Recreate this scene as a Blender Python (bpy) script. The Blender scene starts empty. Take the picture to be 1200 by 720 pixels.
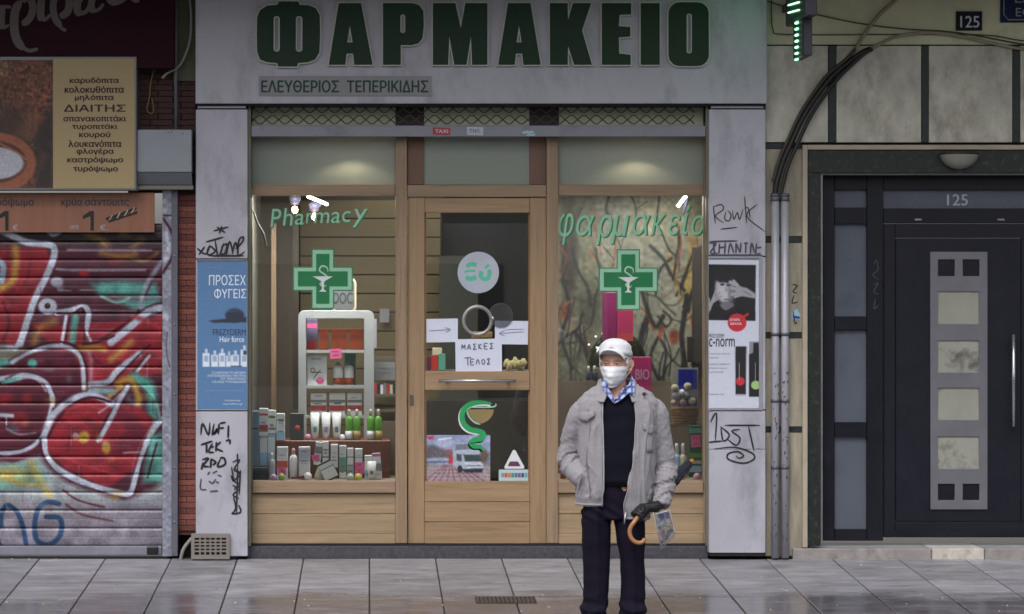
import bpy, bmesh, math, random
import numpy as np
from mathutils import Vector, noise as mnoise
random.seed(7); rng = np.random.default_rng(7)
C = bpy.context.scene.collection
R = math.radians
# ------------------------------------------------------------------ camera, sky, sun, exposure
sc = bpy.context.scene
D, S0, VX, VY, BASE = 18.0, 172.0, 433.0, 345.0, 655.0
F = D*S0
CAMZ = (BASE-VY)/S0
GS = 0.048                                    # pavement falls away from the wall
cam = bpy.data.cameras.new('camera'); camo = bpy.data.objects.new('camera', cam); C.objects.link(camo)
camo.location = (0, -D, CAMZ); camo.rotation_euler = (R(90), 0, 0)
cam.sensor_width = 36; cam.lens = 36*F/1200
cam.shift_x = (600-VX)/1200; cam.shift_y = -(360-VY)/1200
cam.clip_end = 500
cam.dof.use_dof = True; cam.dof.focus_distance = 15.9; cam.dof.aperture_fstop = 4.0
sc.camera = camo
sc.view_settings.view_transform = 'Standard'; sc.view_settings.look = 'None'
sc.view_settings.gamma = 1.0; sc.view_settings.exposure = 0.75
SUN_EL, SUN_AZ = R(52), R(200)
w = bpy.data.worlds.new("World"); sc.world = w; w.use_nodes = True
wn = w.node_tree; bg = wn.nodes['Background']
sky = wn.nodes.new('ShaderNodeTexSky'); sky.sky_type = 'NISHITA'; sky.sun_disc = False
sky.sun_elevation = SUN_EL; sky.sun_rotation = SUN_AZ; sky.dust_density = 4.0; sky.air_density = 1.0
hs = wn.nodes.new('ShaderNodeHueSaturation'); hs.inputs['Saturation'].default_value = 0.28
wn.links.new(sky.outputs[0], hs.inputs['Color']); wn.links.new(hs.outputs[0], bg.inputs['Color'])
bg.inputs['Strength'].default_value = 0.11
sun = bpy.data.lights.new('sun', 'SUN'); sun.energy = 0.6; sun.angle = R(25); sun.color = (1.0, .97, .93)
suno = bpy.data.objects.new('sun', sun); C.objects.link(suno)
sd = Vector((math.sin(SUN_AZ)*math.cos(SUN_EL), math.cos(SUN_AZ)*math.cos(SUN_EL), math.sin(SUN_EL)))
suno.rotation_euler = sd.to_track_quat('Z', 'Y').to_euler()

# ------------------------------------------------------------------ helpers
def W(px, py, y=0.0):
    s = F/(D+y)
    return Vector(((px-VX)/s, y, CAMZ-(py-VY)/s))
def wx(px, y=0.0): return (px-VX)/(F/(D+y))
def wz(py, y=0.0): return CAMZ-(py-VY)/(F/(D+y))
def ground(y): return GS*min(y, 0.0)
def lin(c):
    if isinstance(c, str):
        c = tuple(int(c[i:i+2], 16) for i in (1, 3, 5))
    return tuple(((v/255)/12.92 if v/255 <= .04045 else ((v/255+.055)/1.055)**2.4) for v in c)
ORG = {}
def org(p): return ORG.get(p.name, Vector((0, 0, 0))) if p else Vector((0, 0, 0))
def tag(o, label=None, cat=None, group=None, kind=None):
    if label: o['label'] = label
    if cat: o['category'] = cat
    if group: o['group'] = group
    if kind: o['kind'] = kind
    return o
def thing(name, label, cat, loc=(0, 0, 0), group=None):
    o = bpy.data.objects.new(name, None); C.objects.link(o); o.empty_display_size = .1
    o.location = loc; ORG[o.name] = Vector(loc)
    return tag(o, label, cat, group)
class MB:
    def __init__(s): s.v = []; s.f = []; s.sm = []
    def add(s, vs, fs, smooth=False):
        n = len(s.v); s.v += [tuple(v) for v in vs]; s.f += [tuple(i+n for i in f) for f in fs]; s.sm += [smooth]*len(fs); return s
    def box(s, x0, x1, y0, y1, z0, z1):
        vs = [(x, y, z) for x in (x0, x1) for y in (y0, y1) for z in (z0, z1)]
        return s.add(vs, [(0, 1, 3, 2), (4, 6, 7, 5), (0, 4, 5, 1), (2, 3, 7, 6), (0, 2, 6, 4), (1, 5, 7, 3)])
    def pbox(s, px0, px1, py0, py1, y, d, yr=None):          # front face drawn at depth y, body going back by d
        return s.box(wx(px0, y), wx(px1, y), y, y+d, wz(py1, y), wz(py0, y))
    def tube(s, pts, r, n=10, cap=True, ry=None, up=Vector((0, 0, 1)), power=None):
        pts = [Vector(p) for p in pts]; m = len(pts)
        rs = r if isinstance(r, (list, tuple)) else [r]*m
        rys = ry if isinstance(ry, (list, tuple)) else ([ry]*m if ry else rs)
        vs = []; prev = None
        for i, p in enumerate(pts):
            t = (pts[min(i+1, m-1)]-pts[max(i-1, 0)]).normalized()
            if prev is None:
                a = up.cross(t)
                if a.length < 1e-3: a = Vector((1, 0, 0)).cross(t)
                a.normalize()
            else: a = (prev - t*prev.dot(t)).normalized()
            b = t.cross(a); prev = a
            for k in range(n):
                th = 2*math.pi*k/n; c_, s_ = math.cos(th), math.sin(th)
                if power: c_ = math.copysign(abs(c_)**power, c_); s_ = math.copysign(abs(s_)**power, s_)
                vs.append(p + a*c_*rs[i] + b*s_*rys[i])
        fs = [(i*n+k, i*n+(k+1) % n, (i+1)*n+(k+1) % n, (i+1)*n+k) for i in range(m-1) for k in range(n)]
        if cap: fs += [tuple(range(n))[::-1], tuple((m-1)*n+k for k in range(n))]
        return s.add(vs, fs, True)
    def lathe(s, prof, c, n=16, axis='z', sx=1, sy=1):        # prof: (radius, height)
        vs = []
        for r, h in prof:
            for k in range(n):
                t = 2*math.pi*k/n
                if axis == 'z': vs.append((c[0]+r*math.cos(t)*sx, c[1]+r*math.sin(t)*sy, c[2]+h))
                else: vs.append((c[0]+r*math.cos(t)*sx, c[1]-h, c[2]+r*math.sin(t)*sy))
        m = len(prof)
        fs = [(i*n+k, i*n+(k+1) % n, (i+1)*n+(k+1) % n, (i+1)*n+k) for i in range(m-1) for k in range(n)]
        fs += [tuple(range(n))[::-1], tuple((m-1)*n+k for k in range(n))]
        return s.add(vs, fs, True)
    def rings(s, rs, cap=True, smooth=True):                 # list of equal length rings
        n = len(rs[0]); m = len(rs); vs = [v for r in rs for v in r]
        fs = [(i*n+k, i*n+(k+1) % n, (i+1)*n+(k+1) % n, (i+1)*n+k) for i in range(m-1) for k in range(n)]
        if cap: fs += [tuple(range(n))[::-1], tuple((m-1)*n+k for k in range(n))]
        return s.add(vs, fs, smooth)
    def ring(s, prof, c, n=32, axis='y'):
        vs = [(c[0]+r*math.cos(2*math.pi*k/n), c[1]-h, c[2]+r*math.sin(2*math.pi*k/n)) for r, h in prof for k in range(n)]
        m = len(prof); return s.add(vs, [(i*n+k, i*n+(k+1) % n, ((i+1) % m)*n+(k+1) % n, ((i+1) % m)*n+k) for i in range(m) for k in range(n)], True)
    def ball(s, c, rx, ry, rz, n=14, m=9):
        prof = [(math.sin(math.pi*(i+.02)/(m-.96)), -math.cos(math.pi*(i+.02)/(m-.96))) for i in range(m)]
        vs = []
        for r, h in prof:
            for k in range(n):
                t = 2*math.pi*k/n; vs.append((c[0]+rx*r*math.cos(t), c[1]+ry*r*math.sin(t), c[2]+rz*h))
        fs = [(i*n+k, i*n+(k+1) % n, (i+1)*n+(k+1) % n, (i+1)*n+k) for i in range(m-1) for k in range(n)]
        fs += [tuple(range(n))[::-1], tuple((m-1)*n+k for k in range(n))]
        return s.add(vs, fs, True)
def smooth_path(pts, k=6):
    P = [Vector(p) for p in pts]
    if len(P) < 3: return P
    out = []
    for i in range(len(P)-1):
        p0, p1, p2, p3 = P[max(i-1, 0)], P[i], P[i+1], P[min(i+2, len(P)-1)]
        for j in range(k):
            t = j/k; out.append(.5*((2*p1)+(p2-p0)*t+(2*p0-5*p1+4*p2-p3)*t*t+(3*p1-p0-3*p2+p3)*t**3))
    return out+[P[-1]]
def link_mesh(name, me, mt, parent=None, smooth_all=None):
    o = bpy.data.objects.new(name, me); C.objects.link(o)
    if mt is not None: me.materials.clear(); me.materials.append(mt)
    if parent is None:
        n = len(me.vertices); a = np.empty(n*3, dtype=np.float32); me.vertices.foreach_get('co', a); a = a.reshape(-1, 3)
        c = Vector(((a[:, 0].min()+a[:, 0].max())/2, (a[:, 1].min()+a[:, 1].max())/2, a[:, 2].min())) if n else Vector((0, 0, 0))
        o.location = c; ORG[o.name] = c
    else:
        c = org(parent); ORG[o.name] = c; o.parent = parent
    n = len(me.vertices); a = np.empty(n*3, dtype=np.float32); me.vertices.foreach_get('co', a); a = a.reshape(-1, 3)-np.array(c, dtype=np.float32)
    me.vertices.foreach_set('co', a.ravel()); me.update()
    return o
def obj(name, mb, mt, parent=None, bevel=0, seg=1, weld=False):
    me = bpy.data.meshes.new(name); me.from_pydata(mb.v, [], mb.f)
    me.polygons.foreach_set('use_smooth', mb.sm)
    if bevel or weld:
        bm = bmesh.new(); bm.from_mesh(me)
        bmesh.ops.recalc_face_normals(bm, faces=bm.faces[:])
        if bevel:
            es = [e for e in bm.edges if len(e.link_faces) == 2 and e.calc_face_angle() > .6]
            bmesh.ops.bevel(bm, geom=es, offset=bevel, segments=seg, profile=.5, affect='EDGES', clamp_overlap=True)
        bm.to_mesh(me); bm.free()
    else:
        bm = bmesh.new(); bm.from_mesh(me); bmesh.ops.recalc_face_normals(bm, faces=bm.faces[:]); bm.to_mesh(me); bm.free()
    return link_mesh(name, me, mt, parent)
def pbox(name, px0, px1, py0, py1, y, d, mt, parent=None, bevel=.003):
    return obj(name, MB().pbox(px0, px1, py0, py1, y, d), mt, parent, bevel)
def ev_mesh(o):
    dg = bpy.context.evaluated_depsgraph_get(); dg.update()
    me = bpy.data.meshes.new_from_object(o.evaluated_get(dg)); return me
def curve_mesh(name, polys, thick, bev=0, offset=0):           # polys (x,z) world, holes by even-odd; front face faces -y
    cu = bpy.data.curves.new(name, 'CURVE'); cu.dimensions = '2D'; cu.fill_mode = 'BOTH'
    cu.extrude = thick/2; cu.bevel_depth = bev; cu.offset = offset; cu.bevel_resolution = 1
    for p in polys:
        sp = cu.splines.new('POLY'); sp.points.add(len(p)-1)
        for i, (x, z) in enumerate(p): sp.points[i].co = (x, z, 0, 1)
        sp.use_cyclic_u = True
    o = bpy.data.objects.new(name, cu); C.objects.link(o)
    me = ev_mesh(o); bpy.data.objects.remove(o); bpy.data.curves.remove(cu)
    n = len(me.vertices); a = np.empty(n*3, dtype=np.float32); me.vertices.foreach_get('co', a); a = a.reshape(-1, 3)
    a = np.stack([a[:, 0], -a[:, 2], a[:, 1]], 1); me.vertices.foreach_set('co', a.ravel())
    return me
def flat(name, polys, y, mt, parent=None, thick=.003, bev=0, offset=0):   # polys in photo pixels at depth y
    me = curve_mesh(name, [[(wx(x, y), wz(q, y)) for x, q in p] for p in polys], thick, bev, offset)
    n = len(me.vertices); a = np.empty(n*3, dtype=np.float32); me.vertices.foreach_get('co', a); a = a.reshape(-1, 3)
    a[:, 1] += y+thick/2; me.vertices.foreach_set('co', a.ravel()); me.update()
    return link_mesh(name, me, mt, parent)
def rrect(x0, x1, y0, y1, r, k=5):
    out = []
    for cx, cy, a0 in ((x1-r, y0+r, -90), (x1-r, y1-r, 0), (x0+r, y1-r, 90), (x0+r, y0+r, 180)):
        for i in range(k+1):
            a = R(a0+90*i/k); out.append((cx+r*math.cos(a), cy+r*math.sin(a)))
    return out
def circ(cx, cy, r, n=28, ry=None): return [(cx+r*math.cos(2*math.pi*i/n), cy+(ry or r)*math.sin(2*math.pi*i/n)) for i in range(n)]
def glyphs(name, s, shear):      # filled letters; every outline is filled on its own so crossing strokes stay solid
    cu = bpy.data.curves.new(name, 'FONT'); cu.body = s; cu.size = 1; cu.shear = shear; cu.resolution_u = 4
    o = bpy.data.objects.new(name, cu); C.objects.link(o)
    for q in bpy.context.view_layer.objects: q.select_set(False) if q.select_get() else None
    o.select_set(True); bpy.context.view_layer.objects.active = o; bpy.ops.object.convert(target='CURVE')
    polys = []
    from mathutils.geometry import interpolate_bezier
    for sp in o.data.splines:
        bp = sp.bezier_points; pts = []
        for i in range(len(bp)):
            a, b = bp[i], bp[(i+1) % len(bp)]
            straight = (a.handle_right-a.co).length < 1e-4 and (b.handle_left-b.co).length < 1e-4
            seg = interpolate_bezier(a.co, a.handle_right, b.handle_left, b.co, 2 if straight else 5)
            pts += [(v.x, v.y) for v in seg[:-1]]
        ar = sum(pts[i][0]*pts[(i+1) % len(pts)][1]-pts[(i+1) % len(pts)][0]*pts[i][1] for i in range(len(pts)))/2
        if len(pts) > 2 and abs(ar) > 1e-7: polys.append((pts, ar))
    bpy.data.objects.remove(o)
    from mathutils.geometry import delaunay_2d_cdt
    vs = []; ed = []
    for pts, _ in polys:
        n0 = len(vs); m = len(pts); vs += [Vector(p) for p in pts]; ed += [(n0+i, n0+(i+1) % m) for i in range(m)]
    ov, _, of = delaunay_2d_cdt(vs, ed, [], 0, 1e-5)[:3]
    A = np.array([p for pts, _ in polys for p in pts]); B = np.concatenate([np.roll(np.array(pts), -1, 0) for pts, _ in polys])
    keep = []
    for t in of:
        cx = sum(ov[i].x for i in t)/len(t); cy = sum(ov[i].y for i in t)/len(t)
        cr = (B[:, 0]-A[:, 0])*(cy-A[:, 1])-(cx-A[:, 0])*(B[:, 1]-A[:, 1])
        wn_ = int(((A[:, 1] <= cy) & (B[:, 1] > cy) & (cr > 0)).sum())-int(((A[:, 1] > cy) & (B[:, 1] <= cy) & (cr < 0)).sum())
        if wn_: keep.append(tuple(t))
    used = sorted({i for t in keep for i in t}); ix = {v: k for k, v in enumerate(used)}
    me = bpy.data.meshes.new(name); me.from_pydata([(ov[i].x, ov[i].y, 0) for i in used], [], [tuple(ix[i] for i in t) for t in keep]); return me
def text(name, s, x0, x1, y0, y1, y, mt, parent, bold=0.0, shear=0.0, thick=.001, rot=0.0):
    me = glyphs(name, s, shear)
    n = len(me.vertices); a = np.empty(n*3, dtype=np.float32); me.vertices.foreach_get('co', a); a = a.reshape(-1, 3)
    u = (a[:, 0]-a[:, 0].min())/max(1e-6, np.ptp(a[:, 0])); v = (a[:, 1]-a[:, 1].min())/max(1e-6, np.ptp(a[:, 1]))
    px = x0+u*(x1-x0); py = y1-v*(y1-y0)
    if rot:
        cx, cy = (x0+x1)/2, (y0+y1)/2; c_, s_ = math.cos(R(rot)), math.sin(R(rot))
        px, py = cx+(px-cx)*c_+(py-cy)*s_, cy-(px-cx)*s_+(py-cy)*c_
    s_ = F/(D+y)
    b = np.stack([(px-VX)/s_, y-a[:, 2]*.00004, CAMZ-(py-VY)/s_], 1).astype(np.float32)
    me.vertices.foreach_set('co', b.ravel()); me.update()
    if bold > 0:                                             # heavier strokes: shifted copies a hair in front of each other
        vs = []; fs = []; e = bold*(y1-y0)/s_
        base_f = [tuple(p.vertices) for p in me.polygons]
        for q, (dx, dz) in enumerate(((0, 0), (e, 0), (-e, 0), (0, e*.6), (0, -e*.6))):
            fs += [tuple(i+len(vs) for i in f) for f in base_f]; vs += [(v[0]+dx, v[1]-q*.00008, v[2]+dz) for v in b.tolist()]
        bpy.data.meshes.remove(me); me = bpy.data.meshes.new(name); me.from_pydata(vs, [], fs)
    return link_mesh(name, me, mt, parent)
def strokes(name, lines, wd, y, mt, parent=None, ends=.35, smooth=5):   # paint / marker strokes on a surface, pixels
    s = F/(D+y); vs = []; fs = []
    for li, l in enumerate(lines):
        ww = wd
        if l and isinstance(l[0], (int, float)): ww, l = l[0], l[1]
        pts = smooth_path([Vector((p[0], p[1], 0)) for p in l], smooth) if smooth and len(l) > 2 else ([Vector((l[0][0]+(l[1][0]-l[0][0])*q/6, l[0][1]+(l[1][1]-l[0][1])*q/6, 0)) for q in range(7)] if len(l) == 2 else [Vector((p[0], p[1], 0)) for p in l])
        m = len(pts); n0 = len(vs)
        for i, p in enumerate(pts):
            t = pts[min(i+1, m-1)]-pts[max(i-1, 0)]
            t = t.normalized() if t.length > 1e-6 else Vector((1, 0, 0))
            nn = Vector((-t.y, t.x, 0)); f = i/(m-1) if m > 1 else 0
            h = ww/2*(ends+(1-ends)*min(1, math.sin(math.pi*min(max(f, .0), 1))*2.2))
            for q in (p+nn*h, p-nn*h): vs.append(((q.x-VX)/s, y-li*.00006, CAMZ-(q.y-VY)/s))
        fs += [(n0+2*i, n0+2*i+1, n0+2*i+3, n0+2*i+2) for i in range(m-1)]
    return obj(name, MB().add(vs, fs), mt, parent)
# ---- materials
MATS = {}
def nd(nt, t, **k):
    n = nt.nodes.new(t)
    for a, b in k.items(): setattr(n, a, b)
    return n
def ramp(nt, src, p0, c0, p1, c1):
    r = nd(nt, 'ShaderNodeValToRGB'); r.color_ramp.elements[0].position = p0; r.color_ramp.elements[1].position = p1
    r.color_ramp.elements[0].color = (*c0, 1); r.color_ramp.elements[1].color = (*c1, 1); nt.links.new(src, r.inputs[0]); return r.outputs[0]
def mat(name, col, rough=.6, var=.12, scale=6, bump=.05, metal=0, stretch=(1, 1, 1), dirt=None, dscale=2.5, dthr=.55, dirt_amt=.6, spec=.5, coord='Object', bscale=None, bstretch=None, sheen=0):
    if name in MATS: return MATS[name]
    m = bpy.data.materials.new(name); m.use_nodes = True; nt = m.node_tree; p = nt.nodes['Principled BSDF']; L = nt.links.new
    c = lin(col); tc = nd(nt, 'ShaderNodeTexCoord')
    mp = nd(nt, 'ShaderNodeMapping'); mp.inputs['Scale'].default_value = stretch; L(tc.outputs[coord], mp.inputs[0])
    nz = nd(nt, 'ShaderNodeTexNoise'); nz.inputs['Scale'].default_value = scale; nz.inputs['Detail'].default_value = 7; nz.inputs['Roughness'].default_value = .62; L(mp.outputs[0], nz.inputs['Vector'])
    out = ramp(nt, nz.outputs['Fac'], .3, tuple(v*(1-var) for v in c), .7, tuple(min(1, v*(1+var)) for v in c))
    if dirt is not None:
        n2 = nd(nt, 'ShaderNodeTexNoise'); n2.inputs['Scale'].default_value = dscale; n2.inputs['Detail'].default_value = 9; n2.inputs['Roughness'].default_value = .7; L(mp.outputs[0], n2.inputs['Vector'])
        k = ramp(nt, n2.outputs['Fac'], dthr, (0, 0, 0), min(1, dthr+.18), (dirt_amt,)*3)
        mx = nd(nt, 'ShaderNodeMix', data_type='RGBA'); L(k, mx.inputs[0]); L(out, mx.inputs[6]); mx.inputs[7].default_value = (*lin(dirt), 1); out = mx.outputs[2]
    L(out, p.inputs['Base Color'])
    rr = nd(nt, 'ShaderNodeMapRange'); rr.inputs[3].default_value = max(.02, rough-.12); rr.inputs[4].default_value = min(1, rough+.12); L(nz.outputs['Fac'], rr.inputs[0]); L(rr.outputs[0], p.inputs['Roughness'])
    p.inputs['Metallic'].default_value = metal; p.inputs['Specular IOR Level'].default_value = spec
    if sheen: p.inputs['Sheen Weight'].default_value = sheen
    if bump:
        n3 = nd(nt, 'ShaderNodeTexNoise'); n3.inputs['Scale'].default_value = bscale or scale*5; n3.inputs['Detail'].default_value = 6
        mp3 = nd(nt, 'ShaderNodeMapping'); mp3.inputs['Scale'].default_value = bstretch or stretch; L(tc.outputs[coord], mp3.inputs[0]); L(mp3.outputs[0], n3.inputs['Vector'])
        b = nd(nt, 'ShaderNodeBump'); b.inputs['Strength'].default_value = min(1, bump*4); b.inputs['Distance'].default_value = .004; L(n3.outputs['Fac'], b.inputs['Height']); L(b.outputs[0], p.inputs['Normal'])
    MATS[name] = m; return m
def wood(name, col, axis='z', dark='#4a3526', rough=.5):
    if name in MATS: return MATS[name]
    st = {'z': (22, 22, 1.2), 'x': (1.2, 22, 22)}[axis]
    m = mat(name, col, rough, .16, 1.0, .06, stretch=st, dirt=dark, dscale=2.2, dthr=.5, dirt_amt=.35, bscale=3)
    return m
def vmat(name, rough=.5, metal=0, bump=.02, spec=.5):
    m = bpy.data.materials.new(name); m.use_nodes = True; nt = m.node_tree; p = nt.nodes['Principled BSDF']; L = nt.links.new
    a = nd(nt, 'ShaderNodeAttribute', attribute_name='paint')
    tc = nd(nt, 'ShaderNodeTexCoord'); nz = nd(nt, 'ShaderNodeTexNoise'); nz.inputs['Scale'].default_value = 40; nz.inputs['Detail'].default_value = 6; L(tc.outputs['Object'], nz.inputs['Vector'])
    mr = nd(nt, 'ShaderNodeMapRange'); mr.inputs[3].default_value = .88; mr.inputs[4].default_value = 1.1; L(nz.outputs['Fac'], mr.inputs[0])
    vm = nd(nt, 'ShaderNodeVectorMath', operation='SCALE'); L(a.outputs['Color'], vm.inputs[0]); L(mr.outputs[0], vm.inputs['Scale']); L(vm.outputs[0], p.inputs['Base Color'])
    p.inputs['Roughness'].default_value = rough; p.inputs['Metallic'].default_value = metal; p.inputs['Specular IOR Level'].default_value = spec
    if bump:
        b = nd(nt, 'ShaderNodeBump'); b.inputs['Strength'].default_value = bump*4; b.inputs['Distance'].default_value = .003; L(nz.outputs['Fac'], b.inputs['Height']); L(b.outputs[0], p.inputs['Normal'])
    return m
def emis(name, col, st):
    m = bpy.data.materials.new(name); m.use_nodes = True; p = m.node_tree.nodes['Principled BSDF']
    p.inputs['Base Color'].default_value = (*lin(col), 1); p.inputs['Emission Color'].default_value = (*lin(col), 1); p.inputs['Emission Strength'].default_value = st; return m
def glass(name, tint=(.86, .88, .87), gloss=.05, rough=.01):
    m = bpy.data.materials.new(name); m.use_nodes = True; nt = m.node_tree; nt.nodes.remove(nt.nodes['Principled BSDF']); L = nt.links.new
    t = nd(nt, 'ShaderNodeBsdfTransparent'); t.inputs[0].default_value = (*tint, 1)
    g = nd(nt, 'ShaderNodeBsdfGlossy'); g.inputs['Roughness'].default_value = rough; g.inputs[0].default_value = (1, 1, 1, 1)
    f = nd(nt, 'ShaderNodeFresnel'); f.inputs[0].default_value = 1.5
    ad = nd(nt, 'ShaderNodeMath', operation='ADD'); ad.inputs[1].default_value = gloss; L(f.outputs[0], ad.inputs[0])
    mx = nd(nt, 'ShaderNodeMixShader'); L(ad.outputs[0], mx.inputs[0]); L(t.outputs[0], mx.inputs[1]); L(g.outputs[0], mx.inputs[2]); L(mx.outputs[0], nt.nodes['Material Output'].inputs[0]); return m
# ---- painted canvases (flat print only: posters, graffiti); pixels of the photograph
class Canvas:
    def __init__(s, x0, x1, y0, y1, col, res=1.0):
        s.x0, s.x1, s.y0, s.y1, s.res = x0, x1, y0, y1, res
        s.nx = int(round((x1-x0)*res))+1; s.ny = int(round((y1-y0)*res))+1
        s.X, s.Y = np.meshgrid(np.linspace(x0, x1, s.nx), np.linspace(y0, y1, s.ny))
        s.a = np.ones((s.ny, s.nx, 3))*np.array(col)
    def blend(s, m, col): m = np.clip(m, 0, 1)[..., None]; s.a = s.a*(1-m)+np.array(col)*m; return s
    def poly(s, pts, col, soft=.8, al=1):
        P = np.array(pts, float); ins = np.zeros(s.X.shape, bool); dmin = np.full(s.X.shape, 1e9)
        for i in range(len(P)):
            (ax, ay), (bx, by) = P[i], P[(i+1) % len(P)]
            if ay != by:
                c = ((ay > s.Y) != (by > s.Y)) & (s.X < (bx-ax)*(s.Y-ay)/(by-ay)+ax); ins ^= c
            dmin = np.minimum(dmin, s.seg(ax, ay, bx, by))
        return s.blend(np.where(ins, .5+dmin/(2*soft), .5-dmin/(2*soft)).clip(0, 1)*al, col)
    def seg(s, ax, ay, bx, by):
        dx, dy = bx-ax, by-ay; L2 = dx*dx+dy*dy+1e-9
        t = (((s.X-ax)*dx+(s.Y-ay)*dy)/L2).clip(0, 1); return np.hypot(s.X-ax-t*dx, s.Y-ay-t*dy)
    def line(s, pts, wd, col, soft=.7, al=1, sm=True):
        if col == (176, 180, 196): wd *= .92
        if sm and len(pts) > 2: pts = [(p.x, p.y) for p in smooth_path([(a, b, 0) for a, b in pts], 5)]
        d = np.full(s.X.shape, 1e9)
        for i in range(len(pts)-1): d = np.minimum(d, s.seg(*pts[i], *pts[i+1]))
        return s.blend(((wd/2-d)/(2*soft)+.5).clip(0, 1)*al, col)
    def ell(s, cx, cy, rx, ry, col, soft=.15, al=1, rot=0):
        c_, s_ = math.cos(R(rot)), math.sin(R(rot)); u = (s.X-cx)*c_+(s.Y-cy)*s_; v = -(s.X-cx)*s_+(s.Y-cy)*c_
        d = np.sqrt((u/rx)**2+(v/ry)**2); return s.blend(((1-d)/soft+.5).clip(0, 1)*al, col)
    def noise(s, amt, cell=3, seed=1):
        r = np.random.default_rng(seed); gy, gx = int((s.y1-s.y0)/cell)+3, int((s.x1-s.x0)/cell)+3
        g = r.normal(0, 1, (gy, gx)); fx = (s.X-s.x0)/cell; fy = (s.Y-s.y0)/cell; ix = fx.astype(int); iy = fy.astype(int); fx -= ix; fy -= iy
        fx = fx*fx*(3-2*fx); fy = fy*fy*(3-2*fy)
        v = g[iy, ix]*(1-fx)*(1-fy)+g[iy, ix+1]*fx*(1-fy)+g[iy+1, ix]*(1-fx)*fy+g[iy+1, ix+1]*fx*fy
        s.a = (s.a*(1+amt*v[..., None])).clip(0, 255); return s
    def sample(s, X, Y):
        fx = ((X-s.x0)*s.res).clip(0, s.nx-1.001); fy = ((Y-s.y0)*s.res).clip(0, s.ny-1.001); ix = fx.astype(int); iy = fy.astype(int); fx = (fx-ix)[..., None]; fy = (fy-iy)[..., None]
        return s.a[iy, ix]*(1-fx)*(1-fy)+s.a[iy, np.minimum(ix+1, s.nx-1)]*fx*(1-fy)+s.a[np.minimum(iy+1, s.ny-1), ix]*(1-fx)*fy+s.a[np.minimum(iy+1, s.ny-1), np.minimum(ix+1, s.nx-1)]*fx*fy
def canvas_grid(name, cv, x0, x1, y0, y1, y, mt, parent, res=1.0, prof=None, yref=None):
    nx = max(2, int((x1-x0)*res)+1); ny = max(2, int((y1-y0)*res)+1)
    X, Y = np.meshgrid(np.linspace(x0, x1, nx), np.linspace(y0, y1, ny)); col = cv.sample(X, Y)/255.0
    col = np.where(col <= .04045, col/12.92, ((col+.055)/1.055)**2.4)
    s = F/(D+y); YY = np.full(X.shape, float(y)) if prof is None else y+prof((Y-y0)/(y1-y0))
    vs = np.stack([(X-VX)/s, YY, CAMZ-(Y-VY)/s], -1).reshape(-1, 3)
    i = np.arange((ny-1)*(nx-1)); r, c = i//(nx-1), i % (nx-1); a = r*nx+c
    fs = np.stack([a, a+nx, a+nx+1, a+1], 1)
    me = bpy.data.meshes.new(name); me.from_pydata(vs.tolist(), [], fs.tolist())
    at = me.color_attributes.new('paint', 'FLOAT_COLOR', 'POINT')
    at.data.foreach_set('color', np.concatenate([col.reshape(-1, 3), np.ones((nx*ny, 1))], 1).astype(np.float32).ravel())
    return link_mesh(name, me, mt, parent)
PRINT = vmat('printed_paper', .55, bump=.004)
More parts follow.
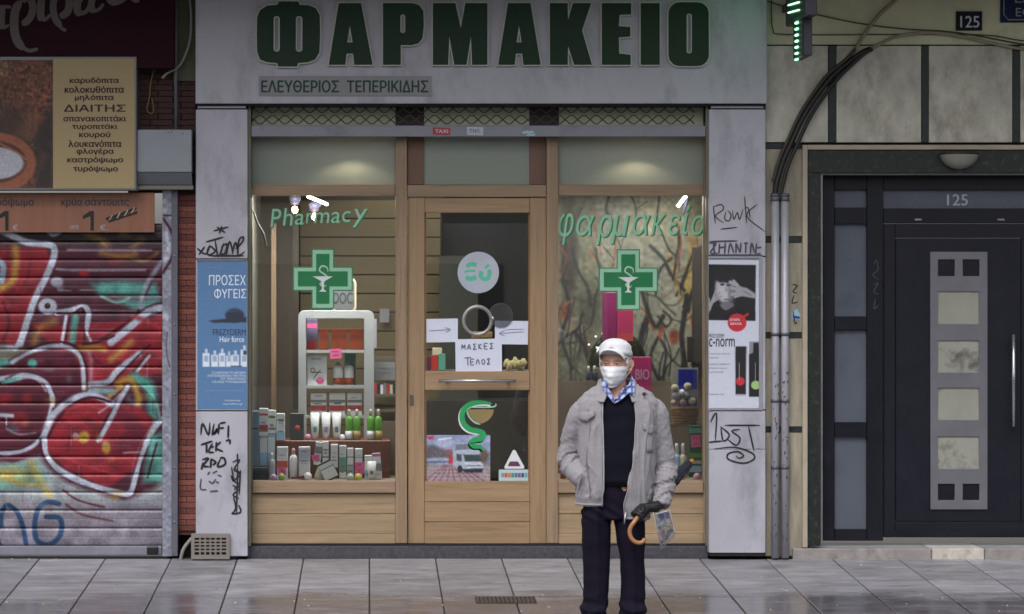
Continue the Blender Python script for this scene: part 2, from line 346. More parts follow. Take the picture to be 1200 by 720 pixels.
# ------------------------------------------------------------------ setting: ground, street, far side
def pave_mat():
    m = bpy.data.materials.new('wet_paving'); m.use_nodes = True; nt = m.node_tree; p = nt.nodes['Principled BSDF']; L = nt.links.new
    g = nd(nt, 'ShaderNodeNewGeometry'); oi = nd(nt, 'ShaderNodeObjectInfo')
    mp = nd(nt, 'ShaderNodeMapping'); mp.inputs['Scale'].default_value = (1, 2.2, 1); L(g.outputs['Position'], mp.inputs[0])
    nz = nd(nt, 'ShaderNodeTexNoise'); nz.inputs['Scale'].default_value = 3.2; nz.inputs['Detail'].default_value = 9; nz.inputs['Roughness'].default_value = .68; L(mp.outputs[0], nz.inputs['Vector'])
    base = ramp(nt, nz.outputs['Fac'], .32, (.19, .185, .205), .7, (.38, .375, .415))
    mr = nd(nt, 'ShaderNodeMapRange'); mr.inputs[3].default_value = .84; mr.inputs[4].default_value = 1.12; L(oi.outputs['Random'], mr.inputs[0])
    vm = nd(nt, 'ShaderNodeVectorMath', operation='SCALE'); L(base, vm.inputs[0]); L(mr.outputs[0], vm.inputs['Scale'])
    mp2 = nd(nt, 'ShaderNodeMapping'); mp2.inputs['Scale'].default_value = (1.1, 9, 1); L(g.outputs['Position'], mp2.inputs[0])
    ns = nd(nt, 'ShaderNodeTexNoise'); ns.inputs['Scale'].default_value = 2.0; ns.inputs['Detail'].default_value = 8; ns.inputs['Roughness'].default_value = .7; L(mp2.outputs[0], ns.inputs['Vector'])
    st1 = nd(nt, 'ShaderNodeMapRange'); st1.inputs[1].default_value = .3; st1.inputs[2].default_value = .7; st1.inputs[3].default_value = .62; st1.inputs[4].default_value = 1.25; L(ns.outputs['Fac'], st1.inputs[0])
    vm2 = nd(nt, 'ShaderNodeVectorMath', operation='SCALE'); L(vm.outputs[0], vm2.inputs[0]); L(st1.outputs[0], vm2.inputs['Scale']); vm = vm2
    # dark blotches / gum / dirt
    n2 = nd(nt, 'ShaderNodeTexNoise'); n2.inputs['Scale'].default_value = 14; n2.inputs['Detail'].default_value = 5; L(mp.outputs[0], n2.inputs['Vector'])
    k = ramp(nt, n2.outputs['Fac'], .6, (0, 0, 0), .68, (.45,)*3)
    mx = nd(nt, 'ShaderNodeMix', data_type='RGBA'); L(k, mx.inputs[0]); L(vm.outputs[0], mx.inputs[6]); mx.inputs[7].default_value = (.07, .065, .07, 1)
    # wetness: grows away from the wall, ragged edge
    sx = nd(nt, 'ShaderNodeSeparateXYZ'); L(g.outputs['Position'], sx.inputs[0])
    n3 = nd(nt, 'ShaderNodeTexNoise'); n3.inputs['Scale'].default_value = 1.4; n3.inputs['Detail'].default_value = 6; L(g.outputs['Position'], n3.inputs['Vector'])
    ma = nd(nt, 'ShaderNodeMath', operation='MULTIPLY_ADD'); L(n3.outputs['Fac'], ma.inputs[0]); ma.inputs[1].default_value = .9; L(sx.outputs['Y'], ma.inputs[2])
    wet = nd(nt, 'ShaderNodeMapRange'); wet.inputs[1].default_value = -.86; wet.inputs[2].default_value = -1.28; wet.inputs[3].default_value = 0; wet.inputs[4].default_value = 1; L(ma.outputs[0], wet.inputs[0])
    mw = nd(nt, 'ShaderNodeMix', data_type='RGBA'); L(wet.outputs[0], mw.inputs[0]); L(mx.outputs[2], mw.inputs[6])
    dk = nd(nt, 'ShaderNodeVectorMath', operation='MULTIPLY'); L(mx.outputs[2], dk.inputs[0]); dk.inputs[1].default_value = (.5, .47, .48); L(dk.outputs[0], mw.inputs[7])
    L(mw.outputs[2], p.inputs['Base Color'])
    r1 = nd(nt, 'ShaderNodeMapRange'); r1.inputs[3].default_value = .3; r1.inputs[4].default_value = .55; L(nz.outputs['Fac'], r1.inputs[0])
    r2 = nd(nt, 'ShaderNodeMapRange'); r2.inputs[1].default_value = .35; r2.inputs[2].default_value = .65; r2.inputs[3].default_value = .06; r2.inputs[4].default_value = .22; L(nz.outputs['Fac'], r2.inputs[0])
    mr2 = nd(nt, 'ShaderNodeMix', data_type='FLOAT'); L(wet.outputs[0], mr2.inputs[0]); L(r1.outputs[0], mr2.inputs[2]); L(r2.outputs[0], mr2.inputs[3]); L(mr2.outputs[0], p.inputs['Roughness'])
    b = nd(nt, 'ShaderNodeBump'); b.inputs['Strength'].default_value = .3; b.inputs['Distance'].default_value = .003
    n4 = nd(nt, 'ShaderNodeTexNoise'); n4.inputs['Scale'].default_value = 30; n4.inputs['Detail'].default_value = 6; L(mp.outputs[0], n4.inputs['Vector']); L(n4.outputs['Fac'], b.inputs['Height']); L(b.outputs[0], p.inputs['Normal'])
    return m
PAVE = pave_mat()
mortar = mat('joint_mortar', '#3a3634', .9, .2)
asph = mat('asphalt', '#46464a', .35, .2, 10, .2)
kerbm = mat('kerb_stone', '#8c8a86', .7, .15)
def sheet(x0, x1, y0, y1, dz): return MB().add([(x0, y0, GS*y0+dz), (x1, y0, GS*y0+dz), (x1, y1, GS*y1+dz), (x0, y1, GS*y1+dz)], [(0, 1, 2, 3)])
base = obj('pavement', sheet(-9, 9, -4.3, .0, -.012).box(-9, 9, 0, .3, -.25, -.012), mortar); tag(base, kind='structure')
road = obj('road', sheet(-40, 40, -15, -4.45, -.17), asph); tag(road, kind='structure')
gnd = obj('ground', MB().box(-150, 150, -150, 150, -1.6, -1.1), mat('earth', '#5a564e', .9)); tag(gnd, kind='structure')
kerb = obj('kerb', sheet(-9, 9, -4.45, -4.3, 0).box(-9, 9, -4.45, -4.44, -.6, GS*4.45*-1), kerbm); tag(kerb, kind='structure')
for k_ in range(6): pass
rows = [(0, -.68), (-.68, -1.6), (-1.6, -2.52), (-2.52, -3.4), (-3.4, -4.3)]
slab_cache = {}
def slab(x0, x1, ya, yb, tint=0):
    key = (round(x1-x0, 3), ya, yb)
    g = .0042; j = 0.0
    hw = (x1-x0)/2-g
    if key not in slab_cache:
        y1, y0 = ya-g, yb+g; n = 4
        mb = MB(); vs = []
        for (xx, in_) in ((-hw, 0), (-hw+.004, 1), (hw-.004, 1), (hw, 0)):
            for (yy) in (y0, y1): vs.append((xx, yy, GS*yy+(0 if in_ else -.003)))
        n0 = len(vs)
        fs = [(0, 2, 3, 1), (2, 4, 5, 3), (4, 6, 7, 5)]
        vs += [(v[0], v[1], v[2]-.03) for v in vs[:8]]
        fs += [(0, 8, 10, 2), (2, 10, 12, 4), (4, 12, 14, 6), (1, 3, 11, 9), (3, 5, 13, 11), (5, 7, 15, 13), (0, 1, 9, 8), (6, 14, 15, 7)]
        me = bpy.data.meshes.new('paving_slab'); me.from_pydata([(v[0], v[1]-ya, v[2]-GS*ya) for v in vs], [], fs); me.materials.append(PAVE); slab_cache[key] = me
    o = bpy.data.objects.new('paving_slab', slab_cache[key]); C.objects.link(o); o.parent = base
    c = org(base); o.location = Vector(((x0+x1)/2, ya, GS*ya+random.uniform(-.001, .0015)))-c
    o.rotation_euler = (random.uniform(-.0012, .0012), random.uniform(-.0015, .0015), 0)
for ri, (ya, yb) in enumerate(rows):
    for i in range(-12, 15):
        x0 = i*.45
        if ri == 0:
            if i >= 6: slab(x0, x0+.45, 0, -.46) if i in (6, 7) else slab(x0, x0+.45, 0, -.6); slab(x0, x0+.45, -.46 if i in (6, 7) else -.6, -.92); continue
            slab(x0, x0+.45, 0, -.68)
        elif ri == 1:
            if i >= 6: slab(x0, x0+.45, -.92, -1.75); continue
            slab(x0, x0+.45, ya, yb)
        elif ri == 2 and i >= 6: slab(x0, x0+.45, -1.75, -2.52)
        else: slab(x0, x0+.45, ya, yb)
# sunken channel cover in the pavement
def gbox(mb, px0, px1, ya, yb, z0, z1):
    s = F/(D+(ya+yb)/2); x0, x1 = (px0-VX)/s, (px1-VX)/s
    vs = [(x, y, GS*y+z) for x in (x0, x1) for y in (ya, yb) for z in (z0, z1)]
    return mb.add(vs, [(0, 1, 3, 2), (4, 6, 7, 5), (0, 4, 5, 1), (2, 3, 7, 6), (0, 2, 6, 4), (1, 5, 7, 3)])
dc = thing('drain_cover', 'long narrow rusty drain cover set in the wet pavement left of the man', 'drain cover', (wx(592, -1.75), -1.75, ground(-1.75)))
dm = mat('rusty_iron', '#5b5148', .6, .3, 20, .3, .5, dirt='#3a2c22')
mb = MB()
for k in range(14):
    a = 558+k*4.9; gbox(mb, a, a+3.2, -1.84, -1.62, .0, .006)
obj('grating', mb, dm, dc); mb = MB(); gbox(mb, 557, 628, -1.86, -1.60, -.001, .003); obj('cover_plate', mb, mat('dark_slot', '#2a2623', .8), dc)
# scraps
mb = MB()
for k in range(46):
    yy = -random.uniform(.02, 2.6); px = random.uniform(-10, 1210); s = F/(D+yy); x = (px-VX)/s; r = random.uniform(.002, .0065)
    mb.ball((x, yy, GS*yy+.002), r, r*random.uniform(.6, 1.6), .003, 6, 4)
for px, py in ((8, 706), (276, 707), (680, 713), (643, 712), (519, 710), (918, 691), (922, 693), (14, 653), (66, 656), (34, 654)):
    yy = 18*(655-195)/(py-195)*-1+0; yy = -(18-18*460/(py-195)) if py > 655 else -.03; s = F/(D+yy); mb.ball(((px-VX)/s, yy, GS*yy+.003), .007, .009, .004, 7, 4)
tag(obj('litter', mb, mat('pale_litter', '#c9c2a8', .7, .3)), 'small pale scraps of litter scattered over the wet pavement', 'litter', kind='stuff')

# far side of the street (behind the camera: what the panes and the wet slabs mirror)
far = thing('facade', 'plain apartment facade across the street', 'building', (0, -24.5, -1.1))
fw = mat('far_plaster', '#a39e92', .8, .1, 1); fg = mat('far_glass', '#2a3036', .2, .1, 1)
obj('wall', MB().box(-26, 26, -26.5, -25, -1.1, 6), fw, far)
for k in range(16):
    for q in range(2):
        x = -24+k*3.1; obj('window', MB().box(x, x+1.4, -25.02, -24.96, .3+q*3.0, 2.3+q*3.0), fg, far)
# unseen slab added over the shops to shade their upper front
slabm = mat('shade_slab_plaster', '#8d8a80', .85, .1, 2)
bal = thing('shade_slab', 'unseen plaster slab added above the shopfronts to shade their tops', 'shade_slab', (0, -.8, 4.15))
obj('slab', MB().box(-7.5, 8.5, -1.55, .6, 4.12, 4.3), slabm, bal); obj('parapet', MB().box(-7.5, 8.5, -1.6, -1.5, 4.05, 5.1), slabm, bal)
tag(obj('building_wall', MB().box(-7.5, 8.5, .25, .9, 4.32, 9), mat('upper_plaster', '#9d9a8b', .85)), 'upper storey wall above the shade slab', 'wall')

# ------------------------------------------------------------------ palette
greyal = mat('grey_cladding', '#b0afba', .45, .08, 3, .02, .1, dirt='#77767f', dscale=4.5, dthr=.5, dirt_amt=.5, stretch=(1, 1, .45))
trim = mat('aluminium_trim', '#8b8b95', .35, .1, 8, .02, .7)
darkgap = mat('dark_recess', '#1b191b', .9, .2)
oakz = wood('oak_upright', '#927b64', 'z'); oakx = wood('oak_rail', '#927b64', 'x')
oakdz = wood('oak_door_upright', '#9a8062', 'z'); oakdx = wood('oak_door_rail', '#9a8062', 'x')
oakp = wood('oak_board', '#9c866a', 'x', '#5a432e')
brownp = mat('brown_recess_panel', '#6e5346', .6, .15, 3, .03, stretch=(1, 1, .3))
pane = glass('window_glass', (.93, .94, .935), .06); frost = None
pinkm = mat('pink_paper', '#e0639a', .7, .06); white = mat('white_print', '#d9dade', .5, .04); whitep = mat('white_paper', '#d4d8ea', .7, .03, 10, .01)
black = mat('black_paint', '#17161b', .5, .2); greenl = mat('letter_green', '#08301a', .45, .06, 4, .01, spec=.3); palegr = mat('pale_green', '#93c6a9', .5, .06)
midgr = mat('cross_green', '#1a7646', .45, .08, 8, .01); rimm = mat('letter_rim', '#b4b8b0', .4, .1, 9, .01, .2)
chrome = mat('brushed_steel', '#b9b9be', .25, .08, 20, .01, .9, stretch=(.2, 8, 8))

# ------------------------------------------------------------------ pharmacy shopfront
ph = thing('shopfront', 'grey clad pharmacy shopfront with oak door and two display windows', 'shopfront', W(560, 652, 0))
YF, YP, YW, YG = -.10, -.06, .10, .145
pbox('fascia_panel', 229, 899, -60, 121.5, YF, .35, greyal, ph, .004)
obj('fascia_return', MB().pbox(231, 897, 121.7, 124, YF+.02, .3), darkgap, ph)
for a, b in ((229.5, 290), (831, 897)):
    pbox('trim_strip', a+2, b-2, 124.3, 127, YP-.004, .1, trim, ph, .001)
    js = [(128.5, 303), (304.5, 481), (482.5, 652)] if a < 300 else [(128.5, 300), (301.5, 480), (481.5, 526.5), (527, 648)]
    for y0, y1 in js: pbox('pillar_panel', a, b, y0, y1, YP, .2, greyal, ph, .002)
    obj('pillar_core', MB().pbox(a+1, b-1, 122, 652, YP+.006, .3), darkgap, ph)
pbox('plinth', 290, 830, 640.5, 656, .045, .25, mat('dark_granite', '#4a4850', .35, .35, 40, .05), ph, .003)
obj('threshold', MB().pbox(290, 830, 637.5, 640.2, .085, .2), mat('black_rubber', '#151416', .6), ph)
for a, b in ((295.6, 463.3), (497.2, 620.3), (655.2, 824.2)): pbox('grille_backing', a, b, 122.5, 149, YW+.01, .01, mat('pale_backing', '#b9bda4', .6), ph, .001)
# posts and rails
for a, b in ((463.5, 477), (640.5, 654)): pbox('post', a, b, 161, 637, YW-.012, .09, oakz, ph, .003)
for a, b in ((291, 295.5), (824.5, 829)): pbox('post', a, b, 161, 637, YW-.004, .08, oakz if a > 500 else mat('greenish_metal', '#6d6e5c', .5), ph, .002)
for a, b in ((477.6, 497), (620.5, 640)): pbox('transom_side_panel', a, b, 150, 216.5, YW+.02, .03, brownp, ph, .002)
for a, b in ((463.5, 497), (620.5, 655)): pbox('grille_backing', a, b, 122, 150, YW+.015, .03, mat('dark_brown_panel', '#3a2725', .6), ph, .001)
pbox('transom_rail', 296, 463.2, 216.7, 229.5, YW, .07, oakx, ph, .003); pbox('transom_rail', 477.3, 640.2, 216.9, 231, YW, .07, oakx, ph, .003); pbox('transom_rail', 654.3, 824.2, 216.7, 229.5, YW, .07, oakx, ph, .003)
def frost_mat():
    m = bpy.data.materials.new('frosted_panel'); m.use_nodes = True; nt = m.node_tree; p = nt.nodes['Principled BSDF']; L = nt.links.new
    p.inputs['Base Color'].default_value = (*lin('#a0a8a1'), 1); p.inputs['Roughness'].default_value = .22
    t = nd(nt, 'ShaderNodeBsdfTranslucent'); t.inputs[0].default_value = (*lin('#c4c6bb'), 1); mx = nd(nt, 'ShaderNodeMixShader'); mx.inputs[0].default_value = .35
    L(p.outputs[0], mx.inputs[1]); L(t.outputs[0], mx.inputs[2]); L(mx.outputs[0], nt.nodes['Material Output'].inputs[0]); return m
FROST = frost_mat()
for a, b in ((295.5, 463.3), (497, 621), (654.2, 824.3)): obj('transom_pane', MB().pbox(a, b, 120, 216.6, YW+.03, .006), FROST, ph)
for a, b in ((295.5, 463.4), (654.3, 824.4)):
    sl = pbox('window_sill', a, b, 564.5, 578, YW-.02, .1, oakx, ph, .004)
    pbox('base_rail', a, b, 626, 637.3, YW-.002, .06, oakp, ph, .003)
    for y0, y1 in ((578.6, 602), (602.6, 625.6)): pbox('base_board', a, b, y0, y1, YW+.012, .05, oakp, ph, .0015)
    obj('window_pane', MB().pbox(a, b, 229.7, 564.3, YG, .006), pane, ph)
# door
dr = obj('door', MB().pbox(478, 497.5, 231.6, 637, YW+.015, .05), oakdz, ph, .003)
obj('stile', MB().pbox(621, 640, 231.6, 637, YW+.015, .05), oakdz, dr, .003)
obj('rail', MB().pbox(497.8, 620.7, 232, 249.5, YW+.017, .05), oakdx, dr, .003)
obj('rail', MB().pbox(497.8, 620.7, 435.5, 457.5, YW+.017, .05), oakdx, dr, .003)
for y0, y1 in ((564.5, 588), (588.6, 611.5), (612.1, 637)): obj('board', MB().pbox(497.8, 620.7, y0, y1, YW+.018, .05), oakdx, dr, .0015)
for y0, y1 in ((249.5, 435.5), (457.5, 564.5)):
    # bead round the pane
    obj('pane', MB().pbox(497.5, 621, y0, y1, YG+.01, .006), pane, dr)
    mb = MB(); mb.pbox(497.7, 499.6, y0+.1, y1-.1, YG-.004, .012); mb.pbox(619, 620.8, y0+.1, y1-.1, YG-.004, .012); obj('glazing_bead', mb, wood('bead_oak', '#8a6849', 'z'), dr)
mb = MB().tube([W(514, 446.5, YW-.04), W(605, 446.5, YW-.04)], .011, 12); mb.tube([W(524, 446.5, YW+.02), W(524, 446.5, YW-.04)], .008, 8); mb.tube([W(595, 446.5, YW+.02), W(595, 446.5, YW-.04)], .008, 8)
obj('handle', mb, chrome, dr)
obj('lock', MB().pbox(480, 484.5, 463, 475, YW+.008, .01), mat('dull_steel', '#77706a', .4, .1, 9, .02, .7), dr, .001)

# raised letters on the fascia
fs = thing('fascia_lettering', 'large dark green raised letters spelling ΦΑΡΜΑΚΕΙΟ on the grey fascia', 'sign', W(566, 78, YF))
A1 = [[(397, 4), (423, 4), (436.5, 76), (415.5, 76), (414, 63), (406, 63), (404.5, 76), (385.5, 76)], [(410, 29), (406.8, 50), (413.4, 50)]]
GL = {'Φ': [[(327, 2), (349, 2), (351, 6), (362, 6.5), (370, 10), (374.5, 18), (375, 40), (374, 62), (369, 70), (361, 73), (349, 74), (348, 78), (326, 78), (325, 74), (313, 73), (305, 70), (301.5, 61), (301, 40), (301.5, 20), (305, 12), (313, 7), (325, 6)], rrect(320.5, 328, 19, 61, 3.5), rrect(346.5, 354.5, 19, 61, 3.5)],
      'Α': A1,
      'Ρ': [[(449, 4), (484, 4), (491, 6.5), (496, 13), (496.5, 30), (495, 45), (490, 51), (482, 53), (469.5, 53), (469.5, 76), (449, 76)], rrect(469, 475, 17, 39, 2.5)],
      'Μ': [[(507.5, 4), (533.5, 4), (540, 34), (545.5, 4), (571, 4), (571, 76), (553.5, 76), (552, 41), (546.5, 76), (532.5, 76), (526.5, 41), (525, 76), (507.5, 76)]],
      'Α2': [[(595.5, 4), (621.5, 4), (633.5, 76), (613.5, 76), (612, 63), (604.5, 63), (603, 76), (584, 76)], [(608.3, 29), (605, 50), (611.5, 50)]],
      'Κ': [[(644.5, 4), (665, 4), (665.5, 25), (671.5, 4), (692.5, 4), (682, 36), (693.5, 76), (673, 76), (665.7, 53), (665, 76), (644.5, 76)]],
      'Ε': [[(705.5, 4), (739.5, 4), (739.5, 17), (726, 17.5), (725, 31), (738.5, 32), (738.5, 43), (725, 44), (725.5, 63), (739, 64.5), (739, 76), (705.5, 76)]],
      'Ι': [[(751, 4), (773, 4), (773, 76), (751, 76)]],
      'Ο': [rrect(783.5, 830.5, 3, 77.5, 13), rrect(804.5, 811, 16, 63, 3)]}
for k, p in GL.items():
    lt = flat('letter', p, YF-.030, greenl, fs, .028, .0012)
    flat('letter_rim', p, YF-.0285, rimm, lt, .027, 0, .009)
sp = thing('name_plate', 'small grey plate with green capitals under the big pharmacy letters', 'sign', W(404, 112, YF))
flat('plate', [[(303.5, 89.5), (505.5, 89.5), (505.5, 112.5), (303.5, 112.5)]], YF-.008, mat('plate_grey', '#8c8c92', .45, .08, 6), sp, .006, .0006)
text('lettering', 'ΕΛΕΥΘΕΡΙΟΣ  ΤΕΠΕΡΙΚΙΔΗΣ', 306.5, 501.5, 94.5, 108.5, YF-.0095, mat('plate_green', '#123c2a', .6), sp, .03)

# roller grille above the glass
gr = thing('roller_grille', 'rolled up metal lattice grille with grey bottom bar over the shop windows', 'grille', W(560, 160, -.02))
mb = MB(); yg = 0.0
def zig(y0, y1, ph_):
    pts = []; x = 290.0; k = ph_
    while x < 830: pts.append(W(x, y0 if k % 2 else y1, yg)); x += 14.6; k += 1
    pr = []
    for i in range(len(pts)-1):
        a, b = pts[i], pts[i+1]; pr += [a+(b-a)*.12, a+(b-a)*.88]
    mb.tube(pr, .0042, 5)
zig(121, 133.5, 0); zig(121, 133.5, 1); zig(134, 146.8, 0); zig(134, 146.8, 1); zig(127.5, 140, 0) if False else None
obj('lattice', mb, mat('lattice_steel', '#4a4a48', .45, .2, 20, .02, .6), gr)
bar = pbox('bottom_bar', 294.5, 827, 147.2, 160.3, -.02, .05, mat('grille_bar_grey', '#84848f', .45, .08, 6, .02, .3, dirt='#4c4a50'), gr, .003)
for a, b in ((290.3, 294), (827.3, 830.7)): pbox('guide_rail', a, b, 122, 640, -.01, .05, mat('guide_metal', '#77776b', .5, .15, 6, .02, .4), gr, .001)
stk = [(507, 528, 149.5, 158.5, '#a33a4a', 'red'), (547, 566.5, 148.8, 158.8, '#b5bcc9', 'white')]
for a, b, c, d, col, nm in stk:
    st = thing('sticker', 'small %s sticker on the grey bar of the lattice grille' % nm, 'sticker', W((a+b)/2, d, -.022))
    flat('paper', [[(a, c), (b, c+.5), (b-.3, d), (a+.5, d-.5)]], -.0215, mat('sticker_'+nm, col, .5), st, .001)
    text('lettering', 'TAXI' if nm == 'red' else 'ΤΗΛ.', a+3, b-3, c+2.5, d-2.5, -.0222, white if nm == 'red' else mat('ink_blue', '#2b3d74', .6), st, .008)
st = strokes('scratched_sticker', [(3, [(612, 156), (618, 155), (622, 157)]), (2, [(616, 159), (628, 158)]), (2.4, [(621, 154), (626, 156)])], 2, -.0215, mat('ice_blue', '#a9c4d6', .6)); tag(st, 'torn pale blue sticker remnant on the lattice grille bar', 'sticker')

# ------------------------------------------------------------------ window lettering, crosses, stickers
YS = YG-.003
t1 = thing('window_lettering', 'pale green Pharmacy lettering arched on the left window', 'lettering', W(374, 268, YS))
for k, (ch, a, b, dy, c0, c1) in enumerate([('P', 317, 329.5, 2, 243, 264.5), ('h', 331.5, 343, 1, 243, 263.5), ('a', 345.5, 356, .5, 250, 263), ('r', 358.5, 366, 0, 249.5, 262), ('m', 368, 386, 0, 249, 261.5), ('a', 388, 398.5, 0, 248.5, 261.5), ('c', 401, 411, 0, 247.5, 260.5), ('y', 413, 431, 0, 245, 266.5)]):
    text('letter', ch, a+1.2, b+1.2, c0+dy+1.2, c1+dy+1.2, YS-.0005, midgr, t1, .004, .12); text('letter', ch, a, b, c0+dy, c1+dy, YS-.001, palegr, t1, 0, .12)
t2 = thing('window_lettering', 'pale green Greek word for pharmacy slanting across the right window', 'lettering', W(740, 288, YS))
for ch, a, b, c0, c1 in [('φ', 654.5, 672, 250, 287), ('α', 675, 696.5, 252.5, 276.5), ('ρ', 699, 717, 252, 287), ('μ', 715, 737, 252, 286), ('α', 741, 762, 251.5, 275.5), ('κ', 763, 780, 251, 275), ('ε', 783, 797, 251, 275.5), ('ί', 799, 809, 241, 275), ('ο', 810, 825, 252.5, 276)]:
    text('letter', ch, a+1.5, b+1.5, c0+1.3, c1+1.3, YS-.0005, midgr, t2, .006, .25); text('letter', ch, a, b, c0, c1, YS-.001, palegr, t2, .002, .25)
def cross(cx, cy, hw, hh, aw, ah, where):
    t = thing('pharmacy_cross', 'green cross with white cup and snake fixed on the %s window' % where, 'cross sign', W(cx, cy+hh, YS+.02))
    def P(m, e=0):
        A, B, c, d = hw-m, hh-m, aw-m*.9, ah-m*.9
        return [(cx-c, cy-B), (cx+c, cy-B), (cx+c, cy-d), (cx+A, cy-d), (cx+A, cy+d), (cx+c, cy+d), (cx+c, cy+B), (cx-c, cy+B), (cx-c, cy+d), (cx-A, cy+d), (cx-A, cy-d), (cx-c, cy-d)]
    y = YG-.004
    flat('edge', [P(-.3)], y, mat('cross_edge', '#3c7c58', .5), t, .012); flat('border', [P(1.2)], y-.002, palegr, t, .0015); flat('field', [P(5.8)], y-.004, midgr, t, .0015)
    strokes('snake', [(1.9, [(cx+6, cy-8), (cx+5, cy-13), (cx-1, cy-15), (cx-4, cy-10), (cx+1, cy-6), (cx+5, cy-2), (cx+1, cy+3), (cx-3, cy+6), (cx+1, cy+9), (cx+4, cy+7)])], 1.6, y-.0055, mat('pale_snake', '#a9d0b6', .5), t)
    flat('cup', [[(cx-12, cy-3), (cx+12, cy-3), (cx+5, cy+1), (cx+1.5, cy+3), (cx+1, cy+12), (cx+4.5, cy+15), (cx-4.5, cy+15), (cx-1, cy+12), (cx-1.5, cy+3), (cx-5, cy+1)]], y-.0065, white, t, .0008)
cross(378.3, 327, 35, 35, 13, 14, 'left'); cross(736.3, 328, 34.5, 35.5, 13.5, 14, 'right')
# round logo sticker
t = thing('round_sticker', 'round white sticker with mint green logo on the door glass', 'sticker', W(560.5, 344, YG))
flat('disc', [circ(560.5, 319.5, 24.3, 40)], YG+.004, mat('sticker_white', '#b9c2cc', .5), t, .001); mint = mat('mint', '#58bfa0', .5)
strokes('logo', [(5, [(547, 313), (551, 310), (558.5, 310.5)]), (2.6, [(544.5, 319), (550, 317.5), (557, 318)]), (5.4, [(546, 324.5), (551, 327), (558, 325)]), (5, [(564, 318), (563.5, 324), (568.5, 327.5), (573, 324), (573.5, 316)]), (3, [(568, 314.5), (573, 310.5)])], 4, YG+.0025, mint, t, ends=.9)
# talk-through ring in the pane and its swung flap
t = thing('glass_vent', 'round metal ringed opening in the door glass between two notes', 'vent', W(559.5, 394, YG))
obj('ring', MB().ring([(.083, 0), (.106, 0), (.108, .012), (.104, .02), (.088, .02), (.083, .012)], W(559.5, 376, YG+.005), 32), mat('ring_steel', '#a09c9c', .35, .1, 9, .02, .6), t)
flat('flap', [circ(587, 369.5, 13.6, 36)], YG-.012, glass('smoky_plastic', (.86, .87, .9), .12, .2), t, .003); obj('flap_rim', MB().ring([(.079, 0), (.083, 0), (.083, .003), (.079, .003)], W(587, 369.5, YG-.010), 36), mat('rim_smoky', '#55585e', .4), t)
obj('hinge', MB().ball(W(577.5, 373.5, YG-.015), .012, .01, .016), chrome, t)
# taped notes
def note(name, label, poly, y, lines, ink, wd=1.1, col=whitep, group=None):
    t = thing(name, label, 'note', W(sum(p[0] for p in poly)/4, max(p[1] for p in poly), y), group); flat('paper', [poly], y, col, t, .0012); strokes('handwriting', lines, wd, y-.002, ink, t, ends=.6, smooth=3); return t
ink = mat('faint_ink', '#878da2', .7)
note('paper_note', 'white note with a drawn right arrow taped left of the round vent', [(498.5, 374), (536.5, 373.5), (536.5, 401), (499, 401.5)], YG-.002, [(1, [(503, 388), (527, 386.5)]), (1, [(521, 384), (528, 386.5), (522, 390)])], ink)
note('paper_note', 'white note with a drawn left arrow taped right of the round vent', [(580, 376), (619, 376.5), (618.5, 404), (580, 403.5)], YG-.002, [(1, [(586, 391), (614, 389)]), (.9, [(592, 386.5), (614, 386)]), (1, [(592, 387), (585, 391), (592, 394)])], ink)
L_ = []
def hw(ch, x, y, s):   # block handwriting, strokes on a 4 x 6 grid
    G = {'Μ': [[(0, 6), (.6, 0), (2, 4), (3.6, 0), (4, 6)]], 'Α': [[(0, 6), (2, 0), (4, 6)], [(1, 4), (3, 4)]], 'Σ': [[(4, 0), (.4, .3), (2.4, 3), (.2, 6), (4, 5.7)]], 'Κ': [[(.3, 0), (.3, 6)], [(3.6, 0), (.5, 3.2), (4, 6)]], 'Ε': [[(4, 0), (.3, 0), (.3, 6), (4, 6)], [(.3, 3), (3.2, 3)]],
         'Τ': [[(-.6, .2), (4.8, -.2)], [(2, 0), (2.2, 6)]], 'Λ': [[(0, 6), (2, 0), (4, 6)]], 'Ο': [[(2, 0), (.2, 2.5), (1.8, 6), (4, 3.6), (2.2, 0)]], 'Ρ': [[(.5, 6), (.5, 0), (3.4, .6), (3, 3), (.6, 3.2)]]}
    return [[(x+a*s, y+b*s) for a, b in l] for l in G[ch]]
for i, ch in enumerate('ΜΑΣΚΕΣ'): L_ += hw(ch, 541+i*6.6, 404-i*.3, 1.05)
for i, ch in enumerate('ΤΕΛΟΣ'): L_ += hw(ch, 545+i*6.4, 419.5+(0 if i == 0 else 2)-i*.2, 1.5 if i == 0 else 1.05)
note('paper_note', 'larger white note with two lines of handwritten capitals below the vent', [(533.5, 397.8), (588, 397), (588.3, 435.3), (534, 435.8)], YG-.004, [(1.15, l) for l in L_], mat('note_ink', '#565d74', .7))
# snake and cup decal on lower pane
t = thing('decal', 'green snake and cup decal on the lower door glass', 'decal', W(558, 528, YG))
sn = [(576, 473.5), (567, 472), (556, 472.5), (546, 477), (541.5, 486), (543, 496), (550, 503), (560, 505.5), (566, 508), (565, 514), (557, 515.5), (552.5, 519), (556, 523), (563, 524), (566, 528)]
strokes('shadow_line', [(6.2, [(a-1.2, b+1.6) for a, b in sn])], 6, YG+.004, white, t, ends=.5); strokes('snake', [(6.2, sn)], 6, YG+.003, mat('snake_green', '#259a5a', .45), t, ends=.4)
flat('cup', [[(547.5, 480), (579, 480), (577, 487), (572, 493), (565, 496.5), (558, 495), (552, 490)]], YG+.0045, mat('cup_tan', '#8b7a50', .6), t, .001)
strokes('cup_outline', [(1.8, [(547, 481), (550, 489), (556, 495), (563, 497.5)]), (1.6, [(551, 477.5), (578, 477), (581, 473)])], 1.6, YG+.002, palegr, t)
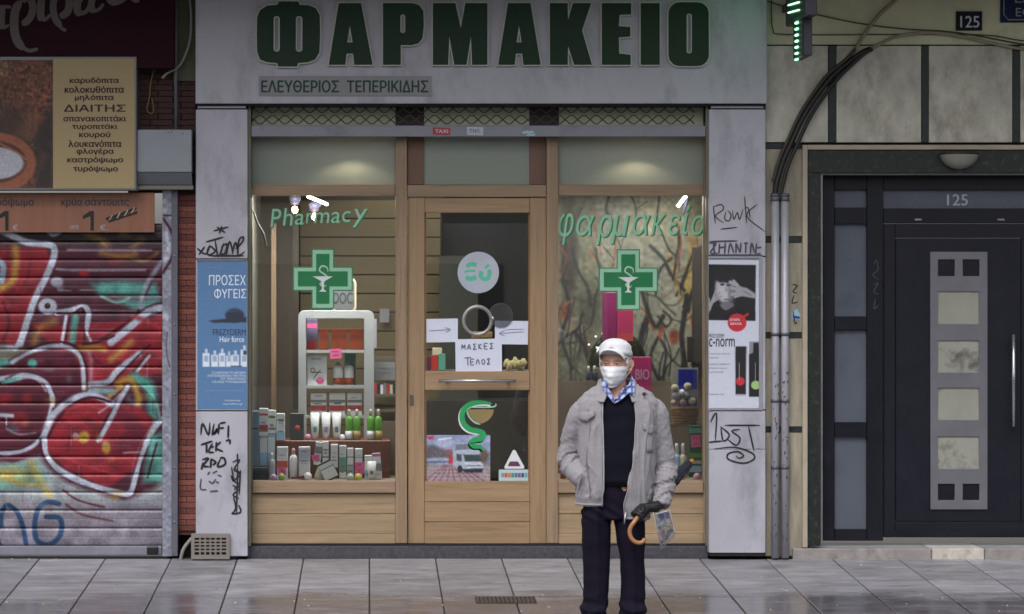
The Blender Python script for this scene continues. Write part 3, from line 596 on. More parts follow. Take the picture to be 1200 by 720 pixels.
# van poster
cv = Canvas(499, 575, 509, 564.5, (120, 128, 150), 2)
cv.poly([(499, 509), (575, 509), (575, 530), (499, 530)], (140, 150, 185)); cv.ell(520, 520, 12, 5, (170, 178, 205), .8); cv.ell(560, 515, 14, 4, (165, 172, 200), .8)
cv.poly([(499, 524), (508, 521), (520, 527), (530, 529), (530, 540), (499, 541)], (95, 92, 98), 2); cv.poly([(499, 537), (535, 536), (535, 545), (499, 545)], (150, 158, 180), 1); cv.poly([(499, 541), (530, 540), (530, 542), (499, 543)], (95, 105, 140), .5)
cv.poly([(499, 545), (575, 545), (575, 565), (499, 565)], (150, 135, 142), 1)
for k in range(9): cv.line([(520+k*2.4, 546), (497+k*9, 565)], 1.6, (125, 70, 84), .6, .8, False)
for k in range(4): cv.line([(499, 549+k*4), (575, 548+k*4.4)], .8, (190, 178, 182), .5, .6, False)
cv.poly([(501, 512), (508, 511), (508, 515), (502, 515)], (200, 50, 70)); cv.line([(514, 515.5), (528, 513.5)], 1.8, (225, 228, 240))
cv.poly([(526, 536), (530, 534), (532, 540), (530, 544), (526, 544)], (190, 50, 66)); cv.ell(526, 530, 4, 3, (150, 80, 84), .5)
cv.poly([(531, 528), (534, 519), (560, 518), (564, 527), (566, 540), (564, 552), (546, 553), (531, 547)], (168, 178, 196)); cv.poly([(534, 521), (556, 520), (558, 526), (533, 528)], (110, 116, 130)); cv.poly([(543, 533), (563, 533), (565, 541), (545, 541)], (52, 66, 70))
cv.poly([(535, 532), (541, 533), (541, 541), (535, 540)], (70, 78, 90)); cv.poly([(545, 542), (566, 542), (566, 549), (546, 549)], (188, 196, 212)); cv.line([(547, 546), (564, 546)], 1.2, (90, 96, 110), .4, 1, False)
cv.poly([(540, 550), (566, 549), (565, 554), (545, 554)], (36, 38, 44), 1); cv.ell(539, 550, 3, 4.5, (40, 42, 48)); cv.ell(567, 535, 5, 8, (96, 80, 70), .6); cv.ell(557, 528, 3, 2, (190, 196, 205)); cv.noise(.06, 2)
t = thing('van_poster', 'colour poster of a white van on red paving in the lower door glass', 'poster', W(537, 564, YG)); canvas_grid('print', cv, 499.3, 574.5, 510, 564.2, YG+.004, PRINT, t, 2)
t = thing('triangle_sticker', 'white triangular sticker with a small dark car in the lower door glass', 'sticker', W(603, 550, YG))
flat('paper', [[(602.5, 527.5), (604, 528), (614.6, 547.5), (613.5, 549.5), (592, 549.5), (591, 547.5), (601, 528)]], YG+.004, white, t, .001)
flat('car_print', [[(595, 546.5), (597.5, 541), (607, 541), (610, 546.5)]], YG+.002, mat('plum', '#5a3550', .6), t, .001)
t = thing('strip_sticker', 'pale strip with a row of coloured squares under the triangular sticker', 'sticker', W(602, 563.5, YG))
flat('paper', [[(584.5, 550.5), (620, 550.5), (620, 563.7), (584.5, 563.7)]], YG+.004, mat('pale_blue_paper', '#b4c7cc', .6), t, .001)
for k, c_ in enumerate(['#7d93a5', '#c15b48', '#b8823e', '#4f8f62', '#406fae', '#8c4a86', '#2f4f80', '#66a6b8']):
    flat('coloured_square', [[(587.5+k*3.9, 554.5), (590.8+k*3.9, 554.5), (590.8+k*3.9, 559.5), (587.5+k*3.9, 559.5)]], YG+.002, mat('sq%d' % k, c_, .6), t, .001)

# ------------------------------------------------------------------ pillar posters and marker tags
yp = YP-.003
def poster(name, label, x0, x1, y0, y1, frame=True):
    t = thing(name, label, 'poster', W((x0+x1)/2, y1, yp)); return t
t = poster('blue_poster', 'blue hair care poster with white bottles on the left pillar', 231, 289.5, 306, 480)
cv = Canvas(231, 289.5, 306, 480, (84, 122, 166), 2)
cv.line([(244, 314), (262, 313)], .8, (150, 130, 150), .5, .7); cv.line([(240, 350.5), (262, 350.5)], .8, (140, 132, 150), .5, .6); cv.line([(240, 458), (285, 458)], .8, (140, 140, 165), .5, .7)
cv.ell(275, 370, 11, 8.5, (40, 48, 64), .3); cv.poly([(231+14, 376), (262, 374), (289, 372), (289, 378), (250, 378.5)], (38, 48, 66), 1)
for k in range(6): cv.line([(266+k*3, 366), (270+k*2.6, 361.5+abs(k-3)*.6)], .7, (92, 110, 135), .4, .7)
for x, w_, h0 in ((238, 7.5, 411), (248, 7.5, 413), (257, 7, 411), (265.5, 6, 414), (272, 8, 413), (282.5, 8, 407)):
    cv.poly([(x-.5, h0+3), (x+w_, h0+3), (x+w_, 430), (x-.5, 430)], (214, 222, 236), .6); cv.poly([(x+w_*.3, h0-2), (x+w_*.7, h0-2), (x+w_*.7, h0+3), (x+w_*.3, h0+3)], (190, 204, 222), .5); cv.poly([(x+1.2, 417), (x+w_-1.5, 417), (x+w_-1.5, 424), (x+1.2, 424)], (150, 168, 196), .6)
cv.poly([(285, 411), (289.5, 411), (289.5, 416), (285, 416)], (60, 66, 80)); cv.line([(271, 429.5), (283, 429.5)], 1.2, (50, 60, 80))
canvas_grid('print', cv, 231.3, 289.3, 306.5, 479.5, yp, PRINT, t, 2)
pw = mat('poster_white', '#d8e2f2', .5, .02)
text('headline', 'ΠΡΟΣΕΧ', 245, 288, 322.5, 334.5, yp-.001, pw, t, .006); text('headline', 'ΦΥΓΕΙΣ', 251, 288.5, 338.5, 350, yp-.001, pw, t, .006)
text('brand_line', 'FREZYDERM', 249.5, 288, 386, 393, yp-.001, mat('navy_ink', '#26334f', .6), t, .008); text('brand_line', 'Hair force', 257.5, 286, 394.5, 401, yp-.001, pw, t, .008)
for k, (s_, a, b) in enumerate([('ΤΟ ΣΑΜΠΟΥΑΝ ΠΟΥ ΑΝΑΓΕΝΝΑ', 248, 288), ('ΑΠΟΤΕΛΕΣΜΑΤΙΚΑ ΤΗΝ ΤΡΙΧΑ', 243, 288.5), ('ΤΗΣ ΤΡΙΧΟΠΤΩΣΗΣ', 258, 288), ('ΓΙΑ ΚΑΘΕ ΤΥΠΟ ΜΑΛΛΙΩΝ', 249, 288)]):
    text('small_print', s_, a, b, 435.6+k*3.6, 438.2+k*3.6, yp-.001, pw, t, .006)
text('small_print', 'frezyderm.gr', 263.5, 282, 468.5, 470.8, yp-.001, pw, t); text('small_print', 'www.hairforce.gr', 261, 284.5, 472.5, 475, yp-.001, pw, t)
obj('poster_rail', MB().pbox(230.5, 290, 303.6, 306, yp-.004, .006), trim, t)
t = poster('skincare_poster', 'white poster with black photo of a face behind hands on the right pillar', 831, 889, 305, 478)
cv = Canvas(829, 890, 304, 479, (196, 200, 216), 2)
o = lambda x, y: (825+x/4, 300+y/4)
cv.poly([o(20, 40), o(243, 43), o(240, 305), o(20, 300)], (22, 22, 28), .5)
cv.ell(*o(98, 150), 11.5, 18, (168, 166, 176), .3); cv.ell(*o(97, 92), 12.5, 9, (26, 26, 32), .3); cv.poly([o(150, 60), o(152, 140), o(146, 170), o(140, 120)], (30, 30, 36), 1); cv.ell(*o(90, 165), 5, 10, (186, 184, 192), .7, .7); cv.poly([o(104, 130), o(112, 165), o(98, 168)], (130, 128, 136), .7, .8); cv.ell(*o(130, 170), 4, 14, (100, 98, 106), .7, .7); cv.ell(*o(86, 135), 2.6, 1.4, (50, 50, 56), .5); cv.ell(*o(114, 137), 2.4, 1.3, (50, 50, 56), .5); cv.line([o(76, 122), o(94, 119)], 1.1, (40, 40, 46)); cv.line([o(106, 121), o(122, 124)], 1.1, (40, 40, 46))
cv.line([o(95, 205), o(118, 204)], 1, (60, 54, 60)); cv.ell(*o(108, 235), 8.5, 5, (105, 103, 110), .4); cv.poly([o(20, 245), o(70, 232), o(100, 262), o(150, 230), o(240, 260), o(240, 302), o(20, 300)], (20, 20, 25), 1)
for a, b in (((20, 262), (48, 200)), ((32, 225), (58, 160)), ((38, 215), (74, 172)), ((45, 215), (80, 190)), ((28, 250), (22, 200))): cv.line([o(*a), o(*b)], 2.6, (150, 149, 158), .6)
for a, b in (((238, 190), (165, 150)), ((170, 150), (122, 122)), ((170, 160), (128, 150)), ((175, 172), (130, 182)), ((190, 178), (146, 192)), ((160, 140), (140, 118))): cv.line([o(*a), o(*b)], 3.2, (158, 157, 166), .6)
cv.poly([o(150, 140), o(200, 150), o(243, 178), o(238, 200), o(180, 190), o(140, 190)], (150, 149, 158), 1); cv.line([o(185, 165), o(220, 185)], .9, (90, 88, 96), .5)
cv.ell(*o(155, 313), 11, 10.6, (186, 38, 52), .08); cv.line([o(180, 290), o(206, 273)], 2.6, (186, 38, 52), .5)
# bottles
cv.poly([o(145, 425), o(202, 425), o(203, 445), o(196, 655), o(148, 655), o(144, 445)], (150, 152, 164), .6); cv.poly([o(149, 425), o(198, 425), o(196, 465), o(196, 648), o(148, 648), o(148, 465)], (24, 24, 30), .5); cv.ell(*o(170, 588), 5.2, 5, (190, 42, 54), .15)
cv.poly([o(213, 402), o(272, 402), o(275, 470), o(275, 662), o(212, 662), o(211, 470)], (130, 132, 146), .5); cv.poly([o(232, 408), o(256, 408), o(258, 455), o(276, 462), o(277, 660), o(211, 660), o(211, 462), o(230, 455)], (20, 20, 26), .5); cv.ell(*o(243, 606), 5.6, 5.2, (150, 186, 118), .15)
canvas_grid('print', cv, 830.5, 889.3, 305, 478.3, yp, PRINT, t, 2)
for q in ((165, 500, 585), (240, 500, 590)):
    obj('bottle_lettering', MB().pbox(825+q[0]/4-.2, 825+q[0]/4+.5, 300+q[1]/4, 300+q[2]/4, yp-.0015, .001), mat('dim_print', '#8b8c96', .6), t)
inkd = mat('charcoal_ink', '#23242b', .6); red_ = mat('signal_red', '#c52a3c', .5)
text('brand_line', 'FREZYDERM', 831, 848.5, 391.5, 396, yp-.001, inkd, t, .006); text('headline', 'c-norm', 831, 861, 397, 406.5, yp-.001, inkd, t, .01)
for k, (a, b) in enumerate([(831, 856), (831, 842), (831, 856), (831, 852), (831, 848)]):
    text('small_print', ['σαμπουάν κατά της', 'λιπαρότητας', 'καθαρίζει βαθιά και', 'ρυθμίζει το σμήγμα', 'χωρίς ξηρότητα'][k], a, b, 413.5+k*4.6+(3 if k > 1 else 0), 416.3+k*4.6+(3 if k > 1 else 0), yp-.001, mat('grey_ink', '#6f7280', .6), t)
text('small_print', 'frezyderm.gr', 831, 849, 461, 463.5, yp-.001, mat('grey_ink', '#6f7280', .6), t); text('badge_text', 'ΛΙΠΑΡΑ', 855, 867, 373.5, 376.5, yp-.001, pw, t, .006); text('badge_text', 'ΜΑΛΛΙΑ', 856, 869, 378, 381, yp-.001, pw, t, .006)
mb = MB(); mb.pbox(889.6, 893.5, 303, 481, yp-.006, .008); mb.pbox(830, 893.5, 300.5, 303, yp-.008, .008); mb.pbox(830, 889.5, 478.6, 481, yp-.006, .008); obj('poster_frame', mb, mat('frame_silver', '#a9aab6', .35, .05, 5, .01, .5), t, .001)
mk = mat('marker_ink', '#1b1a22', .5, .2); mkg = mat('worn_marker_ink', '#4b4a58', .6, .3)
def tagp(label, lines, wd, y=yp, m=None, ends=.4, sm=4): o_ = strokes('graffiti_tag', lines, wd*1.3, y, m or mk, None, ends, sm); return tag(o_, label, 'graffiti')
# upper left pillar
tagp('black looping marker tag above the blue poster', [[(250, 271), (268, 266)], [(254, 266), (264, 273)], [(260, 265), (257, 274)], [(231, 291), (241, 298), (246, 287)], [(233, 299), (240, 289)], [(243, 292), (247, 289), (252, 295), (244, 299), (243, 292)], [(241, 284), (262, 278)], [(252, 281), (256, 301), (262, 285)], [(259, 290), (266, 286), (263, 298), (258, 296)], [(265, 300), (269, 283), (273, 297)], [(272, 298), (276, 284), (279, 296)], [(276, 292), (284, 284), (285, 278), (280, 282), (279, 299), (287, 295)], [(245, 300), (286, 300)]], 1.7)
# below blue poster
o2 = lambda x, y: (x/2.57, 440+y/2.57)
sc2 = lambda ls: [[o2(*p) for p in l] for l in ls]
tagp('black handwritten capitals below the blue poster', sc2([[(605, 180), (610, 145), (628, 180), (632, 142)], [(645, 145), (640, 180), (655, 160), (648, 178)], [(660, 145), (657, 178)], [(662, 145), (680, 142)], [(660, 160), (675, 158)], [(688, 150), (687, 190)], [(604, 210), (640, 198)], [(622, 205), (622, 235)], [(640, 205), (628, 230), (645, 232)], [(632, 218), (644, 214)], [(652, 200), (650, 230)], [(665, 200), (650, 218), (672, 230)], [(680, 198), (692, 195), (692, 208)], [(608, 255), (628, 250), (612, 272), (630, 275)], [(606, 285), (612, 262)], [(636, 250), (634, 280)], [(636, 252), (650, 262), (640, 270)], [(665, 250), (655, 275), (678, 268), (675, 250), (662, 248)]]), 1.9)
tagp('faint black smiley marks under the handwritten capitals', sc2([[(606, 310), (604, 342), (622, 344)], [(625, 300), (632, 290)], [(640, 295), (655, 288)], [(628, 318), (640, 325), (650, 312)], [(632, 350), (658, 348)], [(655, 300), (668, 305)], [(650, 320), (660, 325)]]), 1.5, m=mkg)
tagp('tall spiky marker tag running down the left pillar edge', sc2([[(715, 235), (716, 270)], [(700, 262), (722, 255), (705, 285), (728, 292)], [(697, 275), (704, 320), (695, 300)], [(708, 280), (722, 300), (706, 318), (722, 330), (704, 345)], [(700, 330), (716, 345), (702, 360), (720, 372)], [(716, 270), (712, 420)], [(724, 285), (720, 360)], [(703, 365), (710, 400), (697, 418)], [(697, 418), (725, 412), (718, 390)]]), 1.5)
# right pillar
o3 = lambda x, y: (810+x/2.4, 200+y/2.4)
sc3 = lambda ls: [[o3(*p) for p in l] for l in ls]
tagp('thin black signature tag high on the right pillar', sc3([[(62, 100), (68, 150)], [(62, 102), (85, 96), (90, 110), (68, 128), (92, 148)], [(98, 115), (94, 135), (106, 142), (112, 125), (102, 112)], [(116, 112), (120, 138), (130, 118), (136, 138), (146, 108)], [(150, 72), (156, 150)], [(186, 95), (156, 128), (208, 172)], [(82, 165), (130, 160)], [(150, 108), (160, 105), (166, 135)]]), .95)
tagp('scribbled black lettering just above the skincare poster', sc3([[(50, 205), (70, 205), (54, 232), (75, 232)], [(62, 200), (66, 236)], [(80, 205), (78, 235)], [(78, 218), (95, 215)], [(96, 202), (94, 236)], [(104, 235), (110, 205), (120, 234)], [(126, 203), (126, 234)], [(126, 204), (138, 232)], [(140, 203), (138, 232)], [(148, 205), (160, 204)], [(154, 204), (153, 234)], [(166, 236), (170, 204), (178, 232)], [(184, 204), (182, 234), (196, 232)], [(184, 218), (198, 216)], [(48, 238), (200, 238)], [(50, 200), (130, 198)]]), 1.6, m=mkg)
o4 = lambda x, y: (810+x/2.77, 460+y/2.77)
sc4 = lambda ls: [[o4(*p) for p in l] for l in ls]
tagp('black tag of slanted letters over a spiral on the right pillar', sc4([[(62, 98), (82, 68), (78, 160)], [(56, 162), (100, 158)], [(96, 110), (104, 158), (124, 138), (96, 112)], [(158, 120), (132, 126), (158, 148), (146, 172), (118, 152)], [(108, 107), (224, 107)], [(186, 110), (204, 192)], [(217, 182), (218, 184)], [(72, 184), (140, 178), (196, 196), (204, 216), (170, 230), (122, 218), (120, 200), (150, 192), (170, 206), (155, 214), (146, 206)]]), 1.45)

# ------------------------------------------------------------------ left shop: shutter with graffiti
W_ = (176, 180, 196); MR = (62, 16, 34); RD = (134, 32, 44); TL = (84, 164, 152); YL = (176, 140, 60); DK = (34, 24, 32)
cv = Canvas(-64, 212, 262, 654, (74, 30, 46), 1.5)
g3 = lambda x, y: (x/3, 220+y/3); g2 = lambda x, y: (x/5.54, 270+y/5.54); g5 = lambda x, y: (x/5.54, 390+y/5.54); g4 = lambda x, y: (x/4.138, 520+y/4.138)
m2 = lambda *p: [g2(*q) for q in p]; m5 = lambda *p: [g5(*q) for q in p]; m4 = lambda *p: [g4(*q) for q in p]
cv.poly([(-64, 262), (212, 262), (212, 290), (-64, 284)], (48, 34, 36), 4)
cv.poly(m2((-350, 120), (300, 110), (330, 200), (200, 540), (110, 760), (-350, 760)), RD, 2); cv.poly(m2((-350, 250), (90, 250), (60, 380), (-350, 420)), (128, 30, 44), 5)
cv.line(m2((100, 120), (95, 280), (60, 350), (-20, 385)), 9, YL, 3, .85)
cv.line(m2((-40, 180), (20, 230), (10, 330)), 7, (140, 160, 176), 1.5)
cv.line(m2((0, 0), (90, 40), (180, 80), (310, 92), (352, 120), (345, 190), (300, 300), (230, 440), (180, 580), (130, 740)), 8.5, W_, 1.2)
cv.line(m2((160, -10), (240, 55), (370, 50), (450, 5)), 3, DK, .8); cv.line(m2((300, 0), (350, 30), (400, 0)), 5, (150, 156, 172), 1)
cv.line(m2((560, 10), (640, 60), (690, 100)), 8, YL, 4, .55); cv.line(m2((660, 150), (780, 170), (880, 155)), 7, YL, 3, .6); cv.line(m2((860, 110), (920, 60)), 7, YL, 3, .5); cv.ell(*g2(800, 5), 7, 5, YL, .8, .6)
cv.line(m2((440, 128), (980, 130)), 2.6, (150, 142, 158), 1, .8, False); cv.line(m2((370, 252), (500, 260), (940, 258)), 2.8, (156, 150, 164), 1.2, .8); cv.line(m2((380, 390), (460, 392)), 2, W_, 1, .6, False); cv.line(m2((520, 388), (900, 392)), 1.6, (140, 160, 160), .8, .8, False)
cv.ell(*g2(545, 285), 6, 4, (170, 30, 40), .8, .8); cv.ell(*g2(740, 210), 7, 3, (120, 26, 38), .8, .7)
cv.ell(*g2(370, 335), 7.5, 6, W_, .5, .8); cv.ell(*g2(390, 375), 4, 4, W_, .8, .5)
cv.poly(m2((590, 345), (800, 330), (1010, 345), (1040, 430), (640, 420)), TL, 4, .85); cv.poly(m2((760, 455), (1040, 445), (1040, 500), (880, 525)), TL, 4, .8)
cv.ell(*g2(310, 495), 11, 9.5, W_, .25); cv.ell(*g2(308, 492), 3.6, 3.4, (60, 24, 34), .3)
cv.poly(m5((200, -60), (560, -40), (800, -30), (1060, -120), (1060, 260), (900, 300), (700, 340), (580, 350)), RD, 2)
cv.poly(m5((560, -60), (1060, -90), (1060, 140), (1000, 260), (860, 330), (700, 350), (590, 340)), (140, 32, 46), 2)
cv.line(m2((600, 520), (880, 525)), 2.4, (150, 140, 156), 1, .7, False); cv.line(m2((590, 648), (740, 645)), 2.4, (150, 120, 140), 1, .7, False)
cv.line(m2((370, 535), (460, 520), (545, 498), (575, 540), (560, 640)), 7, W_, 1); cv.line(m2((370, 540), (470, 542), (540, 515), (548, 720)), 2.6, MR, .7)
cv.line(m2((430, 560), (400, 740)), 4, W_, 1, 1, False); cv.line(m2((455, 560), (420, 740)), 2.6, MR, .7, 1, False); cv.line(m2((490, 570), (470, 720)), 8, TL, 2, .8, False); cv.line(m2((565, 560), (560, 650), (590, 720)), 3.5, W_, 1)
cv.line(m2((350, 590), (260, 640), (220, 730)), 8, YL, 4, .6)
cv.line(m2((1110, 180), (1040, 235), (980, 340), (890, 545)), 3, MR, .8); cv.line(m2((1100, 130), (1020, 250), (950, 360), (910, 500)), 5.5, (150, 156, 172), 2, .8)
cv.line(m2((1060, 475), (960, 500), (840, 590), (640, 720)), 3, MR, .8); cv.line(m2((1050, 505), (960, 530), (850, 625), (720, 730)), 9, W_, 1.2)
# lower
cv.poly(m5((-350, 130), (200, 110), (480, 130), (550, 350), (560, 390), (350, 420), (0, 250), (-350, 250)), (82, 26, 44), 3)
cv.poly(m5((-350, 80), (120, 90), (200, 110), (80, 190), (-350, 180)), (120, 130, 110), 4, .7); cv.poly(m5((-350, 190), (60, 170), (90, 190), (-10, 240), (-350, 240)), TL, 3, .9); cv.ell(*g5(210, 200), 5.5, 5, TL, .6)
cv.line(m5((-350, 100), (40, 95), (110, 90), (170, -40)), 6, W_, 1.2); cv.line(m5((80, 190), (180, 130), (330, 90), (460, 105), (530, 180), (545, 360)), 6, W_, 1.2); cv.line(m5((200, 105), (330, 62), (440, 68), (520, 120), (560, 230), (568, 360)), 2.6, MR, .7)
cv.line(m5((560, 100), (590, 170), (590, 320)), 4, W_, 2.5, .6); cv.line(m5((520, 100), (620, 95), (680, 110)), 7, YL, 2.5, .85); cv.line(m5((850, 60), (820, 90), (720, 175)), 8, YL, 3, .75); cv.line(m5((540, 75), (640, 60), (740, 20)), 3, MR, .7)
cv.line(m5((590, 335), (700, 320), (760, 250), (900, 140)), 7.5, W_, 1.2); cv.line(m5((590, 352), (710, 345), (790, 260), (930, 120), (975, 80)), 2.4, MR, .7); cv.line(m5((860, 260), (960, 140)), 2.6, MR, .7); cv.line(m5((890, 250), (970, 150)), 3.6, W_, 1)
cv.line(m5((870, 290), (960, 340), (990, 440), (985, 600)), 12, TL, 4, .9); cv.line(m5((760, 330), (840, 300), (880, 360), (900, 460), (840, 560), (740, 690)), 7, YL, 2.5, .9); cv.line(m5((690, 430), (790, 350)), 5, YL, 1.5, .9); cv.line(m5((590, 375), (730, 380)), 7, (130, 160, 168), 2, .9)
cv.ell(*g5(0, 540), 60, 54, (84, 24, 42), .06); cv.ell(*g5(40, 430), 9, 7, RD, .7, .9); cv.ell(*g5(175, 430), 6, 6, RD, .6, .95); cv.ell(*g5(130, 560), 10, 8, RD, .6, .9)
cv.line(m5((-350, 330), (0, 300), (150, 275), (280, 310), (335, 400), (335, 500), (290, 630), (200, 740), (0, 790), (-350, 800)), 6.5, W_, 1.2)
cv.line(m5((-200, 720), (60, 760), (200, 720), (300, 600), (350, 490)), 2.8, MR, .7); cv.line(m5((20, 325), (130, 300)), 4, TL, 1.5); cv.line(m5((0, 535), (80, 540)), 5, W_, 1.2); cv.line(m5((40, 540), (42, 600)), 1.6, W_, .6, 1, False)
BX = m5((345, 560), (420, 480), (500, 430), (600, 405), (700, 420), (760, 470), (900, 480), (1000, 560), (960, 700), (880, 880), (700, 1010), (420, 880), (300, 760), (290, 680))
cv.poly(BX, RD, 2); cv.poly(m5((760, 480), (860, 520), (960, 640), (900, 780), (720, 800), (800, 640)), (88, 26, 44), 4, .8)
cv.line(m5((1060, 500), (960, 640), (880, 800), (850, 960)), 0.01, W_)
cv.line(m5((740, 470), (600, 405), (480, 430), (350, 530), (290, 660)), 8, W_, 1.4); cv.line(m5((720, 450), (600, 420), (500, 450), (400, 530), (310, 680)), 2.8, MR, .7); cv.line(m5((760, 460), (690, 560), (640, 680)), 2.8, MR, .7); cv.line(m5((830, 350), (770, 450), (720, 560), (640, 700)), 6, W_, 1.2)
cv.ell(*g5(545, 680), 6.5, 7, YL, .5, .95); cv.ell(*g5(490, 670), 4, 4, W_, .6, .7); cv.ell(*g4(515, 22), 5, 7, YL, .6, .9)
cv.line(m4((215, -20), (225, 60), (290, 130), (420, 195), (560, 235), (630, 240), (660, 160), (710, 0)), 7.5, W_, 1.1); cv.line(m4((195, -20), (215, 70), (300, 165), (440, 220), (620, 268), (660, 220), (690, 100), (730, -10)), 2.6, MR, .7)
cv.line(m5((1060, 560), (1000, 620), (950, 720)), 7, W_, 1.5); cv.line(m5((1060, 590), (980, 700)), 2.4, MR, .7)
cv.poly(m4((730, -40), (800, -60), (800, 190), (690, 190)), TL, 3, .8); cv.line(m4((760, 0), (735, 90), (715, 165)), 2.4, MR, .7); cv.line(m4((600, 45), (700, 40)), 1.6, W_, .8, .8, False)
cv.poly(m4((-260, 105), (60, 92), (190, 60), (240, 120), (330, 190), (600, 280), (800, 190), (800, 290), (-260, 290)), (150, 154, 160), 4)
cv.poly(m4((-260, 110), (60, 100), (180, 90), (230, 190), (-260, 260)), (104, 160, 148), 5, .85); cv.ell(*g4(60, 150), 26, 9, (170, 148, 84), .8, .8); cv.line(m4((150, 95), (200, 190), (240, 250)), 8, (178, 158, 90), 3, .8); cv.line(m4((40, 290), (150, 330), (290, 320)), 8, (174, 164, 116), 4, .5)
cv.poly(m4((-270, 282), (900, 275), (900, 560), (-270, 560)), (148, 148, 160), 3, .8)
cv.line(m4((305, 225), (380, 275), (505, 308)), 2.2, (92, 34, 50), .8); cv.line(m4((320, 295), (400, 345), (545, 375)), 2.4, (96, 52, 60), 1)
BL = (38, 66, 104)
cv.line(m4((5, 400), (8, 340), (35, 298), (80, 330), (110, 400), (130, 510)), 5.5, BL, .8); cv.line(m4((285, 292), (230, 285), (185, 320), (168, 400), (180, 470), (235, 490), (285, 455), (300, 400), (285, 360), (225, 355)), 6, BL, .8); cv.line(m4((0, 500), (-60, 330)), 6, BL, .8); cv.line(m4((-60, 330), (-110, 500)), 6, BL, .8)

for a, b, c in ((m5((40, 620), (120, 660), (230, 650)), 1.6, (176, 180, 196)), (m2((30, 420), (80, 470), (60, 540)), 5, (110, 26, 40)), (m2((200, 200), (180, 300), (120, 420)), 4, (108, 22, 38)), (m5((380, 560), (460, 620), (440, 760)), 4, (104, 22, 38)), (m5((420, 500), (560, 470), (660, 500)), 3, (168, 52, 62)), (m4((300, 60), (420, 110), (560, 150)), 3, (168, 50, 60)),
                (m5((40, 300), (160, 250), (300, 300), (360, 400)), 2.2, MR), (m5((60, 180), (200, 105)), 2, MR), (m5((520, 380), (440, 400), (360, 470)), 2, MR), (m2((20, 470), (60, 600), (20, 720)), 3, (60, 18, 30)), (m2((860, 560), (960, 590), (1030, 640)), 5, (168, 50, 62)), (m2((620, 300), (700, 330), (820, 300)), 3, (40, 60, 62)),
                (m2((660, 430), (760, 470), (840, 440)), 3, (120, 190, 176)), (m5((900, 320), (1000, 420), (1040, 560)), 2, (120, 190, 176)), (m4((0, 140), (80, 190), (170, 200)), 5, (176, 150, 80)), (m4((0, 60), (60, 85), (130, 60)), 3, MR), (m2((720, 60), (800, 100), (920, 60)), 2, (30, 22, 26)), (m2((420, 60), (520, 90), (640, 80)), 2, (30, 22, 26)), (m2((850, 180), (940, 200), (1020, 150)), 4, (120, 100, 50)),
                (m5((600, 150), (680, 220), (780, 200)), 3, (90, 24, 40)), (m5((640, 520), (700, 480), (780, 400)), 1.4, (210, 212, 222)), (m5((110, 300), (230, 300), (300, 380)), 1.4, (214, 216, 226)), (m4((230, 60), (300, 125), (430, 190)), 1.6, (214, 216, 226))):
    cv.line(a, b, c, 1.3, .8)
rs_ = random.Random(21)
for k in range(26):                                         # runs of paint, scuffs
    x = rs_.uniform(-40, 188); y = rs_.uniform(300, 590); cv.line([(x, y), (x+rs_.uniform(-.5, .5), y+rs_.uniform(5, 22))], rs_.uniform(.7, 1.4), rs_.choice((W_, MR, RD, TL)), .6, .55, False)
for k in range(60):
    x = rs_.uniform(-50, 188); y = rs_.uniform(275, 645); cv.line([(x, y), (x+rs_.uniform(4, 26), y+rs_.uniform(-.6, .6))], rs_.uniform(.6, 1.3), rs_.choice(((150, 146, 158), (58, 40, 50), (120, 112, 120))), .7, .4, False)
for k in range(30): cv.ell(rs_.uniform(-40, 185), rs_.uniform(430, 600), rs_.uniform(2, 7), rs_.uniform(2, 5), rs_.choice((TL, YL, MR, W_)), 1.2, .35)
cv.noise(.06, 1.6, 3); cv.noise(.09, 11, 4); cv.a = cv.a*.98*np.array([.98, 1.0, 1.0])
# rust / scuffs near the joints
SH = vmat('painted_shutter', .38, .15, .02)
cv.a = cv.a.clip(0, 235)
sh = thing('roller_shutter', 'closed corrugated roller shutter covered in red and white graffiti', 'shutter', W(90, 652, .03))
y0 = 262.0; n = 18; hgt = (640-y0)/n
pf = lambda t_: .016*np.abs(2*t_-1)**10 + .0012*np.exp(-((t_-.5)/.05)**2) - .003*np.sin(np.pi*t_)
for k in range(n):
    canvas_grid('slat', cv, -62, 190, y0+k*hgt, y0+(k+1)*hgt, .03, SH, sh, 1.25, pf)
pbox('bottom_bar', -62, 189.5, 640.5, 651, .024, .04, mat('galvanised', '#8b8b98', .4, .12, 6, .03, .4, dirt='#55545c'), sh, .004)
canvas_grid('guide_rail', cv, 190.3, 201, 224, 652, .01, SH, sh, 1.0); obj('guide_channel', MB().pbox(190.4, 208.3, 223, 652, .0125, .06), mat('channel_grey', '#6e6e7b', .45, .15, 7, .02, .5), sh, .002)
cvg = Canvas(190, 202, 222, 654, (140, 142, 158), 1.5)
o5 = lambda x, y: (x/3, 220+y/3)
cvg.line([o5(575, 110), o5(608, 170), o5(606, 240), o5(572, 300)], 3, MR, .8); cvg.line([o5(582, 160), o5(594, 210), o5(580, 260)], 5, W_, 1.2); cvg.line([o5(575, 98), o5(605, 98)], 2, DK); cvg.ell(*o5(582, 455), 4, 4, W_, .6); cvg.line([(196, 390), (195, 412), (199, 430)], 1.4, (70, 66, 80), .8); cvg.noise(.1, 3, 8)
for o_ in list(sh.children):
    if o_.name.startswith('guide_rail'): bpy.data.objects.remove(o_)
canvas_grid('guide_rail', cvg, 190.5, 201, 223, 652, .008, SH, sh, 1.5); obj('rail_edge', MB().pbox(201.6, 208.2, 223, 652, .0, .03), mat('rail_edge_grey', '#5c5c68', .5), sh, .002)
lk = MB(); lk.box(wx(172), wx(185), -.01, .03, wz(650), wz(641)); obj('padlock', lk, mat('black_lock', '#121114', .4), sh, .006, 2)
mbr = MB()
for q in (300, 380, 462, 548, 612): mbr.ball(W(204.5, q, -.002), .008, .006, .008, 8, 5)
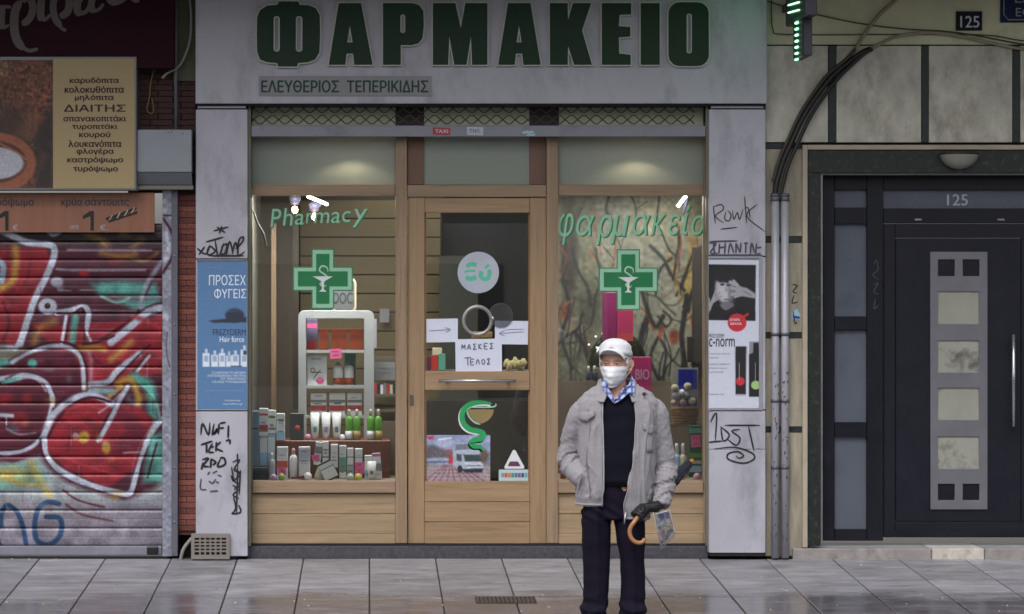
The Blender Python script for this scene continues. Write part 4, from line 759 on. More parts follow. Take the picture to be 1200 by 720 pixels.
obj('rivet', mbr, trim, sh)

# brick strip
bw = thing('brick_wall', 'narrow strip of red brick between the shutter and the grey pillar', 'wall', W(219, 628, .06))
obj('mortar', MB().pbox(208, 229.5, 60, 627, .075, .1), mat('brick_mortar', '#5a3832', .9, .2), bw)
bricks = [mat('brick_red', '#74413b', .75, .18, 20, .15), mat('brick_dark_red', '#643731', .75, .18, 20, .15), mat('brick_orange', '#7e483d', .75, .18, 20, .15)]
bh = 6.7; yb = 228.0; r_ = 0
bme = {}
while yb < 622:
    segs = [(208.4, 229)] if r_ % 2 == 0 else [(208.4, 217.5), (218.1, 229)]
    for a, b in segs:
        k = (a, b, r_ % 3)
        if k not in bme:
            m_ = MB().box(0, wx(b)-wx(a), 0, .02, 0, 6.0/S0); me = bpy.data.meshes.new('brick'); me.from_pydata(m_.v, [], m_.f); me.materials.append(bricks[r_ % 3]); bme[k] = me
        o_ = bpy.data.objects.new('brick', bme[k]); C.objects.link(o_); o_.parent = bw; o_.location = Vector((wx(a), .062+random.uniform(-.002, .003), wz(yb+6.3)))-org(bw)
    yb += bh; r_ += 1
tag(obj('gap_backing', MB().pbox(196, 230, 55, 656, .2, .3), darkgap), 'dark gap behind the brick strip', 'wall')
bk = thing('wall', 'dark brown brick wall, shade put into its colour, above the grey shutter box', 'wall', W(190, 152, .05)); dbr = mat('brick_shade_tone', '#4d3330', .8, .25, 20, .2)  # brick colour darkened to carry the shade on this wall
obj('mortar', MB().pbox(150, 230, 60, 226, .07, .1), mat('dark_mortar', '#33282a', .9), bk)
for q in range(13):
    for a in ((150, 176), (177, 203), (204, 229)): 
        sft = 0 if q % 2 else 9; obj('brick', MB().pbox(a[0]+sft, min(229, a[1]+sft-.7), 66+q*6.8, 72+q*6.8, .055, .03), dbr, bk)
# shutter housing box
t = thing('shutter_box', 'pale grey metal box mounted beside the yellow bakery sign', 'box', W(193, 222, -.2))
pbox('casing', 160.5, 224.5, 152, 202, -.12, .2, mat('box_grey', '#8f949b', .45, .07, 4, .02, .2, dirt='#5c5c60', dthr=.6), t, .004)
obj('sloping_lip', MB().add([W(160.5, 202.4, -.12), W(224.5, 202.4, -.12), W(225.5, 217, -.06), W(160.5, 217, -.06), W(160.5, 202.4, .0), W(224.5, 202.4, .0), W(225.5, 217, .0), W(160.5, 217, .0)], [(0, 1, 2, 3), (4, 7, 6, 5), (0, 3, 7, 4), (1, 5, 6, 2), (0, 4, 5, 1), (3, 2, 6, 7)]), mat('lip_grey', '#6c6d77', .45, .06), t)
pbox('rail', 160, 226.5, 217.5, 222.3, -.07, .1, mat('rail_dull', '#77776f', .5, .1, 5, .02, .5), t, .002)
for q in ((197, 155.5), (201, 155), (214, 157)): obj('screw', MB().ball(W(q[0], q[1], -.122), .004, .003, .004, 6, 4), darkgap, t)
# greenish wall top + pipes and cables
tag(obj('wall', MB().pbox(203, 230, -30, 95, .03, .2), mat('olive_wall', '#5c5f4c', .8, .15)), 'strip of olive plaster wall between maroon sign and grey fascia', 'wall')
tag(obj('conduit', MB().tube([W(206, -20, -.01), W(206, 60, -.01), W(206, 152, -.01)], .012, 8), mat('conduit_grey', '#6a6c74', .5)), 'thin grey vertical conduit beside the maroon sign', 'pipe')
tag(obj('cable', MB().tube(smooth_path([W(221, -10, -.03), W(224, 20, -.03), W(222, 50, -.03), W(211, 76, -.03), (W(196, 86, -.04)), W(190, 92, -.04)]), .009, 8), mat('cable_pale', '#8c8f88', .5)), 'pale cable curving down beside the maroon sign', 'cable')
tag(obj('wire_loop', MB().tube(smooth_path([W(181, 80, 0), W(177, 95, 0), W(175, 115, 0), W(172, 128, 0), W(176, 133, 0), W(180, 130, 0), W(178, 115, 0)]), .004, 6), mat('yellow_wire', '#8a7a3a', .5)), 'thin yellowish loop of wire hanging under the maroon sign', 'wire')
# maroon sign
t = thing('maroon_sign', 'dark maroon shop sign with grey script letters in the upper left corner', 'sign', W(70, 80, -.15))
pbox('board', -64, 204, -40, 80, -.14, .16, mat('maroon_board', '#2e141e', .8, .1, 2, .01, spec=.15), t, .004)
o6 = lambda x, y: (x/9, y/9)
scr = mat('script_grey', '#6b6462', .8, .1, spec=.15)
strokes('script_lettering', [(6.5, [o6(30, 60), o6(25, 150), o6(22, 240), o6(40, 290)]), (4, [o6(-60, 70), o6(40, 72), o6(115, 75)]), (3, [o6(-10, 290), o6(50, 295), o6(95, 262)]),
    (10, [o6(210, 20), o6(160, 120), o6(150, 300), o6(180, 430), o6(250, 520)]), (4.5, [o6(220, 480), o6(300, 535), o6(400, 518)]), (8.5, [o6(240, 20), o6(300, -30), o6(345, 60), o6(330, 160), o6(280, 230), o6(230, 250)]), (4, [o6(190, 60), o6(230, 10), o6(300, -20)]),
    (9, [o6(440, -40), o6(430, 80), o6(430, 170), o6(450, 215)]), (4, [o6(450, 220), o6(490, 200), o6(530, 155)]),
    (8, [o6(590, -60), o6(560, 60), o6(580, 190), o6(640, 280)]), (4, [o6(620, 260), o6(660, 310), o6(700, 320)]), (9, [o6(640, -80), o6(720, -40), o6(730, 60), o6(700, 140), o6(630, 175)]),
    (9, [o6(880, -60), o6(820, 20), o6(820, 120), o6(860, 140)]), (5, [o6(850, 150), o6(920, 110), o6(980, -20)]), (8, [o6(980, -40), o6(960, 80), o6(1000, 120)]), (4, [o6(990, 125), o6(1050, 95), o6(1090, 40)]), (7, [o6(1180, -60), o6(1150, -10), o6(1200, 30), o6(1320, -10)]), (7, [o6(1400, -60), o6(1410, -10), o6(1470, 5)])], 8, -.1425, scr, t, ends=.55, smooth=7)
# yellow bakery sign
t = thing('bakery_sign', 'light box sign with bread photo and yellow panel listing pies', 'sign', W(60, 223, -.2))
pbox('casing', -66, 160, 66.5, 223, -.15, .16, mat('sign_frame', '#77777a', .4, .1, 6, .02, .5), t, .003)
cv = Canvas(-62, 62, 70, 222, (96, 62, 48), 1.5)
o7 = lambda x, y: (x/3.27, 60+y/3.27)
cv.poly([(-62, 70), (62, 70), (62, 84), (30, 76), (0, 82), (-62, 90)], (60, 42, 40), 4); cv.poly([o7(0, 40), o7(80, 45), o7(0, 110)], (120, 90, 66), 2); cv.ell(*o7(120, 180), 34, 50, (104, 62, 46), .2); cv.noise(.22, 1.6, 5); cv.noise(.16, 4, 6)
cv.ell(*o7(40, 300), 26, 26, (58, 42, 38), .8, .8); cv.poly([o7(130, 330), o7(190, 220), o7(205, 240), o7(205, 530), o7(140, 530)], (44, 34, 36), 5, .9); cv.poly([o7(150, 370), o7(185, 400), o7(150, 470)], (86, 60, 48), 3, .6); cv.poly([o7(60, 320), o7(110, 230), o7(150, 250), o7(120, 350)], (132, 86, 62), 6, .5)
cv.ell(*o7(-20, 430), 48, 36, (146, 86, 60), .06); cv.ell(*o7(-30, 425), 40, 25, (74, 44, 38), .1); cv.ell(*o7(-20, 430), 34, 19, (176, 178, 190), .12); cv.line([o7(0, 355), o7(60, 385), o7(100, 415)], 2, (160, 100, 72), .8); cv.noise(.04, 2, 9)
canvas_grid('bread_photo', cv, -62, 62, 70.5, 220.5, -.1515, PRINT, t, 1.5)
obj('yellow_panel', MB().pbox(62.3, 157.5, 69, 221, -.153, .01), mat('mustard_panel', '#a8946c', .5, .07, 2, .01, dirt='#8d7446', dthr=.6), t)
br = mat('brown_ink', '#32161c', .6)
for s_, a, b, yy, h, bd in [('καρυδόπιτα', 82, 139, 95, 8, .05), ('κολοκυθόπιτα', 76, 145, 105, 8, .05), ('μηλόπιτα', 88, 133, 115, 8, .05), ('ΔΙΑΙΤΗΣ', 75, 147, 127, 8, .05), ('σπανακοπιτάκι', 74.5, 147.5, 139, 7, .05), ('τυροπιτάκι', 84.5, 137.5, 149, 7.5, .05), ('κουρού', 93, 129, 158.5, 8, .05), ('λουκανόπιτα', 80.5, 142, 168.5, 8, .05), ('φλογέρα', 90, 133, 178, 8, .05), ('καστρόψωμο', 79, 144, 188, 8, .05), ('τυρόψωμο', 86, 138, 198.5, 8, .05)]:
    o_ = text('menu_line', s_, a, b, yy-h/2, yy+h/2, -.1545, br, t, bd)
# orange price board
t = thing('price_board', 'orange wood grain price board with two large numeral ones', 'sign', W(90, 272, -.1))
pbox('board', -64, 181, 226, 272.5, -.03, .02, mat('orange_board', '#8a5c48', .5, .14, 3, .02, stretch=(6, 1, .5)), t, .001)
def numeral(a, b): flat('numeral', [[(b-4.5, 247.5), (b, 247.5), (b, 270.5), (b-4, 270.5), (b-4, 253.5), (a, 257), (a, 253)]], -.0325, black, t, .001)
di = mat('dark_slate_ink', '#30323f', .6)
text('lettering', 'κρύο σάντουιτς', 72, 151, 232, 243.5, -.032, di, t, .015); text('lettering', 'καστρόψωμο', -30, 39.5, 232, 243.5, -.032, di, t, .015)
numeral(97, 110); numeral(-3, 10)
text('small_lettering', 'από', 82, 92, 263, 268.5, -.032, mat('ice_ink', '#a0a4ae', .6), t, .006); text('small_lettering', '€.', 117, 127, 263.5, 270, -.032, mat('ice_ink', '#a0a4ae', .6), t, .006); text('small_lettering', '€', 15, 21, 263.5, 270, -.032, mat('ice_ink', '#a0a4ae', .6), t, .006)
strokes('pictogram', [(3.6, [(124, 257), (140, 252), (160, 244)]), (3, [(127, 260), (145, 254), (161, 249)])], 3, -.032, black, t, ends=.9); strokes('pictogram_marks', [(1.2, [(128, 258), (132, 252)]), (1.2, [(137, 256), (141, 249)]), (1.2, [(146, 253), (150, 246)]), (1.2, [(154, 250), (158, 243)])], 1.2, -.0335, mat('beige_ink', '#b9a083', .6), t, ends=1)
# vent box at the foot of the pillar, pipe stub
t = thing('vent_box', 'small beige perforated vent box at the foot of the left pillar', 'vent', W(246, 654, -.1))
vb = mat('vent_beige', '#7f7772', .6, .1, 9, .03, dirt='#6d645c', dthr=.55)
obj('core', MB().pbox(226, 267, 629, 654, -.075, .015), mat('vent_dark', '#151314', .9), t)
mb = MB(); mb.pbox(224, 269, 626, 630.5, -.1, .06); mb.pbox(224, 269, 650.5, 655.5, -.1, .06); mb.pbox(224, 228, 630.6, 650.4, -.1, .06); mb.pbox(265, 269, 630.6, 650.4, -.1, .06); obj('frame', mb, vb, t)
mb = MB()
for k in range(5): mb.pbox(231.5+k*6.1+1.7, 231.5+k*6.1+3.8, 630.6, 650.4, -.094, .01)
for k in range(4): mb.pbox(228.1, 264.9, 633+k*4.1, 634.9+k*4.1, -.0955, .01)
obj('grid', mb, vb, t)
tag(obj('hose', MB().tube(smooth_path([W(231, 627, -.05), W(224, 632, -.06), W(216, 642, -.06), W(213, 650, -.05), W(212, 656, -.04)]), .012, 8), mat('hose_grey', '#8f8c86', .6)), 'grey hose bending down to the pavement beside the vent box', 'hose')
# ------------------------------------------------------------------ right building: stone wall, door 125, signs, pipes
rw = thing('stone_wall', 'stained stone slab wall with dark joints around the black entrance door', 'wall', W(1050, 655, 0))
stone = mat('stained_stone', '#b9b7aa', .5, .32, 6, .1, stretch=(1, 1, .6), dirt='#6d6050', dscale=3.2, dthr=.5, dirt_amt=.65)
stone2 = mat('cream_stone', '#938d7d', .5, .35, 5, .08, stretch=(2.5, 1, .5), dirt='#6a5a42', dscale=2, dthr=.5, dirt_amt=.5)
strip = mat('green_marble', '#1d2625', .5, .6, 16, .04, dirt='#66706a', dscale=18, dthr=.6, dirt_amt=.5)
obj('backing', MB().pbox(897, 1320, 49, 176, .03, .3).pbox(897, 948, 176, 656, .03, .3), mat('wall_core', '#24211f', .9), rw)
for a, b in ((897, 970.3), (980.3, 1079.5), (1088.7, 1186.3), (1195.8, 1290)):
    pbox('stone_slab', a, b, 54, 167 if a > 900 else 166.8, 0, .05, stone, rw, .002)
for a, b in ((971, 979.6), (1080.2, 1088), (1187, 1195.1)): pbox('marble_strip', a, b, 54.3, 167, .003, .05, strip, rw, .001)
pbox('marble_strip', 897, 938.5, 168, 174.5, .003, .05, strip, rw, .001)
ys_ = [(175, 277), (285, 389.5), (397, 500), (507.5, 652)]
for y0, y1 in ys_: pbox('stone_slab', 897, 940, y0, y1, 0, .05, stone2, rw, .002)
for y0, y1 in ((277.6, 284.4), (390, 396.5), (500.5, 507)): pbox('marble_strip', 897, 940, y0, y1, .003, .05, strip, rw, .001)
pl = mat('green_plaster', '#cbccad', .85, .16, 2.4, .12, dirt='#6c6a52', dscale=2.2, dthr=.55, dirt_amt=.45)
tag(obj('plaster_wall', MB().pbox(897, 1330, -90, 52.5, .012, .3), pl, None, .003), 'yellowish green plaster wall above the stone slabs', 'wall')
# door surround
dsr = thing('door_surround', 'marble lined surround with pale edging framing the black entrance', 'door frame', W(1080, 640, 0))
pale = mat('pale_stone_edge', '#a89c8c', .6, .14, 5, .05, dirt='#6d6258')
spk = mat('speckled_marble', '#141816', .5, .5, 22, .04, dirt='#666c64', dscale=24, dthr=.54, dirt_amt=.5)
mb = MB().pbox(940.5, 946.5, 170, 642, -.02, .1); obj('outer_jamb_edge', mb, pale, dsr, .003)
obj('outer_lintel_edge', MB().pbox(946.7, 1320, 170, 175.5, -.02, .1), pale, dsr, .003)
obj('marble_jamb', MB().pbox(946.8, 961.5, 203, 640, .0, .2), spk, dsr, .002); obj('marble_lintel', MB().pbox(946.8, 1320, 175.8, 202.6, .0, .3), spk, dsr, .002)
silver = mat('silver_edge', '#93949b', .35, .08, 9, .01, .5)
obj('inner_edge', MB().pbox(961.8, 964, 202.8, 636, .04, .2).pbox(964.1, 1320, 202.8, 205, .04, .2), silver, dsr)
# step
stp = thing('door_step', 'worn grey marble doorstep under the black entrance door', 'step', W(1080, 656, -.02))
stm = mat('worn_marble', '#8e8a88', .5, .25, 9, .15, dirt='#55504c', dscale=8, dthr=.52)
def stepblk(a, b, mt): return obj('step_block', MB().pbox(a, b, 643.2, 657, -.03, .42), mt, stp, .006, 2)
stepblk(929, 1091.5, stm); stepblk(1092.3, 1153.5, mat('white_marble', '#b8b2aa', .5, .2, 9, .15, dirt='#6a645c', dscale=10, dthr=.55)); stepblk(1154.2, 1330, stm)
# door
ed = thing('entrance_door', 'black metal entrance door with grey panel of square panes and number 125', 'door', W(1090, 633, .25))
YD = .16; navy = mat('black_metal', '#0f111c', .42, .12, 6, .02, 0, spec=.35, dirt='#2c2d35', dscale=9, dthr=.6); navy2 = mat('black_metal_leaf', '#11131f', .45, .12, 6, .02, 0, spec=.35, dirt='#30313a', dscale=7, dthr=.6, dirt_amt=.4)
sidegl = mat('frosted_blue_glass', '#5b606c', .18, .08, 3, .004, dirt='#3c4048')
obj('side_frame', MB().pbox(964.2, 978, 205.3, 634, YD, .06), navy, ed, .003); obj('side_frame', MB().pbox(1016, 1035, 205.3, 634, YD, .06), navy, ed, .003)
for y0, y1 in ((205.3, 222.5), (243.5, 262.5), (371, 386.5), (495, 511.5), (620.5, 634)): obj('side_rail', MB().pbox(978.2, 1015.8, y0, y1, YD+.002, .056), navy, ed, .003)
for y0, y1 in ((222.5, 243.5), (262.5, 371), (386.5, 495), (511.5, 620.5)): obj('side_pane', MB().pbox(977, 1017, y0, y1, YD+.035, .006), sidegl, ed)
obj('top_rail', MB().pbox(1035.2, 1330, 205.3, 222.5, YD+.001, .06), navy, ed, .003); obj('transom_bar', MB().pbox(1035.2, 1330, 244.5, 262, YD+.001, .06), navy, ed, .003)
obj('transom_pane', MB().pbox(1034, 1330, 222, 245, YD+.035, .006), sidegl, ed)
text('number', '125', 1110, 1134, 228, 241, YD+.033, mat('number_grey', '#a3a5ac', .4), ed, .012)
lf = obj('leaf_frame', MB().pbox(1036, 1049, 262.5, 630, YD+.008, .05), navy2, ed, .003)
obj('leaf_rail', MB().pbox(1049.2, 1215, 262.5, 279, YD+.008, .05), navy2, ed, .003); obj('leaf_rail', MB().pbox(1049.2, 1215, 612, 630, YD+.008, .05), navy2, ed, .003); obj('leaf_frame', MB().pbox(1197, 1215, 279.2, 611.8, YD+.008, .05), navy2, ed, .003)
obj('frame_upright', MB().pbox(1216, 1330, 262.5, 634, YD+.004, .05), navy, ed, .003)
obj('leaf_panel', MB().pbox(1049.5, 1196.6, 279.5, 611.5, YD+.016, .04), navy2, ed, .004)
obj('drip_bar', MB().pbox(1036, 1215, 622, 629, YD-.004, .01), navy, ed, .002)
for a in (1076, 1173): obj('hinge_cap', MB().pbox(a-4, a+4, 256.5, 258.5, YD-.002, .004), chrome, ed)
plate_g = mat('panel_grey', '#74747c', .4, .08, 6, .02, .35)
holes = [[(1099, 304), (1119, 304), (1119, 324), (1099, 324)], [(1128, 304), (1148, 304), (1148, 324), (1128, 324)], [(1099, 341.5), (1147.5, 341.5), (1147.5, 380), (1099, 380)], [(1099, 399), (1147.5, 399), (1147.5, 437), (1099, 437)], [(1099, 454.5), (1147.5, 454.5), (1147.5, 492.5), (1099, 492.5)], [(1099, 511.5), (1147.5, 511.5), (1147.5, 550), (1099, 550)], [(1099, 567), (1119, 567), (1119, 586.5), (1099, 586.5)], [(1128, 567), (1148, 567), (1148, 586.5), (1128, 586.5)]]
gp = flat('centre_plate', [[(1090.5, 295.5), (1157, 295.5), (1157, 597), (1090.5, 597)]]+holes, YD+.005, plate_g, ed, .009, .0008)
seen = mat('dusty_glass', '#93938a', .35, .1, 4, .01, dirt='#2c2b28', dscale=4.5, dthr=.52, dirt_amt=.9)
for i, h in enumerate(holes):
    (a, c), (b, _), (_, d), _ = h
    obj('square_pane' if 2 <= i <= 5 else 'dark_inset', MB().pbox(a-.5, b+.5, c-.5, d+.5, YD+.0145, .0014), seen if 2 <= i <= 5 else navy, gp)
mb = MB().tube([W(1187.8, 392, YD-.05), W(1187.8, 500, YD-.05)], .012, 12); mb.tube([W(1187.8, 405, YD+.02), W(1187.8, 405, YD-.05)], .009, 8); mb.tube([W(1187.8, 487, YD+.02), W(1187.8, 487, YD-.05)], .009, 8); obj('handle', mb, chrome, ed)
# bowl lamp on the lintel
t = thing('bowl_lamp', 'unlit frosted half bowl lamp on the marble lintel above the door', 'lamp', W(1124, 199, -.05))
cl = W(1124, 181.5, -.02)
obj('bowl', MB().lathe([(.005, -.1), (.05, -.092), (.09, -.07), (.118, -.04), (.133, -.008), (.134, 0)], cl, 24, 'z', 1, .75), mat('opal_glass', '#8a8a82', .25, .06), t)
obj('rim', MB().lathe([(.138, 0), (.138, .012), (.11, .016)], cl, 24, 'z', 1, .75), mat('lamp_metal', '#3a3836', .4, .1, 5, .02, .5), t)
# house number and street plates
t = thing('number_plate', 'small dark enamel plate with number 125 on the plaster wall', 'sign', W(1136, 36, -.01))
pbox('plate', 1120.5, 1151, 13.5, 35.8, -.004, .014, mat('enamel_dark', '#0b1020', .5, .1, spec=.2), t, .0015); text('number', '125', 1125.5, 1147.5, 19, 32.5, -.0055, mat('enamel_white', '#c4c9d4', .5), t, .012)
t = thing('street_plate', 'blue enamel street plate with white border in the upper right corner', 'sign', W(1200, 27, -.01))
pbox('plate', 1172.5, 1290, -40, 26.5, -.004, .014, mat('enamel_blue', '#14204a', .5, .1, spec=.2), t, .0015); ew = mat('enamel_letter', '#8d9890', .5)
strokes('border', [(1.1, [(1176.5, -40), (1176.5, 17.5), (1181.5, 23.3), (1290, 23.3)])], 1.1, -.0055, ew, t, ends=1, smooth=0)
text('lettering', 'ΕΛΠΙΔΟΣ', 1189.5, 1262, -9, 3.5, -.0055, ew, t, .01); text('lettering', 'ECHINOU', 1190.5, 1262, 9.5, 19.5, -.0055, ew, t, .01)
# led cross hanging edge-on from the wall
t = thing('led_cross', 'projecting pharmacy cross seen edge on with lit green lights', 'cross sign', W(945, 65, -.5))
cas = mat('cross_casing', '#3b3a46', .45, .1, 5, .01, .2); led = emis('led_green', '#a8ffc8', 1.6); ledp = mat('led_panel', '#123822', .5)
def ledbox(x0, x1, y0, y1, ya, yb, nm):      # casing drawn by its near face; left side carries lights
    s = F/(D+ya); X0, X1 = (x0-VX)/s, (x1-VX)/s
    z1, z0 = CAMZ-(y0-VY)/s, CAMZ-(y1-VY)/s
    return obj(nm, MB().box(X0, X1, ya, yb, z0, z1), cas, t, .004), (X0, z0, z1)
c1_, (Xa, za0, za1) = ledbox(943, 957.5, -60, 18, -1.05, -.3, 'upper_casing'); c2_, (Xb, zb0, zb1) = ledbox(941.5, 952, 18.2, 65, -.86, -.48, 'lower_casing')
obj('light_panel', MB().box(Xa-.006, Xa-.001, -1.04, -.31, za0+.01, za1-.01), ledp, c1_); obj('light_panel', MB().box(Xb-.006, Xb-.001, -.85, -.49, zb0+.01, zb1-.01), ledp, c2_)
mbl = MB()
for k in range(7): mbl.tube([(Xb-.012, -.70, zb1-.03-k*.04), (Xb-.012, -.62, zb1-.027-k*.04)], .008, 6)
obj('light_row', mbl, led, c2_)
mbl = MB()
for k in range(5): mbl.tube([(Xa-.012, -.90, za0+.05+k*.05), (Xa-.012, -.46, za0+.078+k*.05)], .0055, 6)
obj('light_bar', mbl, led, c1_)
obj('bracket', MB().box(Xa+.02, Xa+.05, -.31, .02, za1-.3, za1-.25), cas, t)
gl = bpy.data.lights.new('led_glow', 'AREA'); gl.energy = .4; gl.color = (.25, 1, .5); gl.shape = 'RECTANGLE'; gl.size = .6; gl.size_y = .5
glo = bpy.data.objects.new('led_glow', gl); C.objects.link(glo); glo.location = (Xa-.03, -.68, za0+.25); glo.rotation_euler = (0, R(90), 0)
# pipes and cables
def pipe_th(x, label):
    t = thing('drain_pipe', label, 'pipe', W(x, 654, -.05), 'metal pipes beside the pillar')
    pm = mat('pipe_paint', '#a3a3ad', .45, .12, 5, .02, .25, dirt='#4f4c50', dscale=5, dthr=.55)
    obj('pipe', MB().tube([W(x, 654, -.04), W(x, 440, -.04), W(x, 228, -.04)], .027, 14), pm, t)
    for q in (234, 392, 470, 548): obj('clip', MB().tube([W(x, q+1.8, -.04), W(x, q-1.8, -.04)], .031, 14), mat('clip_metal', '#5f5f66', .5, .1, 9, .02, .5), t)
    obj('collar', MB().tube([W(x, 231, -.04), W(x, 227, -.04)], .031, 14), mat('clip_metal', '', .5), t)
    return t
t_ = pipe_th(908.5, 'left one of two scuffed grey metal pipes beside the right pillar'); t_ = pipe_th(919.8, 'right one of two scuffed grey metal pipes beside the right pillar')
mb = MB(); rr_ = random.Random(3)
for k in range(60):
    px = rr_.choice((908.5, 919.8))+rr_.uniform(-3.2, 3.2); py = rr_.choice((rr_.uniform(430, 520), rr_.uniform(470, 640))); a_ = (px-(908.5 if px < 914 else 919.8))/4.7
    yy = -.04-.0275*math.sqrt(max(0, 1-a_*a_)); mb.add([W(px, py, yy-.002), W(px+rr_.uniform(.8, 2.2), py+rr_.uniform(-1, 1.5), yy-.002), W(px+rr_.uniform(-.5, 1.5), py+rr_.uniform(1.5, 5), yy-.002)], [(0, 1, 2)])
tag(obj('paint_flakes', mb, mat('flake_dark', '#3a3840', .7, .4)), 'dark scuffs and torn paper flakes on the two pipes', 'scuffs', kind='stuff')
blk = mat('black_cable', '#1d1b1d', .5, .15, 12, .02); beig = mat('beige_cable', '#8f8873', .5, .12, 8, .02); dkc = mat('grey_cable', '#4a4b42', .6)
def cable(pts, r, m, label, name='cable'):
    return tag(obj(name, MB().tube(smooth_path([W(*p) for p in pts], 8), r, 8), m), label, 'cable')
main = [(911, 230), (913, 215), (920, 190), (930, 167), (944, 137), (960, 112), (977, 90), (998, 72)]
cable([(x-3, y+1, -.03) for x, y in main]+[(1010, 62, -.03), (1020, 57.5, -.02)], .019, blk, 'thickest black cable of the bundle rising from the two pipes')
cable([(x+4, y+3, -.045) for x, y in main[:-1]]+[(1000, 74, -.045), (1014, 62, -.04), (1022, 58, -.03)], .014, blk, 'black cable on the right edge of the bundle rising from the pipes')
cable([(x-7, y-2, -.035) for x, y in main[1:]]+[(1003, 57, -.03)], .012, mat('brown_cable', '#3a332d', .5), 'thin brown black cable on the left edge of the bundle')
cable([(1002, 59, -.03), (1010, 45, -.02), (1020, 30, -.02), (1034, 14, -.02), (1055, -4, -.02)], .013, beig, 'beige cable rising steeply to the top edge of the photo')
cable([(1020, 58, -.03), (1032, 51, -.02), (1048, 43.5, -.02), (1070, 39.5, -.02), (1095, 38.5, -.02), (1125, 42.5, -.02), (1160, 50, -.02), (1195, 57, -.02), (1260, 62, -.02)], .011, beig, 'beige cable arching right below the small number plate')
cable([(897, 1, 0), (920, 8, 0), (960, 18, 0), (1010, 28, 0), (1060, 34, 0), (1110, 37, 0), (1150, 43, 0), (1200, 52, 0), (1260, 60, 0)], .0045, dkc, 'thin dark wire sloping down to the right across the green plaster')
cable([(904, -10, 0), (904, 20, 0), (906, 35, 0), (912, 40, 0), (960, 41, 0), (1040, 40.5, 0), (1150, 41, 0), (1200, 48, 0), (1260, 50, 0)], .004, dkc, 'thin dark wire turning a corner then running level under the plaster')
tag(strokes('graffiti_tag', [[o3(*p) for p in l] for l in [[(284, 320), (298, 325), (286, 340), (298, 345)], [(290, 350), (284, 372), (300, 370)], [(286, 395), (292, 430), (298, 425)]]], 1.4, -.002, mk), 'small black scrawl on the stone strip beside the pipes', 'graffiti')
tt = thing('sticker', 'small pale blue torn sticker on the stone beside the pipes', 'sticker', W(933, 375, 0)); flat('paper', [[(928, 366), (934, 362), (938, 369), (937, 375), (928, 374)]], -.002, mat('sticker_sky', '#8fb2c8', .5), tt, .001); flat('mark', [[(929, 370), (937, 371), (937, 374), (929, 373)]], -.0035, mat('ink_blue', '#2b3d74', .6), tt, .001)
tag(strokes('graffiti_tag', [[(1024, 310), (1027, 305), (1029, 316), (1023, 322), (1030, 328)], [(1024, 334), (1029, 332), (1024, 342), (1030, 345)], [(1026, 350), (1024, 362), (1029, 358)]], .9, YD-.001, mat('chalk_mark', '#4a4d58', .6)), 'faint pale scratched tag on the black side frame of the door', 'graffiti')

# ------------------------------------------------------------------ pharmacy interior
def st_(o): return tag(o, kind='structure')
wallm = mat('interior_wall', '#7b7566', .7, .06, 2); dkw = mat('interior_dark_wall', '#35343a', .6, .1, 2)
X0, X1 = wx(292), wx(828)
st_(obj('interior_floor', MB().box(X0, X1+.3, .25, 5, -.1, .02), mat('interior_tiles', '#77736c', .3)))
st_(obj('interior_ceiling', MB().box(X0, X1+.3, .2, 5, 3.12, 3.2), mat('ceiling_white', '#c9c6be', .7)))
st_(obj('interior_wall', MB().box(X0-.1, X0, .22, 5, 0, 3.2), mat('side_wall', '#55524a', .8))); st_(obj('interior_wall', MB().box(X1+.3, X1+.4, .22, 5, 0, 3.2), wallm)); st_(obj('interior_wall', MB().box(X0, X1+.3, 4.9, 5, 0, 3.2), dkw))
st_(obj('interior_wall', MB().box(X0-.1, X1+.4, .22, .24, 2.99, 3.6), dkw))
# slat wall behind the left window
sw = thing('slat_wall', 'ochre slatted display wall deep inside behind the left window', 'wall panel', W(440, 500, 2.4))
och = mat('ochre_slat', '#6c6046', .5, .07, 2); oy = 234.0
while oy < 505:
    obj('slat', MB().pbox(352, 516, oy+.9, oy+21.4, 2.3, .03), och, sw); oy += 22
obj('backing', MB().pbox(350, 518, 225, 520, 2.335, .03), mat('slat_groove', '#2e281e', .8), sw)
tag(obj('shop_divider', MB().pbox(296, 349, 225, 560, 1.9, .05), mat('divider_brown', '#5b5148', .5, .1, 2, stretch=(8, 1, .3))), 'brown striped partition at the left inside the left window', 'partition')
tag(obj('wood_upright', MB().pbox(318, 323.5, 262, 520, 1.3, .05), oakz), 'pale wooden upright inside the left edge of the left window', 'post')
tag(obj('wood_upright', MB().pbox(343, 350, 250, 480, 1.5, .05), mat('dark_upright', '#3c332c', .5)), 'dark upright inside the left window beside the white rack', 'post')
tag(obj('cable', MB().tube(smooth_path([W(297, 248, .4), W(302, 262, .4), (W(309, 275, .4)), W(312, 290, .4)]), .008, 6), blk), 'short black cable inside the top left of the left window', 'cable')
# back areas behind the door
tag(obj('cabinet', MB().pbox(519, 640, 262, 560, 2.6, .3), mat('dark_cabinet', '#25272e', .35, .1, 2)), 'dark cabinet deep in the shop seen through the door glass', 'cabinet')
tag(obj('partition_panel', MB().pbox(515, 560, 300, 560, 2.2, .05), mat('grey_green_panel', '#4a4d48', .4, .1, 2)), 'grey green panel behind the door glass beside the slatted wall', 'panel')
tag(obj('counter', MB().pbox(478, 650, 470, 560, 1.9, .6), mat('counter_front', '#3f3c38', .35, .1, 2)), 'low dark counter inside behind the lower door glass', 'counter')
